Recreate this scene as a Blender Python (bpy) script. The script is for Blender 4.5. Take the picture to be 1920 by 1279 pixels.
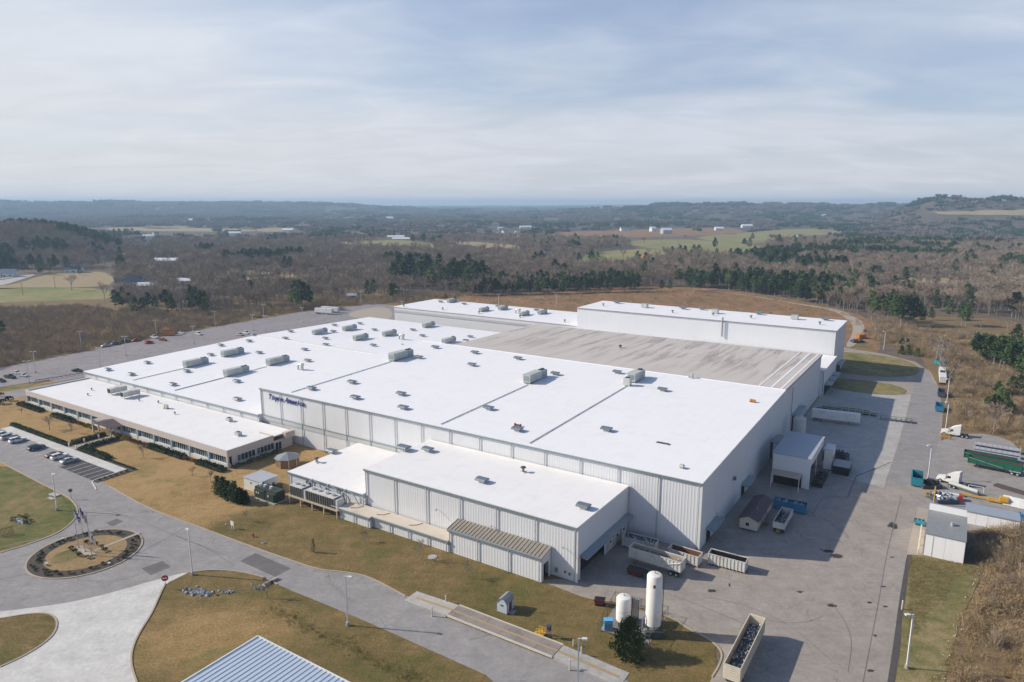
import bpy, bmesh, math, random
import numpy as np
from mathutils import Vector, Matrix, noise as mnoise
from mathutils.geometry import tessellate_polygon
random.seed(7)
R = math.radians
S = bpy.context.scene
COL = S.collection
for o in list(bpy.data.objects): bpy.data.objects.remove(o)

# ------------------------------------------------------------------ camera, sky, sun, exposure
CAM_H, FPX, PITCH = 75.0, 1303.85, R(11.189)
cam = bpy.data.cameras.new('camera'); cam.sensor_width = 36; cam.lens = FPX*36/1920
cam.clip_start = .5; cam.clip_end = 60000
camo = bpy.data.objects.new('camera', cam); COL.objects.link(camo)
camo.location = (0, 0, CAM_H); camo.rotation_euler = (math.pi/2-PITCH, 0, 0)
S.camera = camo

SUN_EL, SUN_DIR = R(31), R(172)          # the sun stands at this azimuth (anticlockwise from +X)
w = bpy.data.worlds.new('World'); S.world = w; w.use_nodes = True
nt = w.node_tree; nt.nodes.clear()
def N(nt, t, **k):
    n = nt.nodes.new(t)
    for a, b in k.items():
        if a.startswith('i_'): n.inputs[a[2:].replace('_', ' ')].default_value = b
        else: setattr(n, a, b)
    return n
def ramp(nt, src, stops, interp='LINEAR'):
    r = nt.nodes.new('ShaderNodeValToRGB'); r.color_ramp.interpolation = interp
    e = r.color_ramp.elements
    while len(e) < len(stops): e.new(.5)
    for k, (p, c) in enumerate(stops):
        e[k].position = p
        e[k].color = (*c, 1) if not isinstance(c, (int, float)) else (c, c, c, 1)
    nt.links.new(src, r.inputs[0]); return r.outputs[0]
def math_(nt, op, a, b=None):
    n = nt.nodes.new('ShaderNodeMath'); n.operation = op
    for k, v in enumerate((a, b)):
        if v is None: continue
        if isinstance(v, (int, float)): n.inputs[k].default_value = v
        else: nt.links.new(v, n.inputs[k])
    return n.outputs[0]
def mixc(nt, f, a, b, mode='MIX'):
    n = nt.nodes.new('ShaderNodeMix'); n.data_type = 'RGBA'; n.blend_type = mode
    for k, v in ((0, f), (6, a), (7, b)):
        if isinstance(v, (int, float)): n.inputs[k].default_value = v
        elif isinstance(v, tuple): n.inputs[k].default_value = (*v[:3], 1)
        else: nt.links.new(v, n.inputs[k])
    return n.outputs[2]
sky = N(nt, 'ShaderNodeTexSky', sky_type='NISHITA', sun_disc=False, sun_elevation=SUN_EL,
        sun_rotation=math.pi/2-SUN_DIR, altitude=250, air_density=1.0, dust_density=1.6, ozone_density=1.4)
tc = N(nt, 'ShaderNodeTexCoord'); sep = N(nt, 'ShaderNodeSeparateXYZ')
nt.links.new(tc.outputs['Generated'], sep.inputs[0])
zz = math_(nt, 'ADD', math_(nt, 'MAXIMUM', sep.outputs[2], 0.0), .16)
cmb = N(nt, 'ShaderNodeCombineXYZ')
nt.links.new(math_(nt, 'DIVIDE', sep.outputs[0], zz), cmb.inputs[0])
nt.links.new(math_(nt, 'DIVIDE', sep.outputs[1], zz), cmb.inputs[1])
mp = N(nt, 'ShaderNodeMapping'); mp.inputs['Location'].default_value = (6.7, 3.3, 0); mp.inputs['Rotation'].default_value = (0, 0, R(-20)); mp.inputs['Scale'].default_value = (.42, .72, 1)
nt.links.new(cmb.outputs[0], mp.inputs[0])
n1 = N(nt, 'ShaderNodeTexNoise', i_Scale=.75, i_Detail=7.0, i_Roughness=.5, i_Distortion=.35)
nt.links.new(mp.outputs[0], n1.inputs['Vector'])
mp2 = N(nt, 'ShaderNodeMapping'); mp2.inputs['Location'].default_value = (1.7, 4.2, 0); mp2.inputs['Rotation'].default_value = (0, 0, R(-30)); mp2.inputs['Scale'].default_value = (1.2, 2.2, 1)
nt.links.new(cmb.outputs[0], mp2.inputs[0])
n2 = N(nt, 'ShaderNodeTexNoise', i_Scale=1.5, i_Detail=9.0, i_Roughness=.55, i_Distortion=.6)
nt.links.new(mp2.outputs[0], n2.inputs['Vector'])
dsun = N(nt, 'ShaderNodeVectorMath', operation='DOT_PRODUCT'); dsun.inputs[1].default_value = (math.cos(SUN_DIR), math.sin(SUN_DIR), 0); nt.links.new(tc.outputs['Generated'], dsun.inputs[0])
veil = ramp(nt, math_(nt, 'ADD', n1.outputs[0], math_(nt, 'MULTIPLY', dsun.outputs['Value'], .11)), [(.33, .44), (.43, .74), (.55, .96)], 'EASE')
wisp = ramp(nt, n2.outputs[0], [(.45, 0.0), (.62, .16), (.75, .34)])
cov = math_(nt, 'MINIMUM', math_(nt, 'ADD', veil, math_(nt, 'MULTIPLY', wisp, .55)), .98)
thin = ramp(nt, sep.outputs[2], [(.2, 1.0), (.34, .25), (.5, .05), (1.0, .02)])     # seen end-on low down, the veil is thin overhead
cov = math_(nt, 'MULTIPLY', cov, thin)
low = ramp(nt, sep.outputs[2], [(0.0, 1.0), (.05, .8), (.2, 0.0)])     # the veil thickens towards the horizon
cov = math_(nt, 'MAXIMUM', cov, math_(nt, 'MULTIPLY', low, .98))
bsky = N(nt, 'ShaderNodeBackground', i_Strength=.115)
nt.links.new(mixc(nt, 1.0, sky.outputs[0], (.87, .98, 1.17), 'MULTIPLY'), bsky.inputs[0])
ccol = mixc(nt, ramp(nt, dsun.outputs['Value'], [(0.0, 0.0), (1.0, 1.0)]), mixc(nt, low, (.645, .70, .80), (.70, .715, .765)), mixc(nt, low, (.77, .81, .86), (.78, .775, .785)))
ccol = mixc(nt, 1.0, ccol, ramp(nt, n2.outputs[0], [(.3, .95), (.7, 1.05)]), 'MULTIPLY')
bcl = N(nt, 'ShaderNodeBackground', i_Strength=1.0); nt.links.new(ccol, bcl.inputs[0])
mx = N(nt, 'ShaderNodeMixShader'); out = N(nt, 'ShaderNodeOutputWorld')
nt.links.new(cov, mx.inputs[0]); nt.links.new(bsky.outputs[0], mx.inputs[1]); nt.links.new(bcl.outputs[0], mx.inputs[2])
nt.links.new(mx.outputs[0], out.inputs[0])

sl = bpy.data.lights.new('sun', 'SUN'); sl.energy = 5.0; sl.angle = R(.55); sl.color = (1, .908, .77)
so = bpy.data.objects.new('sun', sl); COL.objects.link(so)
so.rotation_euler = Vector((math.cos(SUN_DIR)*math.cos(SUN_EL), math.sin(SUN_DIR)*math.cos(SUN_EL), math.sin(SUN_EL))).to_track_quat('Z', 'Y').to_euler()
so.location = (-300, 50, 200)
S.view_settings.view_transform = 'Standard'; S.view_settings.look = 'None'
S.view_settings.exposure = 0.0; S.view_settings.gamma = 1; S.view_settings.use_curve_mapping = False
S.render.engine = 'CYCLES'
cy = S.cycles; cy.use_denoising = True; cy.max_bounces = 5; cy.diffuse_bounces = 3; cy.glossy_bounces = 2
cy.transparent_max_bounces = 6; cy.volume_bounces = 0; cy.use_adaptive_sampling = True; cy.adaptive_threshold = .008
cy.caustics_reflective = False; cy.caustics_refractive = False

# ------------------------------------------------------------------ measuring: photo pixel -> place, building grid -> place
TH = R(-32.676); CT, ST = math.cos(TH), math.sin(TH)
U, V = Vector((CT, ST, 0)), Vector((-ST, CT, 0))
O = Vector((40.8353, 140.6796, 0))
def B(u, v, z=0): return O + U*u + V*v + Vector((0, 0, z))
def ray(x, y):
    cp, sp = math.cos(PITCH), math.sin(PITCH)
    a, b = (x-960)/FPX, (y-639.5)/FPX
    return Vector((a, cp-b*sp, -sp-b*cp))
def P(x, y, z=0.0):
    d = ray(x, y); t = (z-CAM_H)/d.z
    return Vector((d.x*t, d.y*t, z))
def proj(X, Y, Z):
    cp, sp = math.cos(PITCH), math.sin(PITCH)
    c = Y*cp-(Z-CAM_H)*sp; u = Y*sp+(Z-CAM_H)*cp
    return 960+FPX*X/c, 639.5-FPX*u/c
def uv(x, y, z=0):
    d = P(x, y, z)-O; return d.dot(U), d.dot(V)

# ------------------------------------------------------------------ materials
def base(name, rough=.8, metal=0.0, spec=.3):
    m = bpy.data.materials.new(name); m.use_nodes = True
    b = m.node_tree.nodes['Principled BSDF']
    b.inputs['Roughness'].default_value = rough; b.inputs['Metallic'].default_value = metal
    b.inputs['Specular IOR Level'].default_value = spec
    return m, m.node_tree, b
def pos(nt): return N(nt, 'ShaderNodeNewGeometry').outputs['Position']
def noise(nt, vec, scale, detail=4.0, rough=.55, dist=0.0):
    n = N(nt, 'ShaderNodeTexNoise', i_Scale=scale, i_Detail=detail, i_Roughness=rough, i_Distortion=dist)
    nt.links.new(vec, n.inputs['Vector']); return n.outputs[0]
def mapped(nt, vec, rot=0.0, scale=(1, 1, 1)):
    m = N(nt, 'ShaderNodeMapping'); m.inputs['Rotation'].default_value = (0, 0, rot); m.inputs['Scale'].default_value = scale
    nt.links.new(vec, m.inputs[0]); return m.outputs[0]
def bump(nt, b, h, s, d):
    k = N(nt, 'ShaderNodeBump', i_Strength=s, i_Distance=d); nt.links.new(h, k.inputs['Height']); nt.links.new(k.outputs[0], b.inputs['Normal'])
def sc(c, k): return tuple(min(1, x*k) for x in c)
def worn(name, c, rough=.6, metal=0.0, amt=.14, scale=.5, dirt=None, dirt_amt=.3, spec=.3, rnd=0.0):
    """plain painted / metal / concrete surface: two noises of tone and, where given, patches of dirt"""
    m, nt, b = base(name, rough, metal, spec); p = pos(nt)
    f = mixc(nt, noise(nt, p, scale, 6.0, .65), sc(c, 1-amt), sc(c, 1+amt*.6))
    if dirt:
        f = mixc(nt, ramp(nt, noise(nt, p, scale*.45, 7.0, .7, .6), [(.5, 0.0), (.72, dirt_amt)]), f, dirt)
    if rnd:
        oi = N(nt, 'ShaderNodeObjectInfo')
        f = mixc(nt, 1.0, f, ramp(nt, oi.outputs['Random'], [(0, 1-rnd), (1, 1.0)]), 'MULTIPLY')
    nt.links.new(f, b.inputs['Base Color']); return m
def grass(name, cols, scale=.05):
    m, nt, b = base(name, .95, 0, .1); p = pos(nt)
    big = noise(nt, p, scale, 5.0, .6, .4); mid = noise(nt, p, scale*7, 6.0, .65, .3); fine = noise(nt, p, 2.6, 6.0, .75)
    h = math_(nt, 'ADD', math_(nt, 'MULTIPLY', big, .5), math_(nt, 'MULTIPLY', mid, .5))
    f = ramp(nt, h, [(.36, cols[0]), (.47, cols[1]), (.55, cols[2]), (.66, cols[3])])
    f = mixc(nt, 1.0, f, ramp(nt, fine, [(.3, .62), (.7, 1.3)]), 'MULTIPLY')
    nt.links.new(f, b.inputs['Base Color']); bump(nt, b, fine, .6, .25); return m
def asphalt(name, c, crack=.5, tracks=True, stain=.25, cs=.07):
    m, nt, b = base(name, .9, 0, .2); p = pos(nt)
    big = noise(nt, p, .035, 6.0, .6, .5); fine = noise(nt, p, 1.3, 8.0, .75)
    f = mixc(nt, big, sc(c, .84), sc(c, 1.14))
    mid = noise(nt, p, .28, 7.0, .7, .3)
    f = mixc(nt, 1.0, f, ramp(nt, fine, [(.25, .8), (.75, 1.14)]), 'MULTIPLY')
    f = mixc(nt, 1.0, f, ramp(nt, mid, [(.3, .82), (.68, 1.13)]), 'MULTIPLY')
    if tracks:
        t = noise(nt, mapped(nt, p, -TH, (.02, .55, 1)), 1.0, 5.0, .6, .6)
        f = mixc(nt, ramp(nt, t, [(.5, 0.0), (.7, .3)]), f, sc(c, .72))
    if stain:
        f = mixc(nt, ramp(nt, noise(nt, p, .16, 8.0, .7, 1.2), [(.60, 0.0), (.74, stain)]), f, sc(c, .45))
    if crack:
        wob = N(nt, 'ShaderNodeVectorMath', operation='MULTIPLY_ADD')
        nn = N(nt, 'ShaderNodeTexNoise', i_Scale=.35, i_Detail=5.0); nt.links.new(p, nn.inputs['Vector'])
        nt.links.new(nn.outputs['Color'], wob.inputs[0]); wob.inputs[1].default_value = (7, 7, 0); nt.links.new(p, wob.inputs[2])
        v = N(nt, 'ShaderNodeTexVoronoi', feature='DISTANCE_TO_EDGE', i_Scale=cs); nt.links.new(wob.outputs[0], v.inputs['Vector'])
        ck = ramp(nt, v.outputs['Distance'], [(0, crack), (.008, crack*.6), (.016, 0.0)])
        br = ramp(nt, noise(nt, p, .05, 3.0), [(.45, 0.0), (.6, 1.0)])
        f = mixc(nt, math_(nt, 'MULTIPLY', ck, br), f, sc(c, .35))
    nt.links.new(f, b.inputs['Base Color']); bump(nt, b, fine, .25, .04); return m
def leafy(name, c0, c1, c2, scale=.35, rough=.85, transl=True):
    m, nt, b = base(name, rough, 0, .15)
    oi = N(nt, 'ShaderNodeObjectInfo'); tcx = N(nt, 'ShaderNodeTexCoord')
    n_ = noise(nt, tcx.outputs['Object'], scale, 3.0)
    h = math_(nt, 'ADD', math_(nt, 'MULTIPLY', n_, .55), math_(nt, 'MULTIPLY', oi.outputs['Random'], .45))
    nt.links.new(ramp(nt, h, [(.22, c0), (.5, c1), (.78, c2)]), b.inputs['Base Color']); return m

WHITE_ROOF = None
def roof_mat(name, c, dirt, lap=3.05):
    m, nt, b = base(name, .55, 0, .25); p = pos(nt)
    q = mapped(nt, p, -TH)
    f = mixc(nt, noise(nt, p, .06, 6.0, .6, .4), sc(c, .955), sc(c, 1.02))
    f = mixc(nt, ramp(nt, noise(nt, q, .25, 7.0, .7, .5), [(.5, 0.0), (.78, .34)]), f, dirt)
    sp = N(nt, 'ShaderNodeSeparateXYZ'); nt.links.new(q, sp.inputs[0])
    fr = math_(nt, 'FRACT', math_(nt, 'DIVIDE', sp.outputs[0], lap))
    seam = ramp(nt, fr, [(0, .24), (.02, .2), (.035, 0.0)])
    f = mixc(nt, seam, f, sc(c, .62))
    nt.links.new(f, b.inputs['Base Color'])
    bump(nt, b, noise(nt, p, .8, 3.0), .08, .05); return m
M_ = {}
M_['roof_white'] = roof_mat('white roof membrane', (.85, .838, .84), (.64, .62, .60))
M_['roof_cream'] = roof_mat('cream roof membrane', (.85, .83, .805), (.62, .56, .49), 3.6)
M_['roof_tan'] = worn('tan stained roof', (.62, .55, .455), .8, 0, .16, .35, (.34, .25, .17), .6)
def grey_roof():
    m, nt, b = base('old grey roof membrane', .75, 0, .2); p = pos(nt); q = mapped(nt, p, -TH)
    c = (.55, .50, .455)
    f = mixc(nt, noise(nt, p, .05, 6.0, .6), sc(c, .9), sc(c, 1.1))
    st = noise(nt, mapped(nt, q, 0, (.34, .026, 1)), 1.0, 8.0, .66, .25)
    br = noise(nt, q, .5, 7.0, .8)
    k = math_(nt, 'MULTIPLY', ramp(nt, st, [(.49, 0.0), (.58, .7), (.70, 1.0)]), ramp(nt, br, [(.34, .25), (.62, 1.0)]))
    spx = N(nt, 'ShaderNodeSeparateXYZ'); nt.links.new(q, spx.inputs[0])
    k = math_(nt, 'MULTIPLY', k, ramp(nt, math_(nt, 'MULTIPLY', math_(nt, 'ADD', spx.outputs[1], -O.dot(V)-82.0), 1/68.0), [(.1, .25), (.45, 1.0), (.97, 1.0), (1.0, .6)]))
    f = mixc(nt, math_(nt, 'MULTIPLY', k, .85), f, (.165, .132, .13))
    f = mixc(nt, ramp(nt, noise(nt, mapped(nt, q, 0, (.2, .03, 1)), 1.3, 5.0), [(.56, 0.0), (.7, .3)]), f, (.55, .52, .47))
    nt.links.new(f, b.inputs['Base Color']); return m
M_['roof_grey'] = grey_roof()
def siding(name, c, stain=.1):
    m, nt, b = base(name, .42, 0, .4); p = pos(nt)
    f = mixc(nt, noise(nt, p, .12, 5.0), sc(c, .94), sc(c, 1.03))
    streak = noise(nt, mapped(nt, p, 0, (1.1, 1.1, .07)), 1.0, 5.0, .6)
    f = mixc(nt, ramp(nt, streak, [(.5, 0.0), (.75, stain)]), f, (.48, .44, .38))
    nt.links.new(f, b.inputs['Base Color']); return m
M_['siding'] = siding('white ribbed siding', (.69, .70, .715))
M_['seal'] = worn('crack sealant', (.19, .178, .17), .7, 0, .3, 1.0)
M_['tyre_mark'] = worn('tyre mark', (.285, .252, .226), .85, 0, .25, .6)
M_['gutter_dirt'] = worn('dark gutter dirt', (.095, .085, .08), .95, 0, .4, .8)
M_['lot_line'] = worn('faded lot line', (.38, .365, .36), .8, 0, .25, .6)
M_['blind'], _nt, _b = base('window with blind', .15, 0, .7); _b.inputs['Base Color'].default_value = (.10, .13, .14, 1)
M_['shed_white'] = siding('shed white sheet', (.90, .90, .90), .12)
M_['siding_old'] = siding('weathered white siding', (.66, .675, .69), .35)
M_['trim'] = worn('blue grey metal trim', (.27, .33, .36), .45, .3)
M_['downspout'] = worn('grey downspout metal', (.46, .49, .51), .45, .3)
M_['concrete_wall'] = worn('beige precast concrete', (.56, .50, .455), .85, 0, .08, .6)
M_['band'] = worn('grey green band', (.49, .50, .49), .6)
M_['dark'] = worn('dark opening', (.015, .017, .02), .9)
M_['glass'], _nt, _b = base('dark window glass', .08, 0, .8); _b.inputs['Base Color'].default_value = (.018, .035, .045, 1)
M_['frame'] = worn('white window frame', (.62, .65, .64), .5)
M_['frame_teal'] = worn('pale teal pier', (.34, .43, .44), .6)
M_['ahu'] = worn('grey green cabinet metal', (.54, .56, .52), .6, 0, .12, .8, (.22, .22, .18), .35, rnd=.12)
M_['ahu_dark'] = worn('dark louvre metal', (.085, .105, .105), .6, .3)
M_['galv'] = worn('galvanised vent metal', (.24, .285, .315), .38, .5, .12, 1.2, rnd=.12)
M_['galv_light'] = worn('light galvanised metal', (.50, .53, .55), .38, .5, .1, 1.5)
M_['rust'] = worn('rusty steel', (.20, .09, .045), .85, .2, .3, 1.5)
M_['white_paint'] = worn('white paint', (.74, .74, .72), .45, 0, .08, .8, (.42, .36, .29), .35, rnd=.06)
M_['white_dirty'] = worn('dirty white paint', (.62, .61, .57), .6, 0, .14, 1.0, (.26, .17, .10), .6)
M_['tank_white'] = worn('tank white paint', (.80, .78, .73), .5, 0, .08, .5, (.50, .40, .28), .6)
M_['pole'] = worn('pale pole paint', (.66, .67, .66), .5)
M_['concrete'] = asphalt('pale concrete', (.43, .41, .38), .35, False, .12, .12)
M_['concrete_light'] = asphalt('bright concrete', (.60, .585, .545), .2, False, .08, .1)
M_['kerb'] = worn('tan concrete kerb', (.42, .355, .275), .9, 0, .15, .8, (.28, .21, .14), .5)
M_['road'] = asphalt('grey asphalt', (.312, .294, .283), .45, True, .22)
M_['yard'] = asphalt('yard asphalt', (.34, .30, .262), .45, True, .35, .08)
M_['yard_right'] = asphalt('right road asphalt', (.30, .28, .272), .45, True, .3, .08)
M_['lot'] = asphalt('parking lot asphalt', (.29, .265, .265), .5, True, .2)
M_['patch'] = asphalt('asphalt patch', (.17, .155, .155), 0, False, .1)
M_['stall'] = asphalt('dark stall asphalt', (.085, .08, .08), .2, False, 0)
M_['gravel'] = asphalt('gravel lot', (.33, .305, .285), .3, True, .65, .1)
M_['dirt'] = worn('pale dirt track', (.40, .345, .28), .95, 0, .2, .3)
M_['line'] = worn('white road paint', (.70, .70, .66), .7, 0, .2, 2.0)
def oil_mat():
    m, nt, b = base('oil stain', .75, 0, .3); b.inputs['Base Color'].default_value = (.05, .046, .043, 1); tcx = N(nt, 'ShaderNodeTexCoord')
    v = N(nt, 'ShaderNodeVectorMath', operation='DISTANCE'); v.inputs[1].default_value = (.5, .5, 0); sp = N(nt, 'ShaderNodeSeparateXYZ'); cb = N(nt, 'ShaderNodeCombineXYZ')
    nt.links.new(tcx.outputs['Generated'], sp.inputs[0]); nt.links.new(sp.outputs[0], cb.inputs[0]); nt.links.new(sp.outputs[1], cb.inputs[1]); nt.links.new(cb.outputs[0], v.inputs[0])
    a = ramp(nt, v.outputs['Value'], [(.1, 1.0), (.48, 0.0)]); n_ = noise(nt, pos(nt), .9, 7.0, .75, .8)
    k = ramp(nt, math_(nt, 'ADD', math_(nt, 'MULTIPLY', a, .42), math_(nt, 'MULTIPLY', n_, 1.0)), [(.58, 0.0), (.76, .8)])
    nt.links.new(k, b.inputs['Alpha']); return m
M_['oil'] = oil_mat()
M_['ditch'] = leafy('olive ditch grass', (.16, .16, .05), (.22, .21, .07), (.30, .26, .10), .4)
def lawn_mat():
    m, nt, b = base('dormant lawn', .95, 0, .1); p = pos(nt)
    big = noise(nt, p, .045, 6.0, .62, .4); mid = noise(nt, p, .33, 7.0, .68, .4); fine = noise(nt, p, 2.2, 8.0, .8); q = mapped(nt, p, -TH, (.25, 1.3, 1)); mow = noise(nt, q, .5, 5.0, .65)
    h = math_(nt, 'ADD', math_(nt, 'MULTIPLY', big, .42), math_(nt, 'ADD', math_(nt, 'MULTIPLY', mid, .38), math_(nt, 'MULTIPLY', mow, .2)))
    olive = ramp(nt, h, [(.36, (.105, .10, .031)), (.45, (.165, .13, .047)), (.53, (.22, .156, .066)), (.63, (.32, .215, .095))])
    tan = ramp(nt, h, [(.36, (.25, .168, .07)), (.47, (.365, .238, .102)), (.55, (.43, .285, .13)), (.66, (.36, .228, .095))])
    sp = N(nt, 'ShaderNodeSeparateXYZ'); nt.links.new(p, sp.inputs[0])
    wob = math_(nt, 'MULTIPLY', math_(nt, 'SUBTRACT', noise(nt, p, .07, 5.0, .6), .5), 26.0)
    # the browner turf lies west of a line across the lawn, and on a dry mound below the road
    a, c = LA, LB; n_ = Vector((-(c-a).y, (c-a).x, 0)).normalized()
    if n_.dot(LC-a) < 0: n_ = -n_
    d = math_(nt, 'ADD', math_(nt, 'ADD', math_(nt, 'MULTIPLY', sp.outputs[0], n_.x), math_(nt, 'MULTIPLY', sp.outputs[1], n_.y)), -a.dot(n_))
    m1 = ramp(nt, math_(nt, 'ADD', math_(nt, 'MULTIPLY', math_(nt, 'ADD', d, wob), .06), .5), [(.3, 0.0), (.75, 1.0)])
    north = ramp(nt, math_(nt, 'MULTIPLY_ADD' if False else 'ADD', math_(nt, 'MULTIPLY', sp.outputs[1], .1), -LN*.1+.5), [(.3, 0.0), (.7, 1.0)])
    m1 = math_(nt, 'MULTIPLY', m1, north)
    ex = math_(nt, 'DIVIDE', math_(nt, 'ADD', sp.outputs[0], -LM.x), 20.0); ey = math_(nt, 'DIVIDE', math_(nt, 'ADD', sp.outputs[1], -LM.y), 13.0)
    rr = math_(nt, 'SQRT', math_(nt, 'ADD', math_(nt, 'MULTIPLY', ex, ex), math_(nt, 'MULTIPLY', ey, ey)))
    m2 = ramp(nt, math_(nt, 'ADD', rr, math_(nt, 'MULTIPLY', wob, .03)), [(.45, .75), (1.05, 0.0)])
    f = mixc(nt, math_(nt, 'MAXIMUM', m1, m2), olive, tan)
    f = mixc(nt, ramp(nt, noise(nt, p, .06, 5.0, .6, .8), [(.56, 0.0), (.68, .6)]), f, (.115, .14, .04))
    f = mixc(nt, 1.0, f, ramp(nt, fine, [(.3, .5), (.7, 1.45)]), 'MULTIPLY')
    nt.links.new(f, b.inputs['Base Color']); bump(nt, b, fine, .7, .3); return m
LA, LB, LC, LN, LM = P(330, 1010), P(545, 925), P(250, 900), P(300, 985).y-14, P(400, 1190)
M_['lawn'] = lawn_mat()
M_['lawn_tan'] = grass('tan lawn', [(.30, .205, .105), (.34, .235, .12), (.37, .26, .135), (.33, .22, .11)], .06)
M_['lawn_green'] = grass('greenish lawn', [(.10, .12, .034), (.155, .155, .052), (.23, .18, .08), (.31, .22, .11)], .05)
M_['island'] = grass('yard grass', [(.12, .135, .045), (.21, .185, .075), (.29, .235, .11), (.36, .28, .15)], .05)
M_['field_red'] = grass('russet rough grass', [(.15, .14, .055), (.25, .16, .08), (.32, .175, .10), (.42, .30, .17)], .045)
M_['field_green'] = grass('green pasture', [(.18, .20, .07), (.24, .235, .095), (.30, .265, .12), (.36, .29, .15)], .02)
M_['field_tan'] = grass('tan pasture', [(.32, .27, .15), (.36, .29, .17), (.35, .265, .16), (.40, .33, .21)], .012)
M_['woodfloor'] = grass('leaf litter', [(.125, .10, .078), (.155, .122, .095), (.175, .14, .105), (.19, .16, .10)], .02)
M_['scrubfloor'] = grass('scrub floor', [(.16, .115, .06), (.21, .15, .08), (.24, .17, .09), (.20, .165, .065)], .05)
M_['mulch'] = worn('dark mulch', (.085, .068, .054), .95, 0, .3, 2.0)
M_['hedge'] = leafy('dark hedge leaves', (.018, .038, .012), (.03, .06, .018), (.05, .085, .026), .8)
M_['yellow_shrub'] = leafy('yellow shrub leaves', (.17, .14, .02), (.24, .19, .03), (.28, .22, .05), .8)
M_['red_shrub'] = leafy('reddish shrub twigs', (.11, .042, .035), (.15, .06, .045), (.18, .085, .06), .8)
M_['pine'] = leafy('pine needles', (.028, .052, .022), (.052, .088, .03), (.095, .135, .042), .22)
M_['evergreen'] = leafy('evergreen needles', (.035, .06, .016), (.062, .095, .025), (.115, .145, .042), .9)
M_['pine_far'] = leafy('distant pine needles', (.026, .05, .028), (.04, .07, .036), (.06, .09, .042), .1)
M_['cedar'] = leafy('yellow green cedar', (.055, .075, .018), (.09, .11, .028), (.14, .15, .045), .3)
M_['bark'] = leafy('grey bark', (.21, .18, .155), (.29, .25, .22), (.42, .38, .335), .5)
M_['twig'] = leafy('bare twigs', (.215, .166, .122), (.295, .23, .168), (.40, .32, .238), .25)
M_['twig_red'] = leafy('brown scrub twigs', (.29, .205, .115), (.36, .265, .155), (.43, .33, .20), .3)
M_['far_wood'] = leafy('distant bare wood', (.105, .088, .074), (.135, .112, .094), (.17, .142, .118), .02)
M_['hill_wood'] = grass('wooded hill', [(.045, .06, .04), (.12, .10, .08), (.15, .12, .095), (.17, .135, .10)], .008)
for nm, c in dict(blue=(.035, .20, .36), teal=(.03, .24, .31), red=(.38, .035, .03), green=(.012, .12, .07), yellow=(.62, .36, .03), orange=(.55, .22, .06),
                  black=(.018, .018, .02), navy=(.012, .03, .20), darkred=(.11, .03, .025), silver=(.48, .49, .50), grey=(.13, .135, .14), slate=(.06, .085, .12),
                  dkgreen=(.045, .06, .04), tan=(.48, .40, .30), brown=(.105, .075, .07), lightblue=(.12, .42, .70), maroon=(.16, .03, .035), steel=(.28, .29, .29), wood=(.25, .15, .075), cream=(.66, .60, .48)).items():
    M_[nm] = worn(nm+' paint', c, .45, .15 if nm in ('silver', 'steel') else 0, .15, 1.2, sc(c, .5) if nm not in ('navy',) else None, .35)
M_['lean'] = worn('brown grey roof metal', (.30, .275, .235), .55, .2, .15, .8)
M_['deck'] = worn('worn deck plate', (.30, .26, .235), .8, 0, .2, .5, (.14, .11, .12), .7)
M_['ochre'] = worn('worn ochre paint', (.42, .31, .16), .8, 0, .35, 1.2)
M_['white_blue'] = worn('pale blue white boards', (.50, .56, .62), .6)
M_['flag_white'] = worn('white flag cloth', (.75, .75, .76), .9, 0, .05)
M_['dry_grass'] = leafy('dry grass stems', (.25, .18, .085), (.32, .24, .12), (.38, .30, .16), .4)
M_['shed_roof'] = worn('blue grey roof sheet', (.40, .43, .47), .6, .1)
M_['shingle'] = worn('brown shingles', (.13, .10, .105), .9, 0, .25, 1.5)
M_['blue_roof'] = worn('pale blue metal roofing', (.56, .63, .70), .38, .25, .04, .3)
M_['tyre'] = worn('tyre rubber', (.02, .02, .02), .9)
M_['scrap'] = worn('shiny scrap metal', (.55, .58, .62), .3, .35, .4, 3.0)
M_['scrap_dark'] = worn('dark scrap', (.09, .10, .11), .6, .4, .4, 2.0)
M_['stone'] = worn('grey stone', (.30, .31, .32), .9, 0, .25, 1.0, rnd=.4)
M_['coil'] = worn('condenser coil', (.03, .028, .03), .7, .2)

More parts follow.
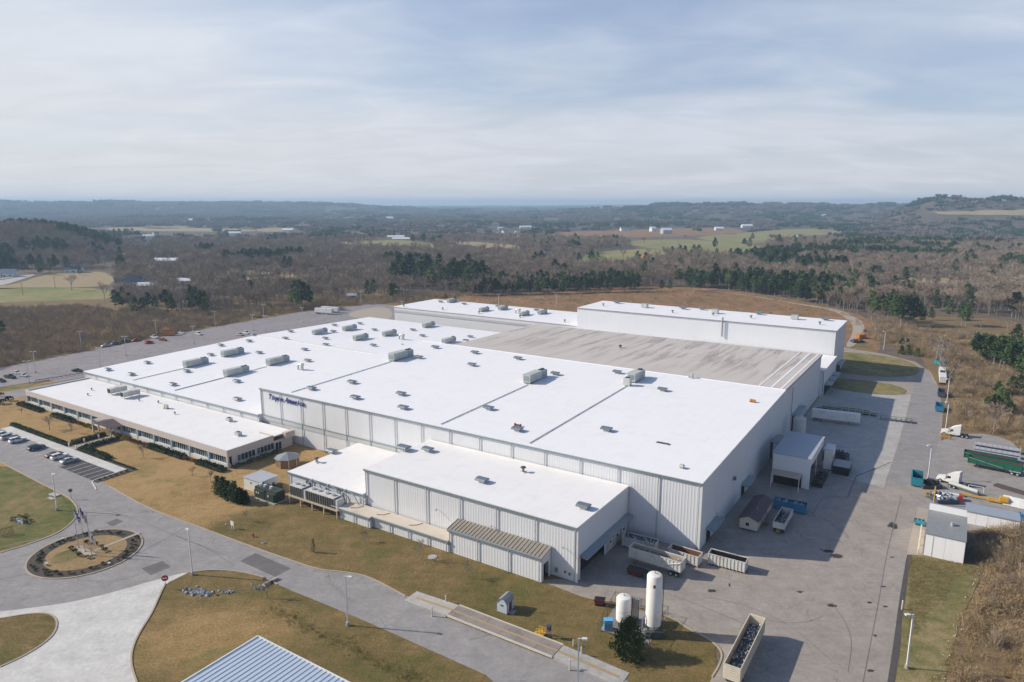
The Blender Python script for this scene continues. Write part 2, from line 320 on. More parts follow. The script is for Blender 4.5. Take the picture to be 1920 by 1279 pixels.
# ------------------------------------------------------------------ mesh helpers
class MB:
    def __init__(s): s.v = []; s.f = []; s.m = []
    def add(s, vs, fs, mi=0):
        k = len(s.v); s.v += [tuple(x) for x in vs]
        for f in fs: s.f.append([i+k for i in f]); s.m.append(mi)
        return s
    def box(s, x0, x1, y0, y1, z0, z1, mi=0):
        return s.hex([(x0, y0, z0), (x1, y0, z0), (x1, y1, z0), (x0, y1, z0)], [(x0, y0, z1), (x1, y0, z1), (x1, y1, z1), (x0, y1, z1)], mi)
    def hex(s, b, t, mi=0):
        return s.add(list(b)+list(t), [(3, 2, 1, 0), (4, 5, 6, 7), (0, 1, 5, 4), (1, 2, 6, 5), (2, 3, 7, 6), (3, 0, 4, 7)], mi)
    def prism(s, pts, ax, a, b, mi=0):
        """extrude a 2-D outline along ax ('x','y','z') from a to b"""
        def mk(p, h): return (h, p[0], p[1]) if ax == 'x' else (p[0], h, p[1]) if ax == 'y' else (p[0], p[1], h)
        n = len(pts)
        tri = tessellate_polygon([[Vector((p[0], p[1], 0)) for p in pts]])
        vs = [mk(p, a) for p in pts]+[mk(p, b) for p in pts]
        fs = [tuple(t) for t in tri]+[tuple(i+n for i in reversed(t)) for t in tri]+[(i, (i+1) % n, (i+1) % n+n, i+n) for i in range(n)]
        return s.add(vs, fs, mi)
    def cyl(s, p, q, r0, r1=None, n=8, mi=0, cap=True):
        p, q = Vector(p), Vector(q); r1 = r0 if r1 is None else r1
        d = (q-p).normalized(); a = d.orthogonal().normalized(); b = d.cross(a)
        vs = []
        for c, r in ((p, r0), (q, r1)):
            for i in range(n):
                t = 2*math.pi*i/n; vs.append(c+a*(r*math.cos(t))+b*(r*math.sin(t)))
        fs = [(i, (i+1) % n, (i+1) % n+n, i+n) for i in range(n)]
        if cap: fs += [tuple(reversed(range(n))), tuple(range(n, 2*n))]
        return s.add(vs, fs, mi)
    def lathe(s, prof, n=20, c=(0, 0, 0), mi=0):
        vs = []; fs = []
        for r, z in prof:
            for i in range(n):
                t = 2*math.pi*i/n; vs.append((c[0]+r*math.cos(t), c[1]+r*math.sin(t), c[2]+z))
        for j in range(len(prof)-1):
            for i in range(n): fs.append((j*n+i, j*n+(i+1) % n, (j+1)*n+(i+1) % n, (j+1)*n+i))
        fs += [tuple(reversed(range(n))), tuple(range((len(prof)-1)*n, len(prof)*n))]
        return s.add(vs, fs, mi)
    def tube(s, pts, r, n=7, mi=0):
        for a, b in zip(pts[:-1], pts[1:]): s.cyl(a, b, r, r, n, mi)
        return s
    def mesh(s, name, mats):
        me = bpy.data.meshes.new(name); me.from_pydata(s.v, [], s.f)
        for m in (mats if isinstance(mats, (list, tuple)) else [mats]): me.materials.append(M_[m] if isinstance(m, str) else m)
        if any(s.m): me.polygons.foreach_set('material_index', s.m)
        bm = bmesh.new(); bm.from_mesh(me); bmesh.ops.recalc_face_normals(bm, faces=bm.faces[:]); bm.to_mesh(me); bm.free()
        me.update(); return me
    def obj(s, name, mats, parent=None, smooth=False, loc=None, label=None):
        me = s.mesh(name, mats)
        if smooth: me.shade_smooth() if smooth is True else me.set_sharp_from_angle(angle=smooth)
        if smooth not in (False, True): me.polygons.foreach_set('use_smooth', [True]*len(me.polygons))
        return link(name, me, parent, loc, label)
def link(name, me, parent=None, loc=None, label=None):
    o = bpy.data.objects.new(name, me); COL.objects.link(o)
    if parent: o.parent = parent
    if loc is not None: o.location = loc
    if label: o['label'] = label
    return o
def tag(o, label=None, cat=None, group=None, kind=None):
    for k, v in (('label', label), ('category', cat), ('group', group), ('kind', kind)):
        if v: o[k] = v
    return o
def T(name, label, cat, loc=(0, 0, 0), rot=0.0, group=None):
    o = bpy.data.objects.new(name, None); o.empty_display_size = .5; COL.objects.link(o)
    o.location = loc; o.rotation_euler = (0, 0, rot); return tag(o, label, cat, group)
def copy_tree(src, loc=None, rot=None, label=None, scale=None, parent=None):
    c = src.copy(); COL.objects.link(c)
    if parent: c.parent = parent
    if loc is not None: c.location = loc
    if rot is not None: c.rotation_euler = (0, 0, rot)
    if scale is not None: c.scale = scale if not isinstance(scale, (int, float)) else (scale,)*3
    if label: c['label'] = label
    for ch in (KIDS[src.name] if src.name in KIDS else list(src.children)): copy_tree(ch, parent=c)
    return c
KIDS = {}
def chaikin(p, n):
    for _ in range(n):
        q = []
        for i in range(len(p)):
            a, b = p[i], p[(i+1) % len(p)]; q += [a*.75+b*.25, a*.25+b*.75]
        p = q
    return p
def chain(p, n):
    for _ in range(n):
        q = [p[0]]
        for a, b in zip(p[:-1], p[1:]): q += [a*.75+b*.25, a*.25+b*.75]
        p = q+[p[-1]]
    return p
def sheet(name, pts, z, mat, smooth=1, kind='structure', th=0.0):
    """flat ground sheet from outline points (Vectors on the ground)"""
    p = chaikin([Vector((q[0], q[1], 0)) for q in pts], smooth)
    m = MB()
    if th: m.prism([(q.x, q.y) for q in p], 'z', z-th, z)
    else: m.add([(q.x, q.y, z) for q in p], [tuple(t) for t in tessellate_polygon([p])])
    o = m.obj(name, mat)
    if not th:
        for f in o.data.polygons:
            if f.normal.z < 0: f.flip()
    return tag(o, kind=kind)
def PX(l, z=0.0): return [P(x, y, z) for x, y in l]
def strip(name, pts, w, z0, z1, mat, smooth=2, kind='structure'):
    """kerb-like sweep along a path"""
    p = chain([Vector((q[0], q[1], 0)) for q in pts], smooth); m = MB(); vs = []
    for i, q in enumerate(p):
        d = (p[min(i+1, len(p)-1)]-p[max(i-1, 0)]).normalized(); n = Vector((-d.y, d.x, 0))*w/2
        vs += [(q.x-n.x, q.y-n.y, z0), (q.x-n.x, q.y-n.y, z1), (q.x+n.x, q.y+n.y, z1), (q.x+n.x, q.y+n.y, z0)]
    fs = []
    for i in range(len(p)-1):
        a = i*4
        fs += [(a, a+1, a+5, a+4), (a+1, a+2, a+6, a+5), (a+2, a+3, a+7, a+6)]
    fs += [(0, 1, 2, 3), (len(vs)-4, len(vs)-3, len(vs)-2, len(vs)-1)]
    m.add(vs, fs); return tag(m.obj(name, mat), kind=kind)
# ------------------------------------------------------------------ terrain
def smooth(a, b, x):
    t = min(1, max(0, (x-a)/(b-a))); return t*t*(3-2*t)
def interp(x, pts):
    return float(np.interp(x, [p[0] for p in pts], [p[1] for p in pts]))
HILLS = [  # distance, depth, crest height by bearing (bearing in photo columns)
    (1300, 200, [(-500, 26), (-250, 33), (-60, 35), (60, 36), (110, 34), (150, 29), (195, 18), (235, 6), (290, 0)]),
    (6200, 1100, [(-900, 60), (-200, 64), (0, 66), (300, 68), (480, 69), (600, 66), (680, 52), (740, 26), (820, 6), (960, 0)]),
    (11500, 1500, [(500, 0), (620, 30), (760, 40), (900, 42), (1040, 48), (1160, 58), (1300, 50), (1500, 66), (1800, 60), (2200, 0)]),
    (4300, 900, [(940, 0), (1040, 14), (1120, 34), (1190, 48), (1240, 58), (1330, 64), (1420, 63), (1470, 57), (1600, 50), (1700, 52), (1900, 50), (2200, 40), (2600, 0)]),
    (2900, 420, [(1540, 0), (1620, 20), (1665, 52), (1700, 76), (1735, 92), (1762, 88), (1790, 82), (1830, 86), (1870, 87), (1920, 80), (2100, 60), (2500, 0)]),
]
def hz(x, y):
    d = math.hypot(x, y)
    if d < 700 or y <= 0: return 0.0
    b = 960+FPX*math.cos(PITCH)*x/y if y > 1 else 9e9
    h = 0.0
    for dc, wd, pr in HILLS:
        k = (d-dc)/wd
        if abs(k) < 2.6: h = max(h, interp(b, pr)*max(0, math.exp(-k*k)-.02)/.98)
    if d > 2500:
        h += smooth(2500, 4500, d)*(5*mnoise.noise((x/420, y/420, 0))+9*max(0, mnoise.noise((x/1300, y/1300, 3))))
    return h
def march(x, y):
    d = ray(x, y); t = 200.0
    while t < 20000:
        q = d*t
        if CAM_H+q.z <= hz(q.x, q.y): return Vector((q.x, q.y, hz(q.x, q.y)))
        t *= 1.004
    return Vector((d.x*t, d.y*t, 0))
angs = [a for a in np.arange(-52, 52.01, .45)]+[a for a in np.arange(56, 305, 6)]
rings = [15*1.045**i for i in range(0, 154)]
vs = [(0, 0, -.06)]; fs = []; fm = []
for r in rings:
    for a in angs:
        x, y = r*math.sin(R(a)), r*math.cos(R(a)); vs.append((x, y, hz(x, y)-.06))
n = len(angs)
for i in range(n): fs.append((0, 1+(i+1) % n, 1+i)); fm.append(0)
for j in range(len(rings)-1):
    for i in range(n):
        fs.append((1+j*n+i, 1+j*n+(i+1) % n, 1+(j+1)*n+(i+1) % n, 1+(j+1)*n+i)); fm.append(0 if rings[j] < 1900 else 1)
me = bpy.data.meshes.new('ground'); me.from_pydata(vs, [], fs); me.materials.append(M_['woodfloor']); me.materials.append(M_['hill_wood'])
me.polygons.foreach_set('material_index', fm); me.polygons.foreach_set('use_smooth', [True]*len(fs)); me.update()
tag(link('ground', me), kind='structure')

# ------------------------------------------------------------------ site surfaces
def inpoly_(x, y, pl):
    r = False; n = len(pl)
    for i in range(n):
        (x0, y0), (x1, y1) = pl[i], pl[(i+1) % n]
        if (y0 > y) != (y1 > y) and x < (x1-x0)*(y-y0)/(y1-y0)+x0: r = not r
    return r
SITE = [(-500, 770), (0, 688), (160, 657), (300, 630), (420, 609), (560, 584), (640, 574), (700, 566), (745, 570), (860, 556), (1000, 553), (1100, 541), (1200, 537), (1330, 541), (1450, 556),
        (1560, 578), (1625, 598), (1640, 640), (1700, 660), (1760, 680), (1785, 760), (1792, 800), (1890, 820), (1925, 850), (2000, 1000), (1830, 1000), (1830, 1052), (1850, 1070), (1800, 1170), (1765, 1279), (1745, 1420), (-700, 1420)]
sheet('lawn', PX([(-500, 790), (0, 730), (160, 705), (500, 800), (860, 960), (1090, 1080), (1340, 1190), (1345, 1300), (1330, 1500), (-700, 1500)]), 0.0, 'lawn', 0)
sheet('green_lawn', PX([(-300, 872), (0, 868), (62, 900), (126, 933), (141, 948), (145, 961), (136, 978), (108, 998), (58, 1017), (0, 1035), (-300, 1068)]), .004, 'lawn_green', 1)
sheet('scrub_ground', PX([(-700, 800), (-300, 640), (0, 560), (420, 560), (660, 540), (760, 545), (745, 570), (640, 575), (420, 612), (0, 692)]), -.03, 'scrubfloor', 1)
sheet('scrub_ground', PX([(1600, 600), (1700, 590), (1920, 600), (2300, 700), (2600, 1500), (1700, 1500), (1760, 1279), (1800, 1170), (1850, 1070), (1830, 1000), (1720, 960), (1760, 680), (1640, 640)]), -.03, 'scrubfloor', 1)
sheet('rough_field', PX([(700, 566), (745, 570), (860, 552), (1000, 550), (1100, 539), (1200, 535), (1330, 539), (1450, 554), (1560, 576), (1635, 598), (1660, 640)])+[B(10, 190), B(-100, 170), B(-260, 170)], -.01, 'field_red', 1)
ROAD = [(-120, 785), (0, 800), (218, 879), (186, 900), (205, 912), (280, 955), (370, 987), (470, 1025), (560, 1056), (600, 1069), (640, 1072), (690, 1080), (760, 1118), (850, 1150), (1060, 1222), (1200, 1285), (1300, 1380), (1200, 1500),
        (1000, 1400), (950, 1283), (800, 1216), (700, 1171), (600, 1129), (530, 1101), (495, 1083), (450, 1073), (400, 1069), (355, 1073), (300, 1086), (200, 1116), (120, 1134), (0, 1149), (-120, 1160), (-120, 1080), (0, 1037), (60, 1019), (110, 1000), (138, 978), (147, 960), (141, 945), (125, 930), (60, 898), (0, 866), (-120, 812)]
sheet('road', PX(ROAD), .012, 'road', 1)
sheet('concrete_drive', PX([(-120, 1159), (0, 1147), (120, 1132), (200, 1114), (300, 1085), (358, 1071), (335, 1083), (310, 1095), (300, 1115), (285, 1150), (262, 1185), (248, 1215), (245, 1245), (258, 1285), (300, 1420), (-200, 1420), (-200, 1240)]), .016, 'concrete_light', 1)
sheet('grass_island', PX([(-90, 1178), (0, 1160), (60, 1150), (95, 1151), (107, 1163), (106, 1180), (92, 1200), (50, 1228), (0, 1251), (-90, 1290)]), .06, 'lawn', 2, th=.1)
sheet('yard', PX([(1010, 1088), (1089, 1118), (1130, 1128), (1160, 1128), (1262, 1158), (1290, 1180), (1330, 1198), (1355, 1222), (1350, 1245), (1335, 1270), (1322, 1300), (1300, 1500), (1610, 1500), (1663, 1285), (1672, 1230), (1688, 1120), (1697, 1060), (1706, 1015), (1722, 950), (1745, 880), (1764, 830), (1768, 775), (1762, 730), (1745, 697), (1715, 678), (1660, 664), (1600, 655), (1580, 650)])+[B(-8, 212), B(-8, 0), B(-18, -5), B(-18, -24.5)], .008, 'yard', 0)
sheet('yard_apron', PX([(1553, 722), (1600, 735), (1660, 741), (1708, 741), (1700, 775), (1683, 835), (1657, 915), (1610, 903), (1560, 890)])+[B(1, 64), B(1, 148)], .014, 'concrete', 0)
sheet('right_road', PX([(1716, 700), (1741, 700), (1753, 716), (1760, 740), (1763, 775), (1760, 828), (1741, 878), (1728, 912), (1660, 902), (1685, 835), (1702, 775), (1712, 735)]), .02, 'yard_right', 0)
sheet('shed_apron', PX([(1700, 1040), (1712, 985), (1722, 950), (1742, 955), (1740, 1042)]), .018, 'dirt', 0)
sheet('parking_lot', PX([(-500, 776), (-200, 727), (0, 690), (160, 659), (300, 632), (420, 610), (560, 586), (640, 577), (700, 569), (742, 573)])+[B(-240, 185), B(-150, 170), B(-150, 20), B(-258, -2)]+PX([(90, 712), (0, 726), (-300, 790), (-500, 820)]), .008, 'lot', 0)
sheet('side_road', PX([(-500, 835), (-200, 775), (0, 737), (60, 727), (120, 716), (170, 705), (220, 705), (170, 720), (75, 738), (0, 752), (-200, 795), (-500, 860)]), .02, 'road', 1)
sheet('gravel_lot', PX([(1712, 955), (1738, 885), (1757, 830), (1778, 821), (1830, 811), (1890, 822), (1917, 848), (1950, 900), (2000, 1000), (1900, 1002), (1720, 985)]), .012, 'gravel', 1)
sheet('shed_grass', PX([(1701, 1040), (1735, 1042), (1810, 1053), (1845, 1068), (1800, 1165), (1770, 1279), (1740, 1420), (1640, 1420), (1665, 1285), (1676, 1215), (1690, 1110)]), .014, 'island', 1)
sheet('yard_island', PX([(1575, 660), (1620, 663), (1680, 670), (1722, 686), (1724, 697), (1712, 706), (1640, 707), (1575, 698), (1552, 690), (1560, 670)]), .1, 'island', 1, th=.14)
sheet('yard_island', PX([(1535, 705), (1590, 711), (1660, 718), (1697, 729), (1701, 736), (1688, 741), (1620, 738), (1555, 727), (1535, 720)]), .1, 'island', 1, th=.14)
sheet('yard_island', PX([(1530, 762), (1580, 763), (1627, 770), (1637, 775), (1630, 780), (1590, 777), (1530, 772)]), .1, 'lawn_green', 1, th=.14)
sheet('gravel_track', PX([(1300, 541.5), (1400, 552.6), (1500, 570), (1560, 578), (1588, 586), (1615, 600), (1622, 612), (1618, 630), (1606, 645), (1592, 652), (1585, 648), (1597, 630), (1600, 612), (1592, 600), (1560, 581), (1500, 571.6), (1400, 553.6), (1300, 542.2)]), .01, 'dirt', 1)
sheet('gravel_track', PX([(640, 590), (700, 575), (735, 578), (735, 600), (690, 600)]), .014, 'dirt', 2)
for l in ([(450, 1052), (479, 1037), (546, 1066), (516, 1082)], [(265, 1066), (305, 1052), (321, 1063), (283, 1079)], [(198, 980), (220, 973), (232, 978), (210, 987)]):
    sheet('asphalt_patch', PX(l), .018, 'patch', 0)
for l in ([(1505, 918), (1570, 925), (1545, 958), (1520, 955)], [(1700, 815), (1737, 822), (1730, 850), (1692, 845)]):
    sheet('asphalt_patch', PX(l), .026, 'yard_right', 0)
rs = random.Random(3)
for cx, cy, a, b in [(1673, 987, 14, 11), (1553, 1033, 18, 5), (1568, 1042, 16, 7), (1541, 1031, 5, 2), (1630, 1130, 7, 3), (1655, 1100, 9, 2), (1660, 1138, 8, 3), (1641, 1192, 5, 4), (1632, 1258, 12, 4), (1368, 1097, 3, 7), (1335, 1108, 14, 5), (1672, 1045, 6, 2), (1560, 1135, 18, 5), (1500, 1110, 10, 3)]:
    pts = []
    for i in range(14):
        t = i/14*2*math.pi; k = rs.uniform(.45, 1.15); pts.append((cx+a*k*math.cos(t), cy+b*k*math.sin(t)))
    sheet('oil_stain', PX(pts), .03, 'oil', 1)
# tyre arcs, sealed cracks and joints
def tri_strip(name, pts, w, z, mat, sm=2):
    p = chain([Vector((q[0], q[1], 0)) for q in pts], sm); vs = []
    for i, q in enumerate(p):
        d = (p[min(i+1, len(p)-1)]-p[max(i-1, 0)]).normalized(); n = Vector((-d.y, d.x, 0))*w/2*(.6+.8*abs(mnoise.noise((q.x*.3, q.y*.3, 1)))); vs += [(q.x-n.x, q.y-n.y, z), (q.x+n.x, q.y+n.y, z)]
    o = MB().add(vs, [(2*i, 2*i+1, 2*i+3, 2*i+2) for i in range(len(p)-1)]).obj(name, mat)
    for f in o.data.polygons:
        if f.normal.z < 0: f.flip()
    return tag(o, kind='structure')
for l, w in [([(1589, 934), (1604, 895), (1609, 891), (1640, 880), (1670, 867)], .5), ([(1523, 965), (1543, 930), (1590, 933)], .3), ([(1618, 1279), (1648, 1125), (1662, 1040), (1676, 985), (1690, 930)], .14), ([(1330, 1120), (1400, 1135), (1480, 1170), (1560, 1240)], .14), ([(1240, 1110), (1300, 1130), (1420, 1180)], .16), ([(1560, 1130), (1600, 1190), (1590, 1260)], .1),
             ([(180, 950), (260, 975), (330, 1005), (420, 1040)], .16), ([(255, 1040), (330, 1000), (345, 990)], .2), ([(330, 1005), (390, 1028), (440, 1062)], .14), ([(610, 1090), (640, 1110), (655, 1125)], .16), ([(20, 1000), (90, 975), (160, 965), (240, 968)], .14), ([(880, 1200), (920, 1190), (930, 1180)], .12)]:
    tri_strip('sealed_crack', PX(l), w, .034, 'seal')
ra = random.Random(14)
for cx, cy, r0, a0, a1, n in [(1545, 1150, 10, 2.4, 4.2, 1), (1470, 1130, 12, 3.9, 5.4, 1), (1560, 850, 12, 1.0, 3.2, 3), (50, 1082, 17, 1.2, 2.9, 2)]:
    c = P(cx, cy)
    for k in range(n):
        rr_ = r0+ra.uniform(-5, 5); b0 = a0+ra.uniform(-.3, .3); b1 = a1+ra.uniform(-.3, .3); dx, dy = ra.uniform(-3, 3), ra.uniform(-3, 3)
        tri_strip('tyre_mark', [c+Vector((dx+rr_*math.cos(b0+(b1-b0)*i/9), dy+rr_*.8*math.sin(b0+(b1-b0)*i/9), 0)) for i in range(10)], .3, .032+.0004*k, 'tyre_mark', 1)
sheet('gutter_dirt', PX([(1701, 1040), (1713, 1042), (1703, 1075), (1698, 1120), (1690, 1165), (1689, 1215), (1682, 1250), (1678, 1285), (1650, 1420), (1638, 1420), (1663, 1285), (1674, 1215), (1688, 1110)]), .03, 'gutter_dirt', 2)
LOTP = [(-500, 776), (-200, 727), (0, 692), (160, 661), (300, 634), (420, 612), (560, 588), (640, 579), (700, 571), (700, 600), (560, 612), (300, 668), (150, 700), (60, 716), (0, 725), (-300, 788)]
lm = MB()
for row_ in range(-3, 9):
    for k in range(60):
        c = B(-275-18.5*row_*.0-3*k*.0, 0)  # rows run across the lot
        q0 = B(-262-17*(row_+3), 6+2.9*k); q1 = q0-U*5.2; a_ = proj(q0.x, q0.y, 0); b_ = proj(q1.x, q1.y, 0)
        if q0.y > 50 and all(inpoly_(t_[0], t_[1], LOTP) for t_ in (a_, b_)): d_ = V*.07; lm.add([q0-d_+Vector((0, 0, .014)), q1-d_+Vector((0, 0, .014)), q1+d_+Vector((0, 0, .014)), q0+d_+Vector((0, 0, .014))], [(0, 1, 2, 3)])
lo_ = lm.obj('stall_lines', 'lot_line'); tag(lo_, kind='structure')
for f in lo_.data.polygons:
    if f.normal.z < 0: f.flip()
# kerbs
K = [[(0, 866), (60, 898), (125, 930), (141, 945), (147, 960), (138, 978), (110, 1000), (60, 1019), (0, 1037)], [(205, 912), (280, 955), (370, 987), (470, 1025), (560, 1056), (600, 1069), (640, 1072), (690, 1080), (760, 1118)],
     [(358, 1073), (400, 1068), (450, 1072), (495, 1082), (520, 1096)], [(310, 1095), (300, 1115), (285, 1150), (262, 1185), (248, 1215), (245, 1245), (258, 1285)], [(1089, 1118), (1130, 1128), (1160, 1128), (1262, 1158), (1290, 1180), (1330, 1198), (1355, 1222), (1350, 1245), (1335, 1270)],
     [(0, 1251), (50, 1228), (92, 1200), (106, 1180), (107, 1163), (95, 1151), (60, 1150), (0, 1160)]]
for k in K: strip('kerb', PX(k), .3, 0, .14, 'kerb', 2)
# the round planted island in the forecourt
IC, IR = Vector((-93.26, 140.4, 0)), 11.1
def ring(r0, r1, z0, z1, mat, name, kind='structure', c=IC, n=72):
    m = MB()
    if r0: m.lathe([(r0, z0), (r0, z1), (r1, z1), (r1, z0)], n)
    else: m.lathe([(r1, z0), (r1, z1)], n)
    return tag(m.obj(name, mat, loc=c), kind=kind)
ring(IR-.35, IR, 0, .16, 'kerb', 'kerb'); ring(7.9, IR-.355, 0, .12, 'mulch', 'mulch_bed'); ring(0, 7.895, 0, .13, 'lawn_tan', 'island_lawn')
sheet('lawn_patch', [IC+Vector((x, y, 0)) for x, y in [(-6.2, -1), (-4, 1.6), (-1, 1.2), (0, -1.6), (-1.6, -5), (-5, -5)]], .136, 'lawn_green', 2)
p0 = IC+Vector((1.5, .6, 0)); p1 = P(262, 1000); d = (p1-p0).normalized(); s_ = Vector((-d.y, d.x, 0))*.45
sheet('island_path', [p0-s_, p1-s_, p1+s_, p0+s_], .175, 'kerb', 0, th=.05)
# parking stalls before the office
sheet('parking_bay', [B(-226, -50.9), B(-153.2, -50.9), B(-153.2, -44.3), B(-226, -44.3)], .018, 'road', 0)
sheet('parking_bay', [B(-172.4, -50.8), B(-153.6, -50.8), B(-153.6, -44.4), B(-172.4, -44.4)], .022, 'stall', 0)
for i in range(23):
    u = -155.9-3.2*i
    tag(MB().box(u-.07, u+.07, -50.7, -44.4, .022, .028).obj('stall_line', 'line', loc=O), kind='structure').rotation_euler = (0, 0, TH)
sheet('pavement', [B(-226, -44.25), B(-153.6, -44.25), B(-153.6, -41.2), B(-226, -41.2)], .14, 'concrete_light', 0, th=.14)
sheet('mulch_bed', [B(-228, -41.15), B(-150.5, -41.15), B(-150.5, -51.2), B(-153.1, -51.2), B(-153.1, -44.2), B(-153.1, -39.9), B(-228, -39.9)][:0] or [B(-228, -41.15), B(-150.6, -41.15), B(-150.6, -39.4), B(-228, -39.4)], .06, 'mulch', 0, th=.06)
sheet('mulch_bed', [B(-152.9, -51), B(-150.6, -51), B(-150.6, -41.2), B(-152.9, -41.2)], .06, 'mulch', 0, th=.06)
for q in ([(-226, -50.9), (-226, -51.2)],): pass
strip('kerb', [B(-153.3, -44.3), B(-153.3, -50.2), B(-152.6, -51.4), B(-150, -52.2), B(-146, -53.6)], .3, 0, .17, 'concrete_light', 1)
sheet('entrance_path', [B(-187.2, -41.2), B(-183.8, -41.2), B(-183.8, -27.5), B(-187.2, -27.5)], .1, 'kerb', 0, th=.1)
# parking lot stall lines
for row in range(4):
    pass

# ------------------------------------------------------------------ buildings
_pc = {}
def panel_mesh(w, z0, za, zb, mat, pitch=.7, name='wall_panel'):
    k = (round(w, 3), round(z0, 3), round(za, 3), round(zb, 3), mat, pitch)
    if k in _pc: return _pc[k]
    nr = max(2, round(w/pitch)); p = w/nr; d = .028; pr = []
    for i in range(nr):
        x = i*p; pr += [(x, 0), (x+p*.5, 0), (x+p*.68, -d), (x+p*.82, -d)]
    pr.append((w, 0)); vs = []
    for x, y in pr:
        vs += [(x, y, z0), (x, y, za+(zb-za)*x/w)]
    fs = [(2*i, 2*i+2, 2*i+3, 2*i+1) for i in range(len(pr)-1)]
    m = MB().add(vs, fs); me = bpy.data.meshes.new(name); me.from_pydata(m.v, [], m.f); me.materials.append(M_[mat]); me.update()
    _pc[k] = me; return me
def walls(par, a, b, z0, za, zb, bays, mat='siding', gutter=True, down=True, trim='trim', dz=None, dmat='downspout', pitch=.7):
    """ribbed wall from a to b (u, v), outside on the right hand; one panel per bay, gutter, downspouts"""
    a, b = Vector((*a, 0)), Vector((*b, 0)); L = (b-a).length; d = (b-a)/L; rz = math.atan2(d.y, d.x); nrm = Vector((d.y, -d.x, 0)); w = L/bays
    for i in range(bays):
        z1, z2 = za+(zb-za)*i/bays, za+(zb-za)*(i+1)/bays
        o = link('wall_panel', panel_mesh(w, z0, z1, z2, mat, pitch), par, a+d*(w*i)); o.rotation_euler = (0, 0, rz)
    if gutter:
        m = MB(); h = [(0, -.05), (L, -.05), (L, -.42), (0, -.42)]
        m.hex([(-.2, -.45, za-.32), (L+.2, -.45, zb-.32), (L+.2, .02, zb-.32), (-.2, .02, za-.32)], [(-.2, -.5, za+.1), (L+.2, -.5, zb+.1), (L+.2, .02, zb+.1), (-.2, .02, za+.1)])
        o = m.obj('gutter', trim, par, loc=a); o.rotation_euler = (0, 0, rz)
    if down:
        zlow = z0 if dz is None else None
        for i in range(bays+1):
            x = min(max(w*i, .35), L-.35); q = a+d*x+nrm*.28; zt = za+(zb-za)*x/L-.3; zl = z0 if dz is None else dz(x)
            m = MB().box(-.085, .085, -.08, .08, zl+.05, zt-.5).box(-.17, .17, -.12, .12, zt-.4, zt)
            o = m.obj('downspout', dmat, par, loc=q); o.rotation_euler = (0, 0, rz)
def roof_slab(par, quad, th, mat, name='roof', over=0.0):
    b = [(x, y, z-th) for x, y, z in quad]; return MB().hex(b, quad).obj(name, mat, par)
def BT(name, label, cat='building'): return T(name, label, cat, O, TH)

# tall hall
h = BT('factory_hall', 'tall white ribbed factory hall with blue lettering and half white, half grey roof', 'factory')
roof_slab(h, [(-146.3, -.3, 16.2), (.3, -.3, 16.2), (.3, 82, 18), (-146.3, 82, 18)], .4, 'roof_white')
roof_slab(h, [(-130, 82, 17.99), (.3, 82, 17.99), (.3, 149.2, 17), (-130, 149.2, 17)], .4, 'roof_grey', 'roof').__setitem__('label', 'old grey roof with dark streaks')
MB().hex([(-146.3, 81.7, 18.0), (.3, 81.7, 18.0), (.3, 82.3, 18.0), (-146.3, 82.3, 18.0)], [(-146.3, 81.8, 18.12), (.3, 81.8, 18.12), (.3, 82.2, 18.12), (-146.3, 82.2, 18.12)]).obj('ridge_cap', 'roof_white', h)
for k, (u0, u1) in enumerate([(-4.6, -3.9), (-8.3, -7.8), (-1.6, -1.0)]):
    MB().hex([(u0, 82.4, 17.985), (u1, 82.4, 17.985), (u1, 149, 17.005), (u0, 149, 17.005)], [(u0, 82.4, 18.045), (u1, 82.4, 18.045), (u1, 149, 17.065), (u0, 149, 17.065)]).obj('roof_strip', 'roof_white', h)
def tall_low(x):
    u = x-146
    return 5.3 if u < -130 else (0 if u < -102 else (5.5 if u < -74.6 else (12 if u < -16.5 else 0)))
walls(h, (-146, 0), (0, 0), 0, 15.95, 15.95, 15, dz=tall_low)
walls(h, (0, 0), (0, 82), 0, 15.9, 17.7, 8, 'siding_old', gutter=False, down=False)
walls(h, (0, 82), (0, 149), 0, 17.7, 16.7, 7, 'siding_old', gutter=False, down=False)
MB().hex([(.14, -.2, 15.7), (.34, -.2, 15.7), (.34, 82, 17.5), (.14, 82, 17.5)], [(.14, -.2, 16.22), (.34, -.2, 16.22), (.34, 82, 18.02), (.14, 82, 18.02)]).obj('eave_trim', 'white_paint', h)
MB().hex([(.14, 82.001, 17.5), (.34, 82.001, 17.5), (.34, 149, 16.5), (.14, 149, 16.5)], [(.14, 82.001, 18.02), (.34, 82.001, 18.02), (.34, 149, 17.02), (.14, 149, 17.02)]).obj('eave_trim', 'steel', h)
MB().box(-.05, .3, -.3, .0, 0, 15.6).obj('corner_trim', 'white_paint', h)
MB().hex([(-145.9, .1, 0), (-145.7, .1, 0), (-145.7, 82, 0), (-145.9, 82, 0)], [(-145.9, .1, 15.7), (-145.7, .1, 15.7), (-145.7, 82, 17.5), (-145.9, 82, 17.5)]).obj('side_wall', 'siding', h)
MB().hex([(-129.8, 82, 0), (-129.6, 82, 0), (-129.6, 149, 0), (-129.8, 149, 0)], [(-129.8, 82, 17.5), (-129.6, 82, 17.5), (-129.6, 149, 16.5), (-129.8, 149, 16.5)]).obj('side_wall', 'siding', h)
MB().box(-129.5, -.2, 148.8, 149, 0, 16.5).obj('back_wall', 'siding', h)
MB().box(-145.6, -74.6, -.3, -.14, 6.9, 7.15).obj('flashing', 'trim', h)
MB().box(-145.6, -74.6, -.2, -.135, 5.5, 6.9).obj('wall_band', 'band', h)
